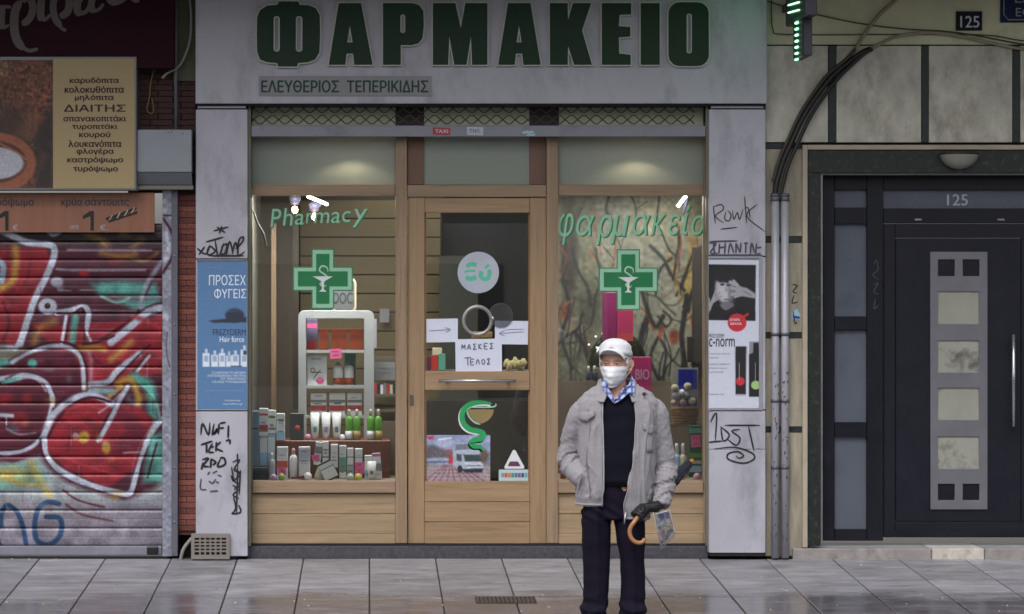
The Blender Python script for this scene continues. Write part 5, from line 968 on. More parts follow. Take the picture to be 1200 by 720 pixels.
# painted panel behind right window
cv = Canvas(640, 845, 226, 500, (122, 123, 110), 1.6)
r2 = np.random.default_rng(11)
cv.poly([(640, 226), (700, 226), (706, 500), (640, 500)], (98, 98, 82), 8, .8); cv.ell(790, 255, 50, 30, (150, 146, 122), .8); cv.ell(800, 380, 30, 60, (150, 146, 132), .7, .6)
for x, y, a, b, c in ((667, 300, 10, 60, (46, 40, 40)), (690, 360, 14, 30, (60, 62, 54)), (672, 385, 14, 12, (108, 100, 88)), (806, 340, 4, 30, (158, 130, 60)), (812, 300, 5, 26, (150, 118, 60)), (790, 395, 6, 8, (130, 50, 34)), (662, 365, 6, 10, (130, 52, 40))): cv.ell(x, y, a, b, c, .8, .8)
BLK = (40, 38, 42)
q = lambda x, y: (650+x/6.544, 330+y/6.545)
q6 = lambda x, y: (640+x/3.275, 200+y/3.273)
for wd, pts in ((4, [q6(400, 290), q6(450, 340), q6(480, 400), q6(530, 460)]), (3, [q6(600, 290), q6(560, 330), q6(530, 420), q6(500, 480)]), (6, [q6(540, 480), q6(530, 560), q6(520, 640), q6(528, 720), q6(520, 800)]), (5, [q6(545, 540), q6(560, 470), q6(590, 420)]), (2.4, [q6(440, 230), q6(470, 300), q6(500, 330)]), (5, [q6(370, 470), q6(390, 540), q6(420, 600), q6(450, 560)]), (7, [q6(390, 560), q6(370, 620), q6(360, 680)]), (2.6, [q6(430, 560), q6(460, 600), q6(480, 570), q6(450, 540)]),
                (3.4, [q6(100, 300), q6(120, 380), q6(160, 450), q6(170, 520)]), (4, [q6(60, 420), q6(90, 520), q6(60, 640), q6(100, 760)]), (3, [q6(190, 300), q6(200, 360), q6(230, 420)]), (5, [q6(110, 620), q6(150, 680), q6(170, 760)]), (3, [q6(240, 100), q6(230, 150), q6(250, 200)]), (3, [q6(70, 310), q6(62, 380), q6(70, 430)]), (3.6, [q6(430, 640), q6(400, 720), q6(430, 800)]), (3, [q6(440, 650), q6(460, 700), q6(450, 800), q6(470, 900)]), (2, [q6(560, 560), q6(575, 620), q6(572, 700)])):
    cv.line(pts, wd, BLK, 1.1, .9)
for wd, pts, c in ((6, [q6(560, 560), q6(570, 620), q6(560, 680)], (150, 64, 30)), (3, [q6(470, 320), q6(500, 420), q6(520, 500)], (160, 120, 60)), (5, [q6(445, 600), q6(435, 640)], (140, 60, 40)), (4, [q6(170, 310), q6(180, 340)], (150, 100, 70)), (7, [q6(585, 380), q6(590, 520), q6(585, 620)], (168, 130, 60)), (2, [q6(60, 300), q6(80, 330)], (140, 70, 50))): cv.line(pts, wd, c, 1.6, .8)
for k in range(26):
    x, y = r2.uniform(655, 825), r2.uniform(290, 480); a = r2.uniform(0, 6.3); pts = [(x, y)]
    for j in range(3): a += r2.uniform(-.9, .9); x += 13*math.cos(a); y += 16*math.sin(a); pts.append((x, y))
    cv.line(pts, r2.uniform(.8, 2.6), (50, 50, 46) if k % 4 else (120, 96, 60), 1, .7)
for k in range(46):
    x, y = r2.uniform(655, 828), r2.uniform(240, 480); a = r2.choice((1.57, -1.57, 1.2, 1.9))+r2.uniform(-.5, .5); pts = [(x, y)]
    for j in range(4): a += r2.uniform(-.5, .5); x += 9*math.cos(a); y += 14*math.sin(a); pts.append((x, y))
    w0 = r2.uniform(.9, 3.2); cv.line(pts, w0, (38, 36, 40) if k % 5 else (128, 60, 36), .7, .85)
    if k % 3 == 0: cv.line([pts[2], (pts[2][0]+r2.uniform(-14, 14), pts[2][1]-r2.uniform(8, 20))], w0*.6, (38, 36, 40), .6, .85, False)
cv.noise(.10, 4, 2)
t = thing('painted_panel', 'cream panel painted with dark branching brush strokes behind the right window', 'painting', W(740, 500, 1.2)); canvas_grid('painted_face', cv, 642, 842, 228, 498, 1.2, vmat('painted_canvas', .5), t, 1.3)
obj('board', MB().pbox(641, 843, 227, 500, 1.205, .03), wallm, t)
tag(obj('dark_curtain', MB().pbox(812, 834, 290, 445, .9, .05).pbox(806, 834, 395, 425, .85, .05), mat('curtain_dark', '#2e2a28', .7)), 'dark hanging strip at the right inside the right window', 'curtain')
# display bases
brs = mat('display_brown', '#5b5046', .5, .1, 2); brt = mat('display_cloth', '#8a7d70', .6, .08, 3)
tag(obj('display_floor', MB().box(X0+.02, wx(464), .2, .9, .42, wz(563.8, .2)), brt, None, .003), 'beige display floor inside the left window', 'display base')
tag(obj('display_floor', MB().box(wx(654), X1+.1, .2, .9, .42, wz(563, .2)), brt, None, .003), 'beige display floor inside the right window', 'display base')
tag(obj('backdrop_panel', MB().pbox(653, 835, 447, 565, .95, .03), mat('display_back_brown', '#75695b', .5, .08, 2)), 'brown grey back panel low inside the right window', 'panel')
tag(obj('backdrop_panel', MB().pbox(440, 464, 494, 562, .75, .03).pbox(294, 356, 515, 562, .78, .03), mat('display_back_brown', '', .5)), 'brown grey back panel low inside the left window', 'panel')
# lamps: fluorescent tubes and warm spots that the photograph shows lit
tubeM = emis('tube_light', '#f4f7ff', 9); warmE = emis('warm_bulb', '#ffe2b0', 14)
t = thing('tube_lamp', 'lit white tube lamp at the top of the left window', 'lamp', W(371, 240, 1.3)); obj('tube', MB().tube([W(361, 230.5, 1.3), W(383, 239.5, 1.0)], .012, 8), tubeM, t)
t = thing('tube_lamp', 'lit white tube lamp at the top right of the right window', 'lamp', W(799, 240, .9)); obj('tube', MB().tube([W(804, 229.5, .9), W(794, 242.5, .9)], .012, 8), tubeM, t); obj('reflector', MB().tube([W(806, 232, .95), W(800, 252, .95)], .03, 8, ry=.012), mat('lamp_violet', '#6a6884', .3), t)
for x, y in ((345.5, 246), (368.5, 254)):
    t = thing('spot_lamp', 'glowing round spot lamp behind the %s of Pharmacy' % ('first letters' if x < 350 else 'middle letters'), 'lamp', W(x, y+5, .9)); obj('bulb', MB().ball(W(x, y, .9), .022, .022, .026), warmE, t); obj('shade', MB().lathe([(.03, 0), (.045, .05), (.02, .07)], W(x, y-6, .92), 12), mat('lamp_violet', '', .3), t)
def light(name, typ, loc, en, col, size=.5, sy=None, spot=None, rot=(0, 0, 0), blend=.3):
    l = bpy.data.lights.new(name, typ); l.energy = en; l.color = col
    if typ == 'AREA': l.shape = 'RECTANGLE'; l.size = size; l.size_y = sy or size
    elif typ == 'SPOT': l.spot_size = spot; l.spot_blend = blend; l.shadow_soft_size = size
    else: l.shadow_soft_size = size
    o = bpy.data.objects.new(name, l); C.objects.link(o); o.location = loc; o.rotation_euler = rot; return o
light('display_tube_light', 'AREA', (wx(380), .50, 2.53), 30, (1, .97, .9), .8, .15)
light('display_tube_light', 'AREA', (wx(745), .50, 2.53), 17, (1, .97, .9), .8, .15)
light('room_fill_light', 'AREA', (wx(560), 2.0, 3.05), 13, (1, .97, .9), 1.6, .3)  # added fill for the deep room, without a visible tube
st_(obj('light_baffle', MB().box(X0+.01, wx(462), .2, 1.15, 2.562, 2.60).box(wx(655), X1+.2, .2, 1.15, 2.562, 2.60), mat('ceiling_white', '')))  # boards added to keep the spot light off the display below
for x in (413, 742):
    p_ = W(x, 178, .31); light('window_spot', 'SPOT', (p_.x, p_.y, p_.z), 10, (1, .86, .66), .01, spot=R(140), blend=.35)
# ------------------------------------------------------------------ display goods
def pc(name, c, rough=.45): return mat('goods_'+name, c, rough, .06, 8, .004)
WH, LB, NV, OR, PK, GN, CR, TE = pc('white', '#e0e3e8'), pc('light_blue', '#9cc4e2'), pc('navy', '#232a40'), pc('orange', '#c2512a'), pinkm, pc('green', '#62a83c', .25), pc('cream', '#c9c3ab'), pc('teal', '#5fa392')
GY, RDm, LI = pc('grey', '#7d8288'), pc('red', '#b33a3a'), pc('lilac', '#a98ab8')
def carton(label, x0, x1, y0, y1, y, d, m, bands=(), tilt=0, group=None, name='carton', cat='box'):
    t = thing(name, label, cat, W((x0+x1)/2, y1, y), group)
    b = pbox('box', x0, x1, y0, y1, y, d, m, t, .002)
    for k, (a, c, mm) in enumerate(bands):
        h = y1-y0; obj('printed_band', MB().pbox(x0+.15, x1-.15, y0+a*h, y0+c*h, y-.0008-.0003*k, .001), mm, t)
    if m is WH and (y1-y0) > 20:
        rq = random.Random(int(x0*7+y0)); h = y1-y0; ww = x1-x0
        for k in range(4):
            a = rq.uniform(.1, .85)*h; i0 = rq.uniform(.12, .3)*ww; obj('printed_line', MB().pbox(x0+i0, x1-rq.uniform(.12, .4)*ww, y0+a, y0+a+rq.uniform(.5, 1.4), y-.0025-.0002*k, .001), rq.choice((GY, GY, TE, NV, LB)), t)
    if tilt: t.rotation_euler = (0, R(tilt), 0)
    return t
def bottle(label, x0, x1, y0, y1, y, m, cap, lab=None, group=None, capf=.22, name='bottle'):
    t = thing(name, label, 'bottle', W((x0+x1)/2, y1, y), group); s = F/(D+y); r = (x1-x0)/2/s; h = (y1-y0)/s; c = W((x0+x1)/2, y1, y); c = (c.x, c.y+r, c.z); hb = h*(1-capf)
    obj('body', MB().lathe([(r*.92, 0), (r, .004), (r, hb*.82), (r*.8, hb*.93), (r*.42, hb)], c, 14), m, t); obj('cap', MB().lathe([(r*.45, hb), (r*.45, h*.96), (r*.3, h)], c, 12), cap, t)
    if lab: obj('label', MB().lathe([(r*1.012, hb*.05), (r*1.012, hb*.38)], c, 14), lab, t)
    return t
def tubeitem(label, x0, x1, y0, y1, y, m, band, tilt=0, group=None):
    t = thing('cream_tube', label, 'tube', W((x0+x1)/2, y1, y), group); s = F/(D+y); r = (x1-x0)/2/s; h = (y1-y0)/s; c = W((x0+x1)/2, y1, y); rs = []
    for f, a, b in ((0, .45, .45), (.12, .5, .5), (.13, .72, .72), (.5, .86, .5), (1, 1, .06)): rs.append([(c.x+r*a*math.cos(2*math.pi*k/14), c.y+r+r*b*math.sin(2*math.pi*k/14), c.z+h*f) for k in range(14)])
    obj('body', MB().rings(rs), m, t); obj('printed_mark', MB().box(c.x-r*.35, c.x+r*.35, c.y+r*.28, c.y+r*.3, c.z+h*.3, c.z+h*.5), band, t)
    if tilt: t.rotation_euler = (0, R(tilt), 0)
    return t
def egg(label, x, y, rad, yy, m, rz=1.15):
    s = F/(D+yy); r = rad/s; c = W(x, y, yy); return tag(obj('egg', MB().ball(c, r, r, r*rz, 14, 9), m), label, 'egg')
def pnote(label, x0, x1, y0, y1, yy, sh=1):
    t = thing('price_note', label, 'note', W((x0+x1)/2, y1, yy)); flat('paper', [[(x0, y0+sh), (x1-sh, y0), (x1, y1-sh), (x0+sh, y1)]], yy, PK, t, .001); strokes('handwriting', [[(x0+3, y0+4), (x1-4, y0+3.5)], [(x0+4, y1-4), (x1-3, y1-5)]], .8, yy-.0012, mat('magenta_ink', '#7c2450', .6), t, smooth=0); return t
yb_ = .30
# left block of stacked cartons
carton('tall pale blue grey column of stacked boxes at the far left of the left display', 295.5, 303.5, 482, 547, .34, .1, pc('dusty_blue', '#6d8aa6'), [(.3, .33, NV), (.62, .65, GY)])
carton('navy plinth box under the blue column at the far left of the left display', 294, 314, 548, 563, .3, .14, NV)
for i, (x0, x1, y0, y1, m, bd, lb) in enumerate([(303.8, 314, 479, 511, WH, [(.18, .26, OR), (.6, .85, RDm)], 'white carton with red picture on top of the left stack'), (304.5, 313, 512, 546, LB, [(.05, .55, WH), (.6, .9, LB)], 'light blue and white carton under the red picture carton'), (314.6, 323, 481, 508, WH, [(.25, .34, GN), (.75, .85, GY)], 'white carton with a green stripe in the left stack'), (313.8, 322, 509, 546, LB, [(.1, .6, WH)], 'light blue carton below the green striped carton'), (324, 333.5, 485, 516, WH, [(.22, .26, GY), (.68, 1, LB)], 'white carton with blue foot at the right of the left stack')]):
    carton(lb, x0, x1, y0, y1, .36+.01*i, .08, m, bd)
tag(obj('display_step', MB().pbox(323, 457, 516.5, 563, .47, .33), mat('mahogany', '#6e3a28', .4, .14, 2, .01, stretch=(.4, 4, 4)), None, .004), 'reddish brown wooden step carrying the green bottles and tubes', 'display stand')
tag(obj('perfume_case', MB().pbox(340, 356, 484.5, 516, .5, .08), pc('smoke', '#3b4148'), None, .003), 'dark grey case with red dot on the step in the left window', 'case'); 
o_ = bpy.data.objects.get('perfume_case'); obj('red_dot', MB().lathe([(.001, 0), (.02, 0), (.018, .004), (.001, .005)], W(348.5, 502, .499), 14, 'y'), RDm, o_)
for i, x in enumerate((369, 382, 394.5)): tubeitem('%s of the three upright white tubes on the brown step' % ('leftmost', 'middle', 'rightmost')[i], x-5.5, x+5.5, 484, 517, .5, WH, (TE, LI, GY)[i], group='upright tubes on the step')
for i, x in enumerate((409, 418, 434.5, 443.5)): bottle(('first green bottle from the left on the brown step', 'second green bottle from the left on the brown step', 'third green bottle from the left on the brown step', 'rightmost green bottle on the brown step')[i], x-4.3, x+4.3, 480, 516, .5, GN, CR, (WH, pc('tan', '#b39a62'))[i % 2], 'green bottles on the step')
egg('pink egg on the step left of the upright tubes', 361, 513, 3.8, .5, pc('pink_egg', '#c98aa6')); egg('white egg on the step right of the upright tubes', 401, 513, 3.4, .5, WH)
# front row
bottle('clear bottle with white cap in front of the left cartons', 314.5, 322.5, 531, 562.5, .27, pc('clearish', '#9fa6ac', .15), WH)
carton('white carton with orange mark behind a pink price note', 324.5, 337.3, 524, 563, .32, .07, WH, [(.42, .44, RDm), (.44, .62, OR)]); pnote('pink price note on the white carton at the left of the front row', 325, 335.5, 547, 557.5, .315)
bottle('white bottle with pink cap in the front row', 339, 348.5, 526, 561, .33, WH, pc('pink_cap', '#d8a8a8'), None, None, .2)
carton('wide white carton with a thin red line in the front row', 350, 363.3, 524, 561, .33, .07, WH, [(.43, .45, RDm), (.08, .4, pc('pale_print', '#b7bfd0'))])
carton('white carton leaning left with magenta note in front', 367, 375, 518, 545, .40, .05, WH, [(.2, .5, GY)], tilt=7); pnote('pink price note on the leaning white carton', 365, 375, 532.5, 540.5, .385)
carton('slim white carton with blue line beside the leaning carton', 378, 385, 517.5, 548, .42, .05, WH, [(.58, .62, NV)])
carton('plain slim white carton behind the tilted dark frame box', 387.6, 395.8, 521, 548, .42, .05, WH)
carton('slim carton with teal side in the front row', 397.7, 405.8, 522.5, 561, .37, .06, WH, [(.35, .8, TE)])
carton('white carton with tiny logo right of the teal carton', 406.8, 414.2, 525.5, 560, .37, .06, WH, [(.28, .32, GY), (.55, .95, pc('greyish', '#a4aab4'))])
carton('white carton behind the right pink note', 416, 424.6, 526, 560, .37, .06, WH, [(.28, .32, TE)]); pnote('larger pink price note towards the right of the front row', 415.5, 427.5, 541.5, 556, .35)
carton('white carton near the right end of the front row', 427.3, 436, 534, 562, .34, .06, WH, [(.6, .9, LB)]); carton('white carton with pink corner at the right end of the front row', 438, 447.8, 531.5, 561.5, .34, .06, WH, [(0, .12, PK), (.4, .7, GY)], tilt=-4)
tubeitem('small white tube standing on its cap at the right of the front row', 430, 441, 541, 563, .27, WH, GY)
t = carton('black framed box with white face leaning among the front goods', 381, 398, 539.5, 562, .28, .03, pc('frame_black', '#22302e'), [(.08, .92, WH), (.3, .36, TE)], tilt=-26)
tag(obj('cream_jar', MB().rings([[W(376, 563, .30)+Vector((a*math.cos(2*math.pi*k/14), .03+a*.6*math.sin(2*math.pi*k/14), h)) for k in range(14)] for a, h in ((.047, 0), (.045, .03), (.022, .09), (.008, .118))]), pc('silver_cone', '#b9b7a4', .3)), 'cream coloured cone shaped pack left of the black framed box', 'pack')
tag(obj('flat_pouch', MB().add([W(340, 562, .27), W(357, 557, .3), W(358, 561, .3), W(342, 563.5, .26)], [(0, 1, 2, 3)]).pbox(341, 357, 559.5, 562.8, .3, .05), pc('maroon', '#6c2a34')), 'flat dark red pouch lying at the front of the left display', 'pouch')
for lb, x, y, r, m in (('lilac egg in front of the clear bottle', 320.5, 560.5, 4.4, LI), ('light green egg at the left of the front row', 330, 559.5, 4, pc('lime', '#8bb05a')), ('white round egg left of the cone shaped pack', 361, 559, 4.6, WH), ('pale egg right of the black framed box', 410.5, 560, 4.5, pc('pale_egg', '#b8c2b4')), ('yellow egg below the large pink note', 419.8, 560, 4.4, pc('yellow', '#c9bf58'))): egg(lb, x, y, r, .25, m)
# white rack
rk = thing('display_rack', 'white rounded metal rack with three shelves in the left window', 'shelf rack', W(393, 540, .85))
rkm = mat('rack_white', '#a9adb2', .35, .05, 4, .01)
flat('frame', [rrect(350, 438, 364.5, 560, 7), rrect(358.3, 427, 372.5, 575, 2)[0:0] or [(358.3, 373), (427, 373), (427, 556), (358.3, 556)]], .80, rkm, rk, .05, .003)
for y0 in (410.5, 452.2, 487): obj('shelf', MB().pbox(358.4, 426.9, y0, y0+3.2, .81, .3), rkm, rk)
obj('side_panel', MB().pbox(427.5, 437, 367, 545, .855, .26), rkm, rk); obj('side_panel', MB().pbox(350.5, 357.5, 367, 545, .855, .26), rkm, rk)
for i, (a, b) in enumerate(((374, 384.6), (388.6, 397.4), (398.2, 406.6), (409, 425.5))): carton(('leftmost orange carton on the top rack shelf', 'second orange carton on the top rack shelf', 'third orange carton on the top rack shelf', 'widest orange carton at the right of the top rack shelf')[i], a, b, 386, 410.3, .9, .1, OR, [(.0, .06, RDm), (.3, .5, pc('deep_orange', '#a8442a'))], group='orange cartons on the rack')
carton('violet and pink carton at the left of the top rack shelf', 359.5, 372, 374, 410.2, .92, .1, pc('violet', '#70688a'), [(.15, .3, PK), (.7, 1, RDm)])
wc = carton('large white carton with gold ring print on the middle rack shelf', 360, 383, 416.5, 452, .87, .1, WH, [])
obj('ring_print', MB().ring([(.012, 0), (.019, 0), (.019, .001), (.012, .001)], W(366.5, 434, .868), 16), pc('gold', '#8c7f5a'), wc); strokes('slash_print', [[(367, 444), (376, 433)]], 1, .868, black, wc, smooth=0); obj('heart_tag', MB().lathe([(.001, 0), (.03, 0), (.03, .002), (.001, .002)], W(375, 446, .868), 12, 'y', 1, .8), PK, wc)
for i, x in enumerate((396, 409)): bottle('%s white jar with orange mark on the middle rack shelf' % ('left', 'right')[i], x-5.8, x+5.8, 425, 452, .9, WH, GY, OR, 'jars on the rack', .12, 'jar')
carton('green and blue carton behind the jars on the middle rack shelf', 404, 417, 414, 451, 1.02, .06, TE, [(.5, 1, GY)])
for i, (a, b) in enumerate(((364, 382.5), (386, 404.5), (407, 424))): carton('%s grey white carton with red print on the lower rack shelf' % ('left', 'middle', 'right')[i], a, b, 461, 487, .86, .1, WH, [(.3, .42, GY), (.55, .8, RDm)] , group='cartons on the lower rack shelf')
pnote('pink price note hanging from the top shelf of the white rack', 386, 400.5, 408.5, 421, .79)
t = thing('brand_board', 'grey rounded board with pale rim above the white rack', 'sign', W(403, 365, 1.0)); flat('rim', [rrect(389, 417.5, 326, 365.5, 6)], 1.0, pc('cream_rim', '#c9bf9f'), t, .02); flat('board', [rrect(391, 415.5, 328, 363.5, 5)], .997, pc('board_grey', '#5f6466'), t, .002); text('lettering', 'DOC', 390.5, 413, 343, 356, .9955, mat('dark_slate_ink', '', .6), t, .02)
t = thing('hanging_notice', 'grey white notice board hanging right of the white rack', 'notice', W(451, 447, 1.4)); pbox('paper', 439, 463, 424.5, 446, 1.2, .01, pc('dull_paper', '#8f9298'), t, .001); strokes('print_lines', [[(442, 432), (460, 432)], [(442, 437), (458, 437)]], .8, 1.198, GY, t, smooth=0)
for y0 in (419, 462, 480): tag(obj('shelf', MB().pbox(437, 464, y0, y0+3, 1.9, .3), mat('shelf_dull', '#6b645c', .5)), {419: 'upper', 462: 'middle', 480: 'lower'}[y0]+' narrow shelf beside the hanging notice in the left window', 'shelf')
for k in range(7): tag(obj('small_box', MB().pbox(438.5+k*3.7, 441.6+k*3.7, 449.5+(k % 3), 461.8, 1.93, .1), (RDm, NV, WH, GY, RDm, CR, NV)[k]), '%s box in the row of tiny boxes under the hanging notice' % ('leftmost red', 'navy second', 'white third', 'grey fourth', 'second red', 'cream sixth', 'rightmost navy')[k], 'box', 'tiny boxes under the notice')
tag(obj('paper_sheet', MB().pbox(445, 456, 362, 378, 2.2, .01), pc('dull_paper', '')), 'pale sheet of paper on the ochre slatted wall', 'paper')
t = thing('leaflet', 'narrow pale leaflet hanging on the right side of the white rack', 'leaflet', W(439.5, 410, .8)); pbox('paper', 437.6, 441.5, 374, 408, .78, .01, pc('lilac_paper', '#a5a1b4'), t, .001)
# seen through the door
for k, (a, b, c, d, m) in enumerate(((500, 505, 418, 434, pc('plum_box', '#5a2f40')), (505.5, 513, 417, 434, RDm), (514, 522, 415, 434, TE), (507, 518, 408, 416.5, CR))): carton(('small plum box', 'small red box', 'small teal box', 'cream packet on top of the red box')[k]+' behind the door glass left edge', a, b, c, d, .9, .08, m)
tag(obj('shelf', MB().pbox(498, 640, 434.6, 438, .85, .3), mat('shelf_dull', '', .5)), 'shelf inside the shop level with the door handle', 'shelf')
mb = MB(); rr_ = random.Random(5)
for k in range(9):
    c = W(594+k*2.4, 430-rr_.uniform(0, 7), .9+rr_.uniform(-.03, .03)); mb.rings([[c+Vector((rr_.uniform(.01, .028)*math.cos(2*math.pi*q/7)*f, rr_.uniform(.01, .02)*math.sin(2*math.pi*q/7), h)) for q in range(7)] for f, h in ((1, -.03), (1.2, 0), (.5, .03))])
tag(obj('crumpled_gloves', mb, pc('yellowish', '#b3a878', .7)), 'crumpled cream packets behind the right corner of the upper door glass', 'packets')
carton('tan folded card seen inside through the round vent opening', 553, 577, 389, 396, .6, .05, pc('tan', ''), [], name='folded_card', cat='card')
# right window
carton('tall dark magenta pack standing behind the green cross', 707, 723, 343, 400, .75, .1, pc('magenta_dark', '#7c2258')); carton('wide magenta pack above the cap of the man', 723.3, 742, 363, 400, .74, .1, pc('magenta', '#a8305c'), [(.75, 1, pc('orange_pink', '#b4484a'))])
mg = carton('magenta box with pale letters beside the ear of the man', 741, 763.5, 418.5, 472, .7, .1, pc('magenta_box', '#a42a62')); text('lettering', 'BIO', 745, 761, 433, 445, .6985, pc('pale_lilac', '#c08aa8'), mg, .02)
bs = carton('royal blue rounded display card with figures above the wicker basket', 795, 817, 433, 476, .6, .03, pc('royal', '#2a2f9a', .3), [(.55, .8, GY)], name='display_card', cat='display card')
tag(obj('white_card', MB().pbox(787, 818, 431, 478, .66, .01), pc('pale_card', '#9a978c')), 'pale card standing behind the royal blue display card', 'card')
for k, (x, y, r, m) in enumerate(((791, 455, 5, pc('plush', '#a59f8c', .95)), (793, 464, 6, GY), (799, 460, 4, WH), (806, 453, 5, pc('plush', '', .95)), (805, 463, 5, GY), (800, 471, 5, pc('taupe', '#9a8478')), (811, 470, 5, pc('plush', '', .95)), (790, 472, 4.5, pc('taupe', '')))): tag(obj('soft_toy', MB().ball(W(x, y, .56), r/166, .03, r/180, 9, 6), m), ('cream ball at the upper left of the heap above the wicker basket', 'grey ball below the upper left cream ball', 'white ball in the middle of the heap above the basket', 'cream ball at the upper right against the blue card', 'grey ball at the right of the white ball', 'taupe ball low in the middle of the basket', 'cream ball at the lower right of the basket', 'cream ball at the lower left of the basket')[k], 'ball', 'soft balls in the basket')
bk_ = thing('wicker_basket', 'brown wicker basket under the royal blue display card', 'basket', W(803, 497, .6)); c = W(802.5, 497, .62)
wk = mat('wicker', '#7b5a38', .7, .3, 30, .3)
for k in range(6): obj('woven_band', MB().lathe([(.078+.004*k, k*.019), (.086+.004*k, k*.019+.009), (.080+.004*k, k*.019+.018)], c, 22, 'z', 1, .6), wk, bk_)
tag(obj('bottle_shelf', MB().pbox(780, 826, 497.5, 500.5, .55, .3), brs), 'narrow brown shelf under the wicker basket', 'shelf')
gb = carton('tall dark green box column behind a pink note', 808, 822, 499, 561, .5, .08, pc('dark_green', '#1f5a44'), [(.05, .14, TE), (.52, .6, GN), (.66, .72, CR), (.76, .88, LB)]); pnote('pink price note on the dark green box column', 809, 821.5, 509.5, 525, .48)
for i, x in enumerate((786, 793.5, 801)): bottle('%s pale lotion bottle with pump right of the man' % ('left', 'middle', 'right')[i], x-4.4, x+4.4, 520, 561, .42, (CR, LB, CR)[i], WH, None, 'lotion bottles', .3)
egg('pale pink egg under the lotion bottles', 797, 559, 5.5, .28, pc('rose', '#b98a98')); egg('dusty pink egg in the right corner of the right window', 817, 560, 5, .28, pc('rose', ''))
egg('yellow egg left of the man in the right window', 668, 560.5, 5, .28, pc('yellow', '')); carton('small reddish carton left of the man', 657, 664, 545, 562, .34, .05, pc('brick_pack', '#96584a'), [(.3, .6, CR)])
t = thing('reflection_dome', 'added dark dome with glowing dots for a reflection behind the cap of the man', 'reflection stand-in', W(722, 430, 1.0)); cd = W(724, 430, 1.0)  # dark dome and glowing dots stand in for a reflection in the glass
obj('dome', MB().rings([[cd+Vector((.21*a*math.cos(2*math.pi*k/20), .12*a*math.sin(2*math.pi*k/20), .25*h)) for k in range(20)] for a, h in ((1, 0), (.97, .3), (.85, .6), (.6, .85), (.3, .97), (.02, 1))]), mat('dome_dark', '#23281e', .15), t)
for x, y in ((698, 394.5), (690, 404), (706, 391), (709, 393), (726.5, 391.5), (699.5, 407.5), (737, 391)): obj('glint_dot', MB().ball(W(x, y, .86), .007, .005, .006, 7, 5), emis('glint_glow', '#e8f0d8', 2) if 'glint_glow' not in bpy.data.materials else bpy.data.materials['glint_glow'], t)
for i, x in enumerate((690, 697)): bottle('%s dark bottle with pale cap behind the shoulder of the man' % ('left', 'right')[i], x-3.2, x+3.2, 429, 446, .75, NV, CR, None, 'small bottles behind the man', .35)
# ------------------------------------------------------------------ the man
MY = -2.45; MS = F/(D+MY); MR0 = Vector(((722-VX)/MS, MY, ground(MY)))
def lx(px): return (px-722)/MS
def lz(py): return CAMZ-(py-VY)/MS-MR0.z
def P(px, py, y=0): return MR0+Vector((lx(px), y, lz(py)))
man = thing('person', 'elderly man in white cap and face mask with open grey jacket standing before the pharmacy', 'person', MR0)
def remesh(mb, vox, smooth=3, disp=None, fac=.5):
    me = bpy.data.meshes.new('tmp'); me.from_pydata(mb.v, [], mb.f)
    bm = bmesh.new(); bm.from_mesh(me); bmesh.ops.recalc_face_normals(bm, faces=bm.faces[:]); bm.to_mesh(me); bm.free()
    o = bpy.data.objects.new('tmp', me); C.objects.link(o)
    m = o.modifiers.new('r', 'REMESH'); m.mode = 'VOXEL'; m.voxel_size = vox; m.use_smooth_shade = True
    s_ = o.modifiers.new('s', 'SMOOTH'); s_.iterations = smooth; s_.factor = fac
    out = ev_mesh(o); bpy.data.objects.remove(o); bpy.data.meshes.remove(me)
    if disp:
        for v in out.vertices: pass
        cos = [v.co.copy() for v in out.vertices]; nos = [v.normal.copy() for v in out.vertices]
        for v, c, n_ in zip(out.vertices, cos, nos): v.co = c+n_*disp(c-MR0, n_)
    out.polygons.foreach_set('use_smooth', [True]*len(out.polygons)); return out
def lerp_tab(tab, z):
    if z <= tab[0][0]: return tab[0][1:]
    for a, b in zip(tab, tab[1:]):
        if z <= b[0]:
            t = (z-a[0])/(b[0]-a[0]); t = t*t*(3-2*t); return tuple(p+(q-p)*t for p, q in zip(a[1:], b[1:]))
    return tab[-1][1:]
def ss(x, a, b): t = min(1, max(0, (x-a)/(b-a))); return t*t*(3-2*t)
nz3 = lambda x, y, z: mnoise.noise(Vector((x, y, z)))
# ---- head data (own frame, faces -y, chin at h = 0)
HC = Vector((lx(721), -.02, lz(451.5))); HA = R(-20)
HT = [(0, .026, .070, -.035), (.012, .040, .080, -.02), (.035, .054, .085, .02), (.065, .063, .087, .062), (.095, .069, .088, .085), (.125, .073, .087, .094), (.15, .0745, .087, .098), (.175, .073, .084, .097), (.20, .065, .071, .086), (.22, .05, .052, .065), (.234, .02, .02, .03)]
def hring(h, ang, grow=0):       # ang 0 = front, + to the head's own left (photo right)
    w_, f, k = lerp_tab(HT, h); s_, c_ = math.sin(ang), math.cos(ang)
    px = (w_+grow)*math.copysign(abs(s_)**.88, s_); py = -(f+grow)*abs(c_)**.88 if c_ > 0 else (k+grow)*abs(c_)**.9
    if k < .05 and c_ < 0: py = k
    return Vector((px, py, h))
def hf(v):                       # head frame -> world
    v = Vector((v.x*1.11, v.y*1.06, v.z*1.035)); c_, s_ = math.cos(HA), math.sin(HA); return MR0+HC+Vector((v.x*c_-v.y*s_, v.x*s_+v.y*c_, v.z))
def feat(v):
    x, y, h = v
    if y < 0:
        y -= .024*math.exp(-(x/.011)**2)*(ss(h, .07, .085)*(1-ss(h, .085, .135)))+.006*math.exp(-(x/.014)**2)*math.exp(-((h-.125)/.02)**2)
        for sx in (-1, 1): y += .011*math.exp(-((x-sx*.032)/.016)**2-((h-.123)/.012)**2)
        y -= .005*math.exp(-((h-.142)/.009)**2)*(1-ss(abs(x), .045, .065)); y -= .004*math.exp(-((abs(x)-.045)/.014)**2-((h-.098)/.016)**2)
    return Vector((x, y, h))
mb = MB(); n = 40
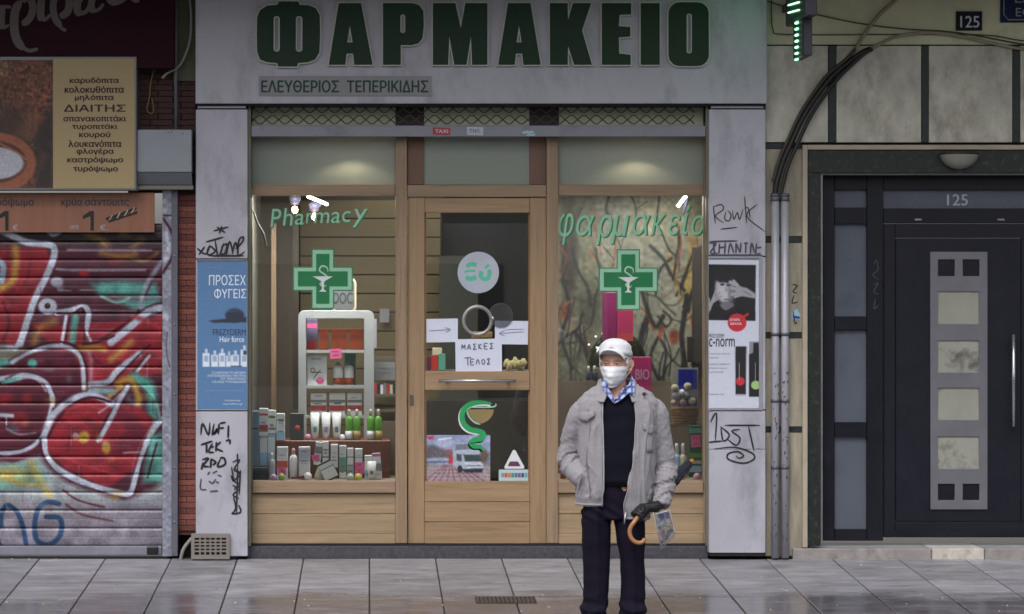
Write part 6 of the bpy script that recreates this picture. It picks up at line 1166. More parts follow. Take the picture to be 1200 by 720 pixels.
mb.rings([[hf(feat(hring(h, 2*math.pi*k/n))) for k in range(n)] for h in [0, .006, .012, .024]+[.035+.0085*i for i in range(23)]+[.234]])
for sx in (-1, 1):               # ears
    c = Vector((sx*.077, .012, .112)); e = [Vector((c.x+sx*a, c.y+b, c.z+d)) for a, b, d in ((-.006, -.008, -.03), (.004, -.006, -.026), (.01, .006, -.01), (.014, .012, .01), (.012, .008, .026), (.006, -.004, .03), (0, -.01, .022), (-.004, -.01, .004))]
    mb.tube([hf(v) for v in smooth_path(e, 3)], .0062, 8); mb.ball(hf(c+Vector((sx*.002, .002, 0))), .006, .013, .024, 10, 7)
neck_c = HC+Vector((.0, .03, -.01))
mb.tube([MR0+Vector((lx(721), .0, lz(480))), MR0+Vector((lx(721), -.004, lz(466))), MR0+Vector((lx(721.5), -.010, lz(456))), MR0+Vector((lx(722), -.012, lz(448))), MR0+HC+Vector((.0, .01, .05))], [.078, .072, .062, .056, .055], 18)
# torso, arms, legs under the clothes: one surface
BT = [(.62, .0, .14, .10), (.75, 0, .165, .115), (.9, 0, .165, .12), (1.05, 0, .165, .11), (1.2, .0, .175, .105), (1.28, .0, .16, .09), (1.34, 0, .08, .065), (1.37, 0, .055, .05)]
mb.rings([[MR0+Vector((-.0+a*math.cos(2*math.pi*k/24), .01+b*math.sin(2*math.pi*k/24), z)) for k in range(24)] for z, _, a, b in BT])
armL = [P(690, 482, .01), P(677, 500, .02), P(670, 530, .06), P(672, 550, .0), P(683, 557, -.06), P(689, 561, -.075)]
armR = [P(758, 482, .01), P(769, 500, .02), P(779, 540, .035), P(781, 565, .0), P(774, 584, -.06), P(768, 592, -.085)]
mb.tube(smooth_path(armL), [.038]*12+[.034]*12+[.024]*7, 12); mb.tube(smooth_path(armR), [.038]*12+[.034]*12+[.022]*7, 12)
for x0, x1, x2 in ((-.10, -.118, -.128), (.085, .093, .10)): mb.tube([MR0+Vector(q) for q in ((x0, 0, .72), (x0, 0, .6), (x1, -.01, .42), (x2, .02, .2), (x2, .02, .07))], [.08, .078, .055, .05, .035], 14)
# right hand inside the pocket: palm and fingers
hc = P(691, 563, -.075)
mb.ball(hc, .042, .02, .035, 10, 7)
for k in range(4): mb.tube([hc+Vector((.02, -.004, .022-k*.016)), hc+Vector((.05, -.006, .012-k*.017)), hc+Vector((.066, .004, -.004-k*.017))], [.0095, .009, .007], 7)
mb.tube([hc+Vector((-.01, -.01, .025)), hc+Vector((.012, -.016, .045)), hc+Vector((.03, -.012, .05))], [.011, .01, .008], 7)
skin = mat('skin', '#d09c86', .5, .12, 30, .02, dirt='#8e4f42', dscale=9, dthr=.56, dirt_amt=.5)
skin.node_tree.nodes['Principled BSDF'].inputs['Subsurface Weight'].default_value = .08
body = link_mesh('body', remesh(mb, .0055, 2, lambda p, n_: .0012*nz3(p.x*60, p.y*60, p.z*60) if p.z > 1.36 else 0), skin, man)
# eyes, brows
for sx in (-1, 1):
    ec = Vector((sx*.031, -.0795, .1235))
    e = obj('eye', MB().ball(hf(ec), .0125, .0105, .0085, 12, 8), mat('eye_white', '#9c8c84', .3, .02), body)
    obj('iris', MB().ball(hf(ec+Vector((-.002, -.0088, 0))), .0056, .003, .0056, 10, 6), mat('iris_dark', '#1d1512', .2), e)
    mb = MB()
    for dz, ry in ((.0075, .0042), (-.0075, .003)): mb.tube([hf(ec+Vector((-.014, -.002, dz*.2))), hf(ec+Vector((-.006, -.0085, dz))), hf(ec+Vector((.006, -.0085, dz))), hf(ec+Vector((.014, -.001, dz*.1)))], ry, 7)
    obj('eyelid', mb, skin, body)
    mb = MB(); rr_ = random.Random(4)
    for k in range(26):
        u = k/25; a = Vector((sx*(.014+.034*u), 0, 0)); hh = .141+.005*math.sin(u*2.6)-.004*u
        s0 = hring(hh, math.asin(max(-1, min(1, a.x/.0745))), .003); a = Vector((a.x, s0.y-.002, hh)); d_ = Vector((sx*rr_.uniform(.003, .008), -rr_.uniform(0, .004), rr_.uniform(-.003, .005)))
        mb.tube([hf(a-Vector((0, -.002, .001))), hf(a+d_)], [.0026, .0007], 5)
    obj('eyebrow', mb, mat('grey_brow', '#9b9692', .8, .2), body)
# hair: short tufts round the sides and back under the cap
hairm = mat('white_hair', '#c3c0c2', .7, .15, 40, .05)
mb = MB(); rr_ = random.Random(9)
for k in range(620):
    an = rr_.choice((-1, 1))*rr_.uniform(1.12, 3.14); h = rr_.uniform(.075 if abs(an) > 1.9 else .105, .178)
    if abs(an) < 1.3 and h < .12: continue
    if 1.35 < abs(an) < 1.75 and h < .142: continue
    a = hring(h, an, -.001); o_ = hring(h-.012, an+rr_.uniform(-.06, .06), .006+rr_.uniform(0, .004)); m_ = (a+o_)/2+Vector((0, 0, .002)); mb.tube([hf(a), hf(hring(h-.005, an, .006)), hf(o_)], [.004, .0036, .0008], 4, cap=False)
obj('hair', mb, hairm, man)
# cap
capm = mat('cap_cloth', '#d6d5dc', .75, .04, 30, .05, sheen=.3)
mb = MB(); cr = []
def capring(h, g): return [hf(hring(h, 2*math.pi*k/36, g)+Vector((0, 0, (.010*math.cos(2*math.pi*k/36))))) for k in range(36)]
prof = [(.154, .006), (.154, .0125), (.175, .0135), (.192, .014)]
for h, g in prof: cr.append(capring(h, g))
for h, sc_ in ((.209, .93), (.225, .80), (.240, .62), (.249, .38), (.253, .12)):
    cr.append([hf(Vector((v.x*sc_, v.y*sc_+.004*(1-sc_), h+.008*math.cos(2*math.pi*k/36)*sc_))) for k, v in enumerate([hring(.178, 2*math.pi*k/36, .014) for k in range(36)])])
mb.rings(cr, cap=False); mb.f.append(tuple(range(len(mb.v)-36, len(mb.v)))); mb.sm.append(True)
cap = obj('cap', mb, capm, man)
mb = MB(); nu, nv = 22, 7; top = []; bot = []
for j in range(nv):
    v = j/(nv-1)
    for i in range(nu):
        u = -1+2*i/(nu-1); an = u*1.22; b0 = hring(.17, an, .006); fx = b0.x*(1-.10*v); fy = b0.y-.066*v*math.sqrt(max(0, 1-.80*u*u)); z = .178-.026*u*u+v*(.022-.034*u*u)-.010*v*v
        top.append(Vector((fx, fy, z+.0022))); bot.append(Vector((fx, fy, z-.0018)))
vs = [hf(q) for q in top+bot]; N = nu*nv; fsx = []
for j in range(nv-1):
    for i in range(nu-1):
        a = j*nu+i; fsx += [(a, a+1, a+nu+1, a+nu), (N+a, N+a+nu, N+a+nu+1, N+a+1)]
for i in range(nu-1): a = (nv-1)*nu+i; fsx.append((a, a+1, N+a+1, N+a))
for j in range(nv-1):
    for a in (j*nu, j*nu+nu-1): fsx.append((a, a+nu, N+a+nu, N+a))
mb.add(vs, fsx, True); obj('visor', mb, capm, cap)
mb = MB()
for k in range(0, 36, 6): mb.tube([cr[q][k] for q in range(3, 9)], .0011, 4)
obj('seam', mb, capm, cap); obj('button', MB().ball(hf(Vector((0, .003, .25))), .006, .006, .003, 8, 5), capm, cap)
strokes_pts = [hf(hring(.192, a_, .0155)+Vector((0, -.001, .006+dz_))) for a_, dz_ in ((-.12, 0), (-.05, .008), (.03, .002), (.1, .009))]
obj('emblem', MB().tube(strokes_pts, .0017, 5), mat('emblem_blue', '#9aa4c4', .6), cap)
cap.location.z += .013
# face mask: pleated shell over nose and chin
maskm = mat('mask_cloth', '#dfe1e8', .7, .03, 20, .02)
def maskpt(u, v, g=0):            # u -1..1 across, v 0 bottom .. 1 top
    an = u*1.28; h = -.012+v*.122-.010*(1-v)*-abs(u)+(.03*(1-v))*u*u*u*u-.012*v*u*u*0
    b = hring(max(h, .004), an, .009+g); y_ = b.y-.024*math.exp(-(u/.36)**2)*math.exp(-((v-.55)/.42)**2)-(.010*(1-v))*math.exp(-(u/.5)**2)
    pl = .0016*math.sin(v*math.pi*6+1.0+1.2*u)*(1-u*u*.5)*ss(v, .05, .2)*(1-ss(v, .82, .98)); cr_ = .005*nz3(u*3, v*4+u*2, 1.7)+.0025*nz3(u*9, v*8-u*5, 4.7)
    return hf(Vector((b.x*(1-.10*(1-v)), y_+pl+cr_, h)))
nu, nv = 30, 26; o_s = [maskpt(-1+2*i/(nu-1), j/(nv-1)) for j in range(nv) for i in range(nu)]; i_s = [maskpt(-1+2*i/(nu-1), j/(nv-1), -.003) for j in range(nv) for i in range(nu)]
fsx = []; N = nu*nv
for j in range(nv-1):
    for i in range(nu-1): a = j*nu+i; fsx += [(a, a+1, a+nu+1, a+nu), (N+a, N+a+nu, N+a+nu+1, N+a+1)]
mk_ = obj('face_mask', MB().add(o_s+i_s, fsx, True), maskm, man)
for sx in (-1, 1):
    for v in (.06, .95): obj('ear_loop', MB().tube(smooth_path([maskpt(sx, v), hf(hring(.06+.06*v, sx*1.45, .008)), hf(Vector((sx*.083, .014, .082+.05*v))), hf(Vector((sx*.082, .026, .11)))], 4), .0017, 5), maskm, mk_)
# ---- jacket
JT = [(.60, -.238, .195, -.095, .040, .125, .13), (.683, -.242, .20, -.095, .035, .14, .13), (.80, -.238, .218, -.088, .058, .15, .135), (.95, -.22, .226, -.088, .088, .15, .135), (1.10, -.225, .236, -.09, .10, .138, .13), (1.22, -.238, .25, -.094, .107, .13, .12), (1.285, -.232, .255, -.092, .103, .115, .105), (1.335, -.19, .218, -.082, .092, .095, .09), (1.365, -.145, .17, -.074, .082, .08, .085), (1.385, -.105, .122, -.070, .076, .07, .082), (1.40, -.085, .10, -.068, .072, .066, .08)]
def jx(z, f, th=0):              # f 0..1 from left front edge round the back to right front edge
    xl, xr, ol, orr, bf, bb = lerp_tab(JT, z); cx = (xl+xr)/2; a = (xr-xl)/2-th; ex = 2.6
    def ang(x, s): c_ = max(-1, min(1, (x-cx)/a)); return math.acos(math.copysign(abs(c_)**(ex/2), c_))
    aL = 2*math.pi-ang(ol, 0)    # front side: angle in (pi, 2pi)
    aR = -ang(orr, 0)
    # go from aL (front left) decreasing to pi (left), pi/2 (back), 0 (right), aR
    th_ = aL+(aR-aL)*f; c_, s_ = math.cos(th_), math.sin(th_)
    x = cx+a*math.copysign(abs(c_)**(2/ex), c_); y = (bb-th if s_ > 0 else bf-th)*math.copysign(abs(s_)**(2/ex), s_)
    return x, y
def jfront(x, z):
    xl, xr, ol, orr, bf, bb = lerp_tab(JT, z); cx = (xl+xr)/2; a = (xr-xl)/2; u = min(.999, abs((x-cx)/a)); return -bf*(1-u**2.6)**(1/2.6)
rings = []; zs = [.60+.02*i for i in range(40)]+[1.395]
for z in zs:
    if z > 1.4: continue
    ro = []; ri_ = []; K = 56
    for k in range(K):
        f = k/(K-1)
        for th, lst in ((0, ro), (.018, ri_)):
            x, y = jx(z, f, th)
            if th and k in (0, K-1): x, y = jx(z, f, 0); y += .016
            dz = (.08*(1-ss(x, -.06, .06))+.0)*(1-ss(z, .62, .80)) ; lst.append(MR0+Vector((x, y, z+dz)))
    rings.append(ro+ri_[::-1])
mb = MB(); mb.rings(rings)
sleeveL = smooth_path([P(688, 474, .0), P(678, 484, .0), P(673, 500, .02), P(669.5, 520, .055), P(667, 535, .06), P(670, 548, .02), P(677, 557, -.045), P(684, 563, -.07)], 5)
rL = [.050, .058, .060, .061, .062, .061, .056, .050]; rl_ = np.interp(np.linspace(0, 7, len(sleeveL)), range(8), rL).tolist()
sleeveR = smooth_path([P(760, 472, .0), P(771, 483, .0), P(773, 500, .01), P(777, 525, .03), P(781, 545, .035), P(780, 562, .0), P(777, 578, -.03), P(773, 592, -.06)], 5)
rR = [.050, .059, .062, .063, .066, .064, .055, .052]; rr2 = np.interp(np.linspace(0, 7, len(sleeveR)), range(8), rR).tolist()
mb.tube(sleeveL, rl_, 20); mb.tube(sleeveR, rr2, 20)
SL = [p-MR0 for p in sleeveL]; SR = [p-MR0 for p in sleeveR]
def near(path, p):
    best = (9, 0)
    for i, q in enumerate(path):
        d_ = (q-p).length
        if d_ < best[0]: best = (d_, i/(len(path)-1))
    return best
def jdisp(p, n_):
    dL, sL = near(SL, p); dR, sR = near(SR, p); d = 0
    wl = 1-ss(dL, .085, .105) if p.x < -.13 else 0; wr = 1-ss(dR, .085, .105) if p.x > .16 else 0
    ws = max(wl, wr)
    # torso: long hanging folds + fine crumple
    t = .014*nz3(p.x*12+3, p.y*8, p.z*1.8)+.005*nz3(p.x*30, p.y*20, p.z*4+5)
    t += .006*math.exp(-((p.z-.70)/.02)**2)*0
    rdg = 1-2*abs(nz3(p.x*12+7*p.z*.12, p.y*7, p.z*1.9+2)); t += .011*max(0, rdg)**3-.003; rdg = 1-2*abs(nz3(p.x*24+p.z*2, p.y*14, p.z*3.5+8)); t += .005*max(0, rdg)**3
    if p.x > -.11 and p.x < -.07: t *= .3
    d += t*(1-ws)
    if ws:
        path, s_ = (SL, sL) if wl > wr else (SR, sR); q = path[min(len(path)-1, int(s_*(len(path)-1)))]; an = math.atan2(p.y-q.y, p.x-q.x)
        amp = .0015+.013*math.exp(-((s_-(.62 if wl > wr else .70))/.17)**2)+.009*math.exp(-((s_-.93)/.07)**2)
        f_ = math.sin(s_*36+2.6*math.sin(an+1.2)+4.5*nz3(p.x*9, p.y*9, p.z*7))
        f_ = 1-2*abs(f_)**.7 if f_ > 0 else 1+f_*.5
        d += ws*(amp*f_*.62+.006*nz3(p.x*12, p.y*12, p.z*4+9)+.003*nz3(p.x*40, p.y*40, p.z*40))
    # armhole seam
    sm_ = min(abs(dL-.088), 1) if p.x < 0 else min(abs(dR-.09), 1)
    if abs(p.x) > .14 and 1.12 < p.z < 1.33 and p.y < .03: d -= .004*math.exp(-(sm_/.007)**2)
    return d
fleece = mat('grey_fleece', '#918e94', .9, .10, 60, .1, bscale=260, sheen=.15)
jk = link_mesh('jacket', remesh(mb, .0062, 2, jdisp, .4), fleece, man)
# jacket edges with pale teeth, hem band, collar, pockets
zipm = mat('pale_edging', '#a5a3ab', .6, .08, 30, .05)
def edge(side):
    pts = []
    for i in range(41):
        z = .60+i*(1.36-.60)/40; x, y = jx(z, 0 if side < 0 else 1); dz = (.08*(1-ss(x, -.06, .06)))*(1-ss(z, .62, .80)); pts.append(MR0+Vector((x+side*-.002+.0015*nz3(z*14, side, 0), y-.002, z+dz)))
    return pts
for sd_ in (-1, 1): obj('zip_edge', MB().tube(edge(sd_), .0042 if sd_ < 0 else .003, 8), zipm, jk)
mb = MB(); pts = [P(731, 598, -.135), P(729.5, 606, -.14), P(729, 612, -.14)]; mb.tube(pts, [.005, .006, .004], 7); obj('zip_end', mb, mat('metal_zip', '#b9b9c4', .3, .05, 9, .01, .7), jk)
mb = MB(); hb = []
for f in [k/60 for k in range(61)]:
    x, y = jx(.62, f); hb.append((x, y, .61+.08*(1-ss(x, -.06, .06))))
mb.tube([MR0+Vector(q) for q in hb], .008, 7); obj('hem', mb, fleece, jk)
# collar: folded band round the neck, tips resting on the chest
def collar_ring(f):
    a = R(-150+300*f)             # 0 = back
    cx, cy = .005, .012; rx, ry = .088, .080; s_, c_ = math.sin(a), math.cos(a)
    front = ss(abs(a), 1.5, 2.5); base_ = Vector((cx+rx*s_, cy+ry*c_, 0)); out = Vector((s_, c_*.9, 0))
    zt = 1.425-.045*front; zb = 1.365-.075*front; sp = .038+.040*front
    if a < 0: sp += .012*front
    p1 = base_+Vector((0, 0, zt-.02)); p2 = base_+out*.006+Vector((0, 0, zt)); p3 = base_+out*.020+Vector((0, 0, zt-.004)); p4 = base_+out*sp+Vector((0, -.014*front, zb)); p5 = base_+out*(sp-.010)+Vector((0, -.008*front, zb-.006)); p6 = base_+out*.010+Vector((0, 0, zt-.022))
    return [MR0+q for q in (p1, p2, p3, p4, p5, p6)]
mb = MB(); mb.rings([collar_ring(k/30) for k in range(31)])
col_ = link_mesh('collar', remesh(mb, .005, 3, lambda p, n_: .004*nz3(p.x*25, p.y*25, p.z*12)), fleece, jk)
obj('collar_fold_shadow', MB().ball(P(752.5, 461, -.112), .012, .010, .011, 10, 7), mat('fold_shadow_dark', '#2a2626', .6), jk)  # dark ball put in for the shade in the collar fold
def flap(px0, px1, py0, py1, tip, tilt, nm='pocket_flap', th=.007, off=.010):
    mb = MB(); nx_ = 9; tops = []; 
    prof_ = []
    for j in range(6):
        row = []
        for i in range(nx_):
            u = i/(nx_-1); px = px0+(px1-px0)*u; v = j/5; lo = py1+tip*(1-abs(2*u-1)); py = py0+(lo-py0)*v+tilt*u
            x, z = lx(px), lz(py); y = jfront(x, z)-off-.004*math.sin(v*2.4)-.003*nz3(u*3, v*3, px0); row.append(Vector((x, y, z)))
        prof_.append(row)
    vs = [MR0+q for r in prof_ for q in r]+[MR0+q+Vector((0, th, 0)) for r in prof_ for q in r]; N = 6*nx_; f_ = []
    for j in range(5):
        for i in range(nx_-1): a = j*nx_+i; f_ += [(a, a+1, a+nx_+1, a+nx_), (N+a, N+a+nx_, N+a+nx_+1, N+a+1)]
    for i in range(nx_-1):
        for a in (i, 5*nx_+i): f_.append((a, a+1, N+a+1, N+a))
    for j in range(5):
        for a in (j*nx_, j*nx_+nx_-1): f_.append((a, a+nx_, N+a+nx_, N+a))
    return obj(nm, mb.add(vs, f_, True), fleece, jk)
fl = flap(675, 694.5, 484, 490, 5, -3.5); obj('stud', MB().ball(P(686.5, 492, jfront(lx(686.5), lz(492))-.018), .0035, .003, .0035, 8, 5), zipm, fl)
fl = flap(751, 768.5, 495, 502, 4, 3.5); flap(755.5, 764, 503, 529, 0, .6, 'pocket_patch', .005, .004); obj('stud', MB().ball(P(759, 506, jfront(lx(759), lz(506))-.018), .0035, .003, .0035, 8, 5), zipm, fl)
for a_, b_ in ((687.5, 478), (762.5, 478)):                  # long panel seams
    sp_ = [P(a_+(2*math.sin(q*.9)), b_+q*11.5, jfront(lx(a_), lz(b_+q*11.5))-.010) for q in range(10)]
    obj('panel_seam', MB().tube(smooth_path(sp_, 3), .0024, 5), mat('seam_grey', '#6f6c73', .9), jk)
obj('pocket_welt', MB().tube(smooth_path([P(680, 552, -.145), P(676, 566, -.13), P(674, 578, -.115)]), .006, 8), fleece, jk)
# ---- sweater and shirt
swm = mat('navy_knit', '#0a0c1a', .95, .15, 40, .12, bscale=180, sheen=.05, spec=.2)
def vz(x, z, y, bot, slope, cx=-.012):
    zt = bot+abs(x-cx)*slope
    return min(z, zt) if y < .0 else z
def torso(tab, bot, slope, topz):
    rg = []
    for i in range(34):
        z = tab[0][0]+(topz-tab[0][0])*i/33; a, bf, bb = lerp_tab(tab, z); rr = []
        for k in range(48):
            t = 2*math.pi*k/48; x = .003+a*math.copysign(abs(math.cos(t))**.85, math.cos(t)); y = (bb if math.sin(t) > 0 else bf)*math.copysign(abs(math.sin(t))**.85, math.sin(t)); rr.append(MR0+Vector((x, y, vz(x, z, y, bot, slope))))
        rg.append(rr)
    return MB().rings(rg)
ST = [(.795, .162, .118, .11), (.83, .182, .138, .12), (.93, .188, .142, .12), (1.1, .19, .128, .115), (1.22, .19, .112, .105), (1.30, .15, .097, .09), (1.36, .098, .080, .08), (1.40, .078, .070, .075)]
link_mesh('sweater', remesh(torso(ST, 1.292, 1.35, 1.385), .006, 3, lambda p, n_: .004*nz3(p.x*12, p.y*8, p.z*14)+.004*math.exp(-((p.z-.825)/.02)**2)), swm, man)
def plaid():
    m = bpy.data.materials.new('blue_plaid'); m.use_nodes = True; nt = m.node_tree; p = nt.nodes['Principled BSDF']; L = nt.links.new; tc = nd(nt, 'ShaderNodeTexCoord'); p.inputs['Roughness'].default_value = .8
    prev = None
    for ax, sc_, col in ((0, 34, '#2b3a86'), (2, 34, '#2b3a86')):
        sx = nd(nt, 'ShaderNodeSeparateXYZ'); L(tc.outputs['Object'], sx.inputs[0]); mu = nd(nt, 'ShaderNodeMath', operation='MULTIPLY'); mu.inputs[1].default_value = sc_*5; L(sx.outputs[ax], mu.inputs[0]); sn = nd(nt, 'ShaderNodeMath', operation='SINE'); L(mu.outputs[0], sn.inputs[0])
        r = ramp(nt, sn.outputs[0], .35, (0, 0, 0), .6, (.7,)*3); mx = nd(nt, 'ShaderNodeMix', data_type='RGBA'); L(r, mx.inputs[0]); mx.inputs[7].default_value = (*lin(col), 1)
        if prev: L(prev, mx.inputs[6])
        else: mx.inputs[6].default_value = (*lin('#a9b4dc'), 1)
        prev = mx.outputs[2]
    L(prev, p.inputs['Base Color']); return m
PL = plaid()
sh_ = link_mesh('shirt', remesh(torso([(z, a-.006, f-.006, b-.004) for z, a, f, b in ST], 1.300, 1.55, 1.385), .005, 1), PL, man)
def leaf(pts, th=.005, nm='shirt_collar'):
    c_ = [P(*q) for q in pts]; n_ = len(c_); vs = c_+[q+Vector((0, th, 0)) for q in c_]; return obj(nm, MB().add(vs, [tuple(range(n_)), tuple(range(n_, 2*n_))[::-1]]+[(i, (i+1) % n_, n_+(i+1) % n_, n_+i) for i in range(n_)]), PL, sh_)
leaf([(706, 444, -.06), (703.5, 450, -.08), (708, 460, -.108), (716.5, 471.5, -.124), (719, 467, -.122), (712, 456, -.108), (709, 449, -.09), (708, 446, -.08)])
leaf([(739.5, 440, -.05), (742, 447, -.07), (741, 464, -.118), (736, 459, -.115), (724, 469, -.124), (717.5, 472, -.125), (722, 465, -.122), (732.5, 454, -.107), (737, 446, -.08)])
# ---- trousers
trm = mat('navy_trousers', '#141021', .9, .12, 20, .04, bscale=200, spec=.2)
mb = MB(); rg = []
for z, a, f in ((.60, .155, .115), (.66, .168, .118), (.74, .170, .12), (.82, .158, .115), (.86, .15, .11)): rg.append([MR0+Vector((-.012+a*math.cos(2*math.pi*k/32), .005+f*math.sin(2*math.pi*k/32), z)) for k in range(32)])
mb.rings(rg)
def leg(tab):
    rg = []
    for i in range(44):
        z = .70-(.70-.035)*i/43; cx, a, cy, b = lerp_tab(tab, z); rr = []
        for k in range(32):
            t = 2*math.pi*k/32; c_, s_ = math.cos(t), math.sin(t); ex = .92; x = cx+a*math.copysign(abs(c_)**ex, c_); y = cy+b*math.copysign(abs(s_)**ex, s_)
            y -= .010*math.exp(-((t-1.5*math.pi)/.14)**2)
            rr.append(MR0+Vector((x, y, z)))
        rg.append(rr)
    return rg
LT1 = [(.035, lx(696), .078, .0, .10), (.07, lx(696), .078, -.01, .108), (.11, lx(698), .073, .01, .09), (.2, lx(699), .075, .005, .085), (.35, lx(699), .077, .0, .085), (.5, lx(698.5), .083, .0, .10), (.62, lx(698), .086, .0, .11), (.70, lx(700), .082, .0, .11)]
LT2 = [(.035, lx(739.5), .076, -.03, .10), (.07, lx(740.5), .078, -.035, .108), (.11, lx(741.5), .074, -.01, .09), (.2, lx(741.5), .071, -.01, .085), (.35, lx(740.5), .073, -.01, .085), (.5, lx(739), .086, -.01, .10), (.62, lx(738), .094, .0, .11), (.70, lx(736), .090, .0, .11)]
mb.rings(leg(LT1)); mb.rings(leg(LT2))
def tdisp(p, n_):
    lo = math.exp(-((p.z-.085)/.05)**2); d = .008*nz3(p.x*14, p.y*10, p.z*2.5)+.003*nz3(p.x*7, p.y*7, p.z*16)
    d += lo*(.006*math.sin(p.z*70+4*nz3(p.x*7, p.y*7, 1.1)+p.x*22)+.008*nz3(p.x*20, p.y*16, p.z*30)); d += .006*math.exp(-((p.z-.64)/.05)**2)*math.sin(p.x*60+p.z*90); return d
link_mesh('trousers', remesh(mb, .0065, 2, tdisp), trm, man)
# shoes
shm = mat('black_leather', '#121014', .28, .1, 12, .02)
for x0, y0, a in ((lx(697), .02, -.18), (lx(741), -.01, .16)):
    rg = []
    for t_, wv, hv, zz in ((-.085, .026, .045, .0), (-.07, .036, .085, 0), (-.03, .038, .10, 0), (.02, .040, .085, 0), (.07, .044, .062, 0), (.12, .048, .050, 0), (.165, .044, .042, 0), (.19, .032, .034, 0), (.203, .014, .022, 0)):
        rr = []
        for k in range(18):
            t = 2*math.pi*k/18; x = wv*math.copysign(abs(math.cos(t))**.7, math.cos(t)); z = .016+hv*max(0, math.sin(t))**.75+(.004*math.sin(t) if math.sin(t) < 0 else 0); yy = -t_; xr = x*math.cos(a)-yy*math.sin(a)*-1; yr = -x*math.sin(a)*-1+yy*math.cos(a)
            rr.append(MR0+Vector((x0+x*math.cos(a)-yy*math.sin(a), y0+x*math.sin(a)+yy*math.cos(a), z+GS*(y0+yy)*.9)))
        rg.append(rr)
    s_o = obj('shoe', MB().rings(rg), shm, man)
    so = []
    for zz in (.001, .016): so.append([MR0+Vector((x0+wv*1.06*q*math.cos(a)+tt*math.sin(a), y0+wv*1.06*q*math.sin(a)-tt*math.cos(a), zz+GS*(y0-tt)*.9)) for q, tt, wv in [(1, -.07, .036), (1, .0, .036), (1, .07, .044), (1, .13, .048), (.8, .18, .044), (0, .212, .03), (-.8, .18, .044), (-1, .13, .048), (-1, .07, .044), (-1, .0, .036), (-1, -.07, .036), (0, -.095, .03)]])
    obj('sole', MB().rings(so, smooth=False), mat('sole_rubber', '#1d1a19', .7), s_o)
# ---- gloved hand closed on the umbrella
um0, um1 = P(742, 604.5, -.19), W(810, 541, MY+.27); du = (um1-um0).normalized()
gc = P(754, 598, -.185)
gc = um0+du*((gc-um0).dot(du))
e1 = Vector((0, -1, 0)); e1 = (e1-du*e1.dot(du)).normalized(); e2 = du.cross(e1).normalized()
if e2.z < 0: e2 = -e2
mb = MB()
for k in range(4):
    c0 = gc+du*(-.034+.0225*k); rad = .027-.001*k; pts = []
    for j in range(9):
        t = R(150-275*j/8*(1, 1.02, .98, .9)[k]); pts.append(c0+e2*rad*math.sin(t)*1.02+e1*rad*math.cos(t)+du*(.002*j*(k-1.5)*.3))
    mb.tube(pts, [.0115, .0112, .0108, .0118, .0105, .0108, .010, .0098, .008], 9)
mb.rings([[gc+du*t_+e2*(.024+.012*s2)+(-e1)*.010+e1*c2*.018+e2*s2*.010 for c2, s2 in [(math.cos(2*math.pi*k/14), math.sin(2*math.pi*k/14)) for k in range(14)]] for t_ in (-.042, -.03, 0, .03, .05, .06)])
mb.tube([gc+e2*.030+du*.045, gc+e2*.026+e1*.018+du*.03, gc+e2*.014+e1*.031+du*.008, gc+e2*.004+e1*.034-du*.014], [.013, .013, .0115, .009], 9)
mb.tube([P(774, 588, -.05), P(767, 593, -.10), gc+e2*.026+du*.03-e1*.004], [.034, .032, .026], 12)
glv = link_mesh('glove', remesh(mb, .0032, 2, lambda p, n_: .0012*nz3(p.x*70, p.y*70, p.z*70)), mat('black_glove', '#151519', .55, .15, 30, .06), man)
mb = MB()
for k in range(3): mb.tube([P(770-k*.6, 588+k*2.6, -.085)+Vector((.036*math.cos(t), -.03+.02*math.sin(t), .012*math.sin(t))) for t in [math.pi*(1+q/6) for q in range(7)]], .0022, 5)
obj('cuff_rib', mb, mat('black_glove', ''), glv)
# ---- umbrella
um = thing('umbrella', 'furled dark navy umbrella with curved wooden handle held in the gloved hand', 'umbrella', um0)
hp = [um0+du*.045, um0+du*.01, P(739, 608.5, -.205), P(735.2, 614, -.206), P(733.8, 619.5, -.205), P(735.3, 626, -.204), P(739.5, 631, -.203), P(745, 632.6, -.202), P(749.5, 631, -.201), P(751.4, 627.5, -.200)]
obj('handle', MB().tube(smooth_path(hp, 5), [.0125]*44+[.012, .0105], 12), mat('honey_wood', '#a9774f', .3, .14, 6, .02, stretch=(6, 6, 1)), um)
obj('shaft', MB().tube([um0+du*.03, um1-du*.02], .007, 8), mat('shaft_steel', '#4a4a50', .3, .05, 9, .01, .7), um)
Lu = (um1-um0).length; rg = []
for f in [.16+.80*i/26 for i in range(27)]:
    c = um0+du*Lu*f; rb = .030*ss(f, .18, .45)*(1-.45*ss(f, .5, .97))+.008; rr = []
    for k in range(32):
        t = 2*math.pi*k/32; r = rb*(1+.16*math.sin(t*8+f*9)+.05*math.sin(f*60+t)); rr.append(c+e1*r*math.cos(t)+e2*r*math.sin(t))
    rg.append(rr)
obj('furled_canopy', MB().rings(rg), mat('umbrella_cloth', '#1d2230', .6, .12, 20, .04), um)
obj('strap', MB().tube([um0+du*Lu*.62, um0+du*Lu*.645], .031, 16), mat('strap_black', '#121318', .6), um)
obj('tip', MB().tube([um1-du*.045, um1-du*.025, um1, um1+du*.018], [.016, .015, .014, .009], 12), mat('amber_tip', '#c87a2c', .4, .1), um)
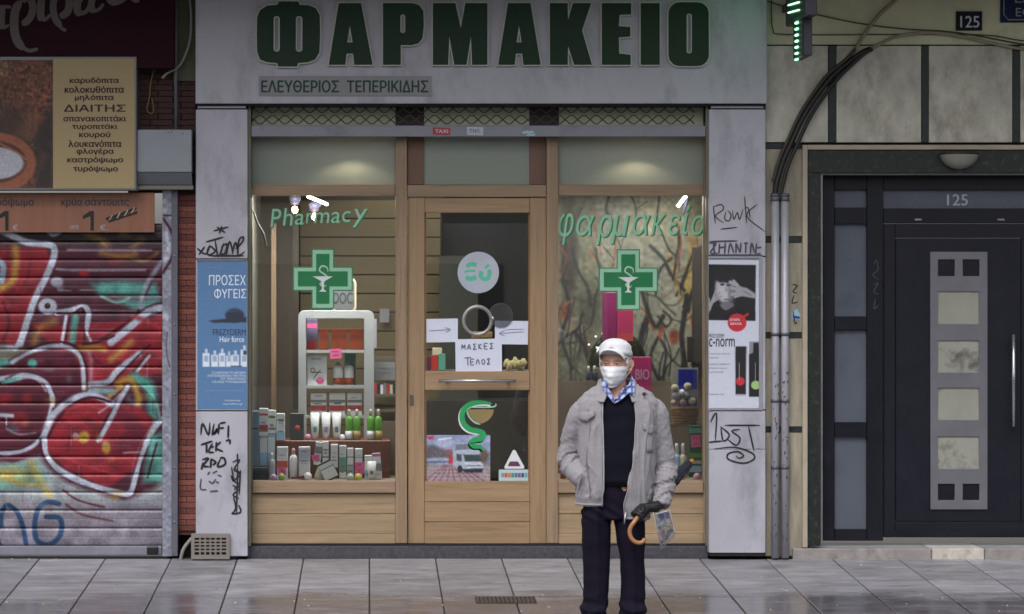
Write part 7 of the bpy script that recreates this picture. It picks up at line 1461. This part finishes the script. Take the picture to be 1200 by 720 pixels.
# ---- clear zip bag with papers
bgt = thing('zip_bag', 'clear plastic zip bag with folded papers hanging below the gloved hand', 'bag', P(772, 640, -.15))
Q = [P(762, 598, -.17), P(780.5, 594, -.16), P(788, 624.5, -.15), P(771.5, 640.5, -.155)]
def bq(u, v, off=0): return (Q[0]*(1-u)*(1-v)+Q[1]*u*(1-v)+Q[2]*u*v+Q[3]*(1-u)*v)+Vector((0, off+.006*nz3(u*3, v*3, 2.2)-.006*math.sin(u*3.14)*math.sin(v*3.14), 0))
cv = Canvas(0, 20, 0, 40, (150, 148, 160), 2); cv.noise(.25, 3, 6)
cv.poly([(5, 2), (12, 1), (13, 10), (6, 12)], (84, 84, 110), .6); cv.poly([(13, 3), (19, 2), (19, 12), (14, 13)], (118, 110, 150), .6); cv.line([(1, 15), (19, 14)], 1.2, (200, 200, 205)); cv.poly([(8, 19), (18, 17), (18, 27), (9, 29)], (196, 192, 160), .8); cv.poly([(2, 24), (8, 23), (8, 33), (3, 34)], (158, 110, 130), .8); cv.line([(9, 18), (17, 26)], 1, (90, 90, 100)); cv.poly([(9, 31), (17, 29), (15, 36), (9, 37)], (120, 116, 124), .6); cv.line([(4, 4), (4, 12)], 1, (90, 120, 96))
cv.noise(.12, 1.2, 8); cv.a = (cv.a*1.35+12).clip(0, 250)
nu, nv = 40, 80; U, V = np.meshgrid(np.linspace(0, 1, nu), np.linspace(0, 1, nv)); colr = cv.sample(U*20, V*40)/255; colr = np.where(colr <= .04045, colr/12.92, ((colr+.055)/1.055)**2.4)
vs = [tuple(bq(.06+.88*U[j, i], .04+.90*V[j, i], .002)) for j in range(nv) for i in range(nu)]; me = bpy.data.meshes.new('papers'); me.from_pydata(vs, [], [(j*nu+i, j*nu+i+1, (j+1)*nu+i+1, (j+1)*nu+i) for j in range(nv-1) for i in range(nu-1)])
at = me.color_attributes.new('paint', 'FLOAT_COLOR', 'POINT'); at.data.foreach_set('color', np.concatenate([colr.reshape(-1, 3), np.ones((nu*nv, 1))], 1).astype(np.float32).ravel()); link_mesh('papers', me, PRINT, bgt)
mb = MB(); g1 = [bq(i/9, j/15, -.004) for j in range(16) for i in range(10)]; g2_ = [bq(i/9, j/15, .007) for j in range(16) for i in range(10)]
for g_ in (g1, g2_): mb.add(g_, [(j*10+i, j*10+i+1, (j+1)*10+i+1, (j+1)*10+i) for j in range(15) for i in range(9)], True)
obj('plastic_sleeve', mb, glass('clear_plastic', (.97, .97, .98), .16, .15), bgt)
obj('seam_edge', MB().tube([bq(0, 0), bq(0, .5), bq(0, 1), bq(.5, 1), bq(1, 1), bq(1, .5), bq(1, 0)], .0026, 6), mat('milky_edge', '#b9bcc0', .35), bgt)
obj('zip_strip', MB().tube([bq(0, .06, -.006), bq(.5, .06, -.006), bq(1, .06, -.006)], .0026, 6), mat('milky_edge', ''), bgt)
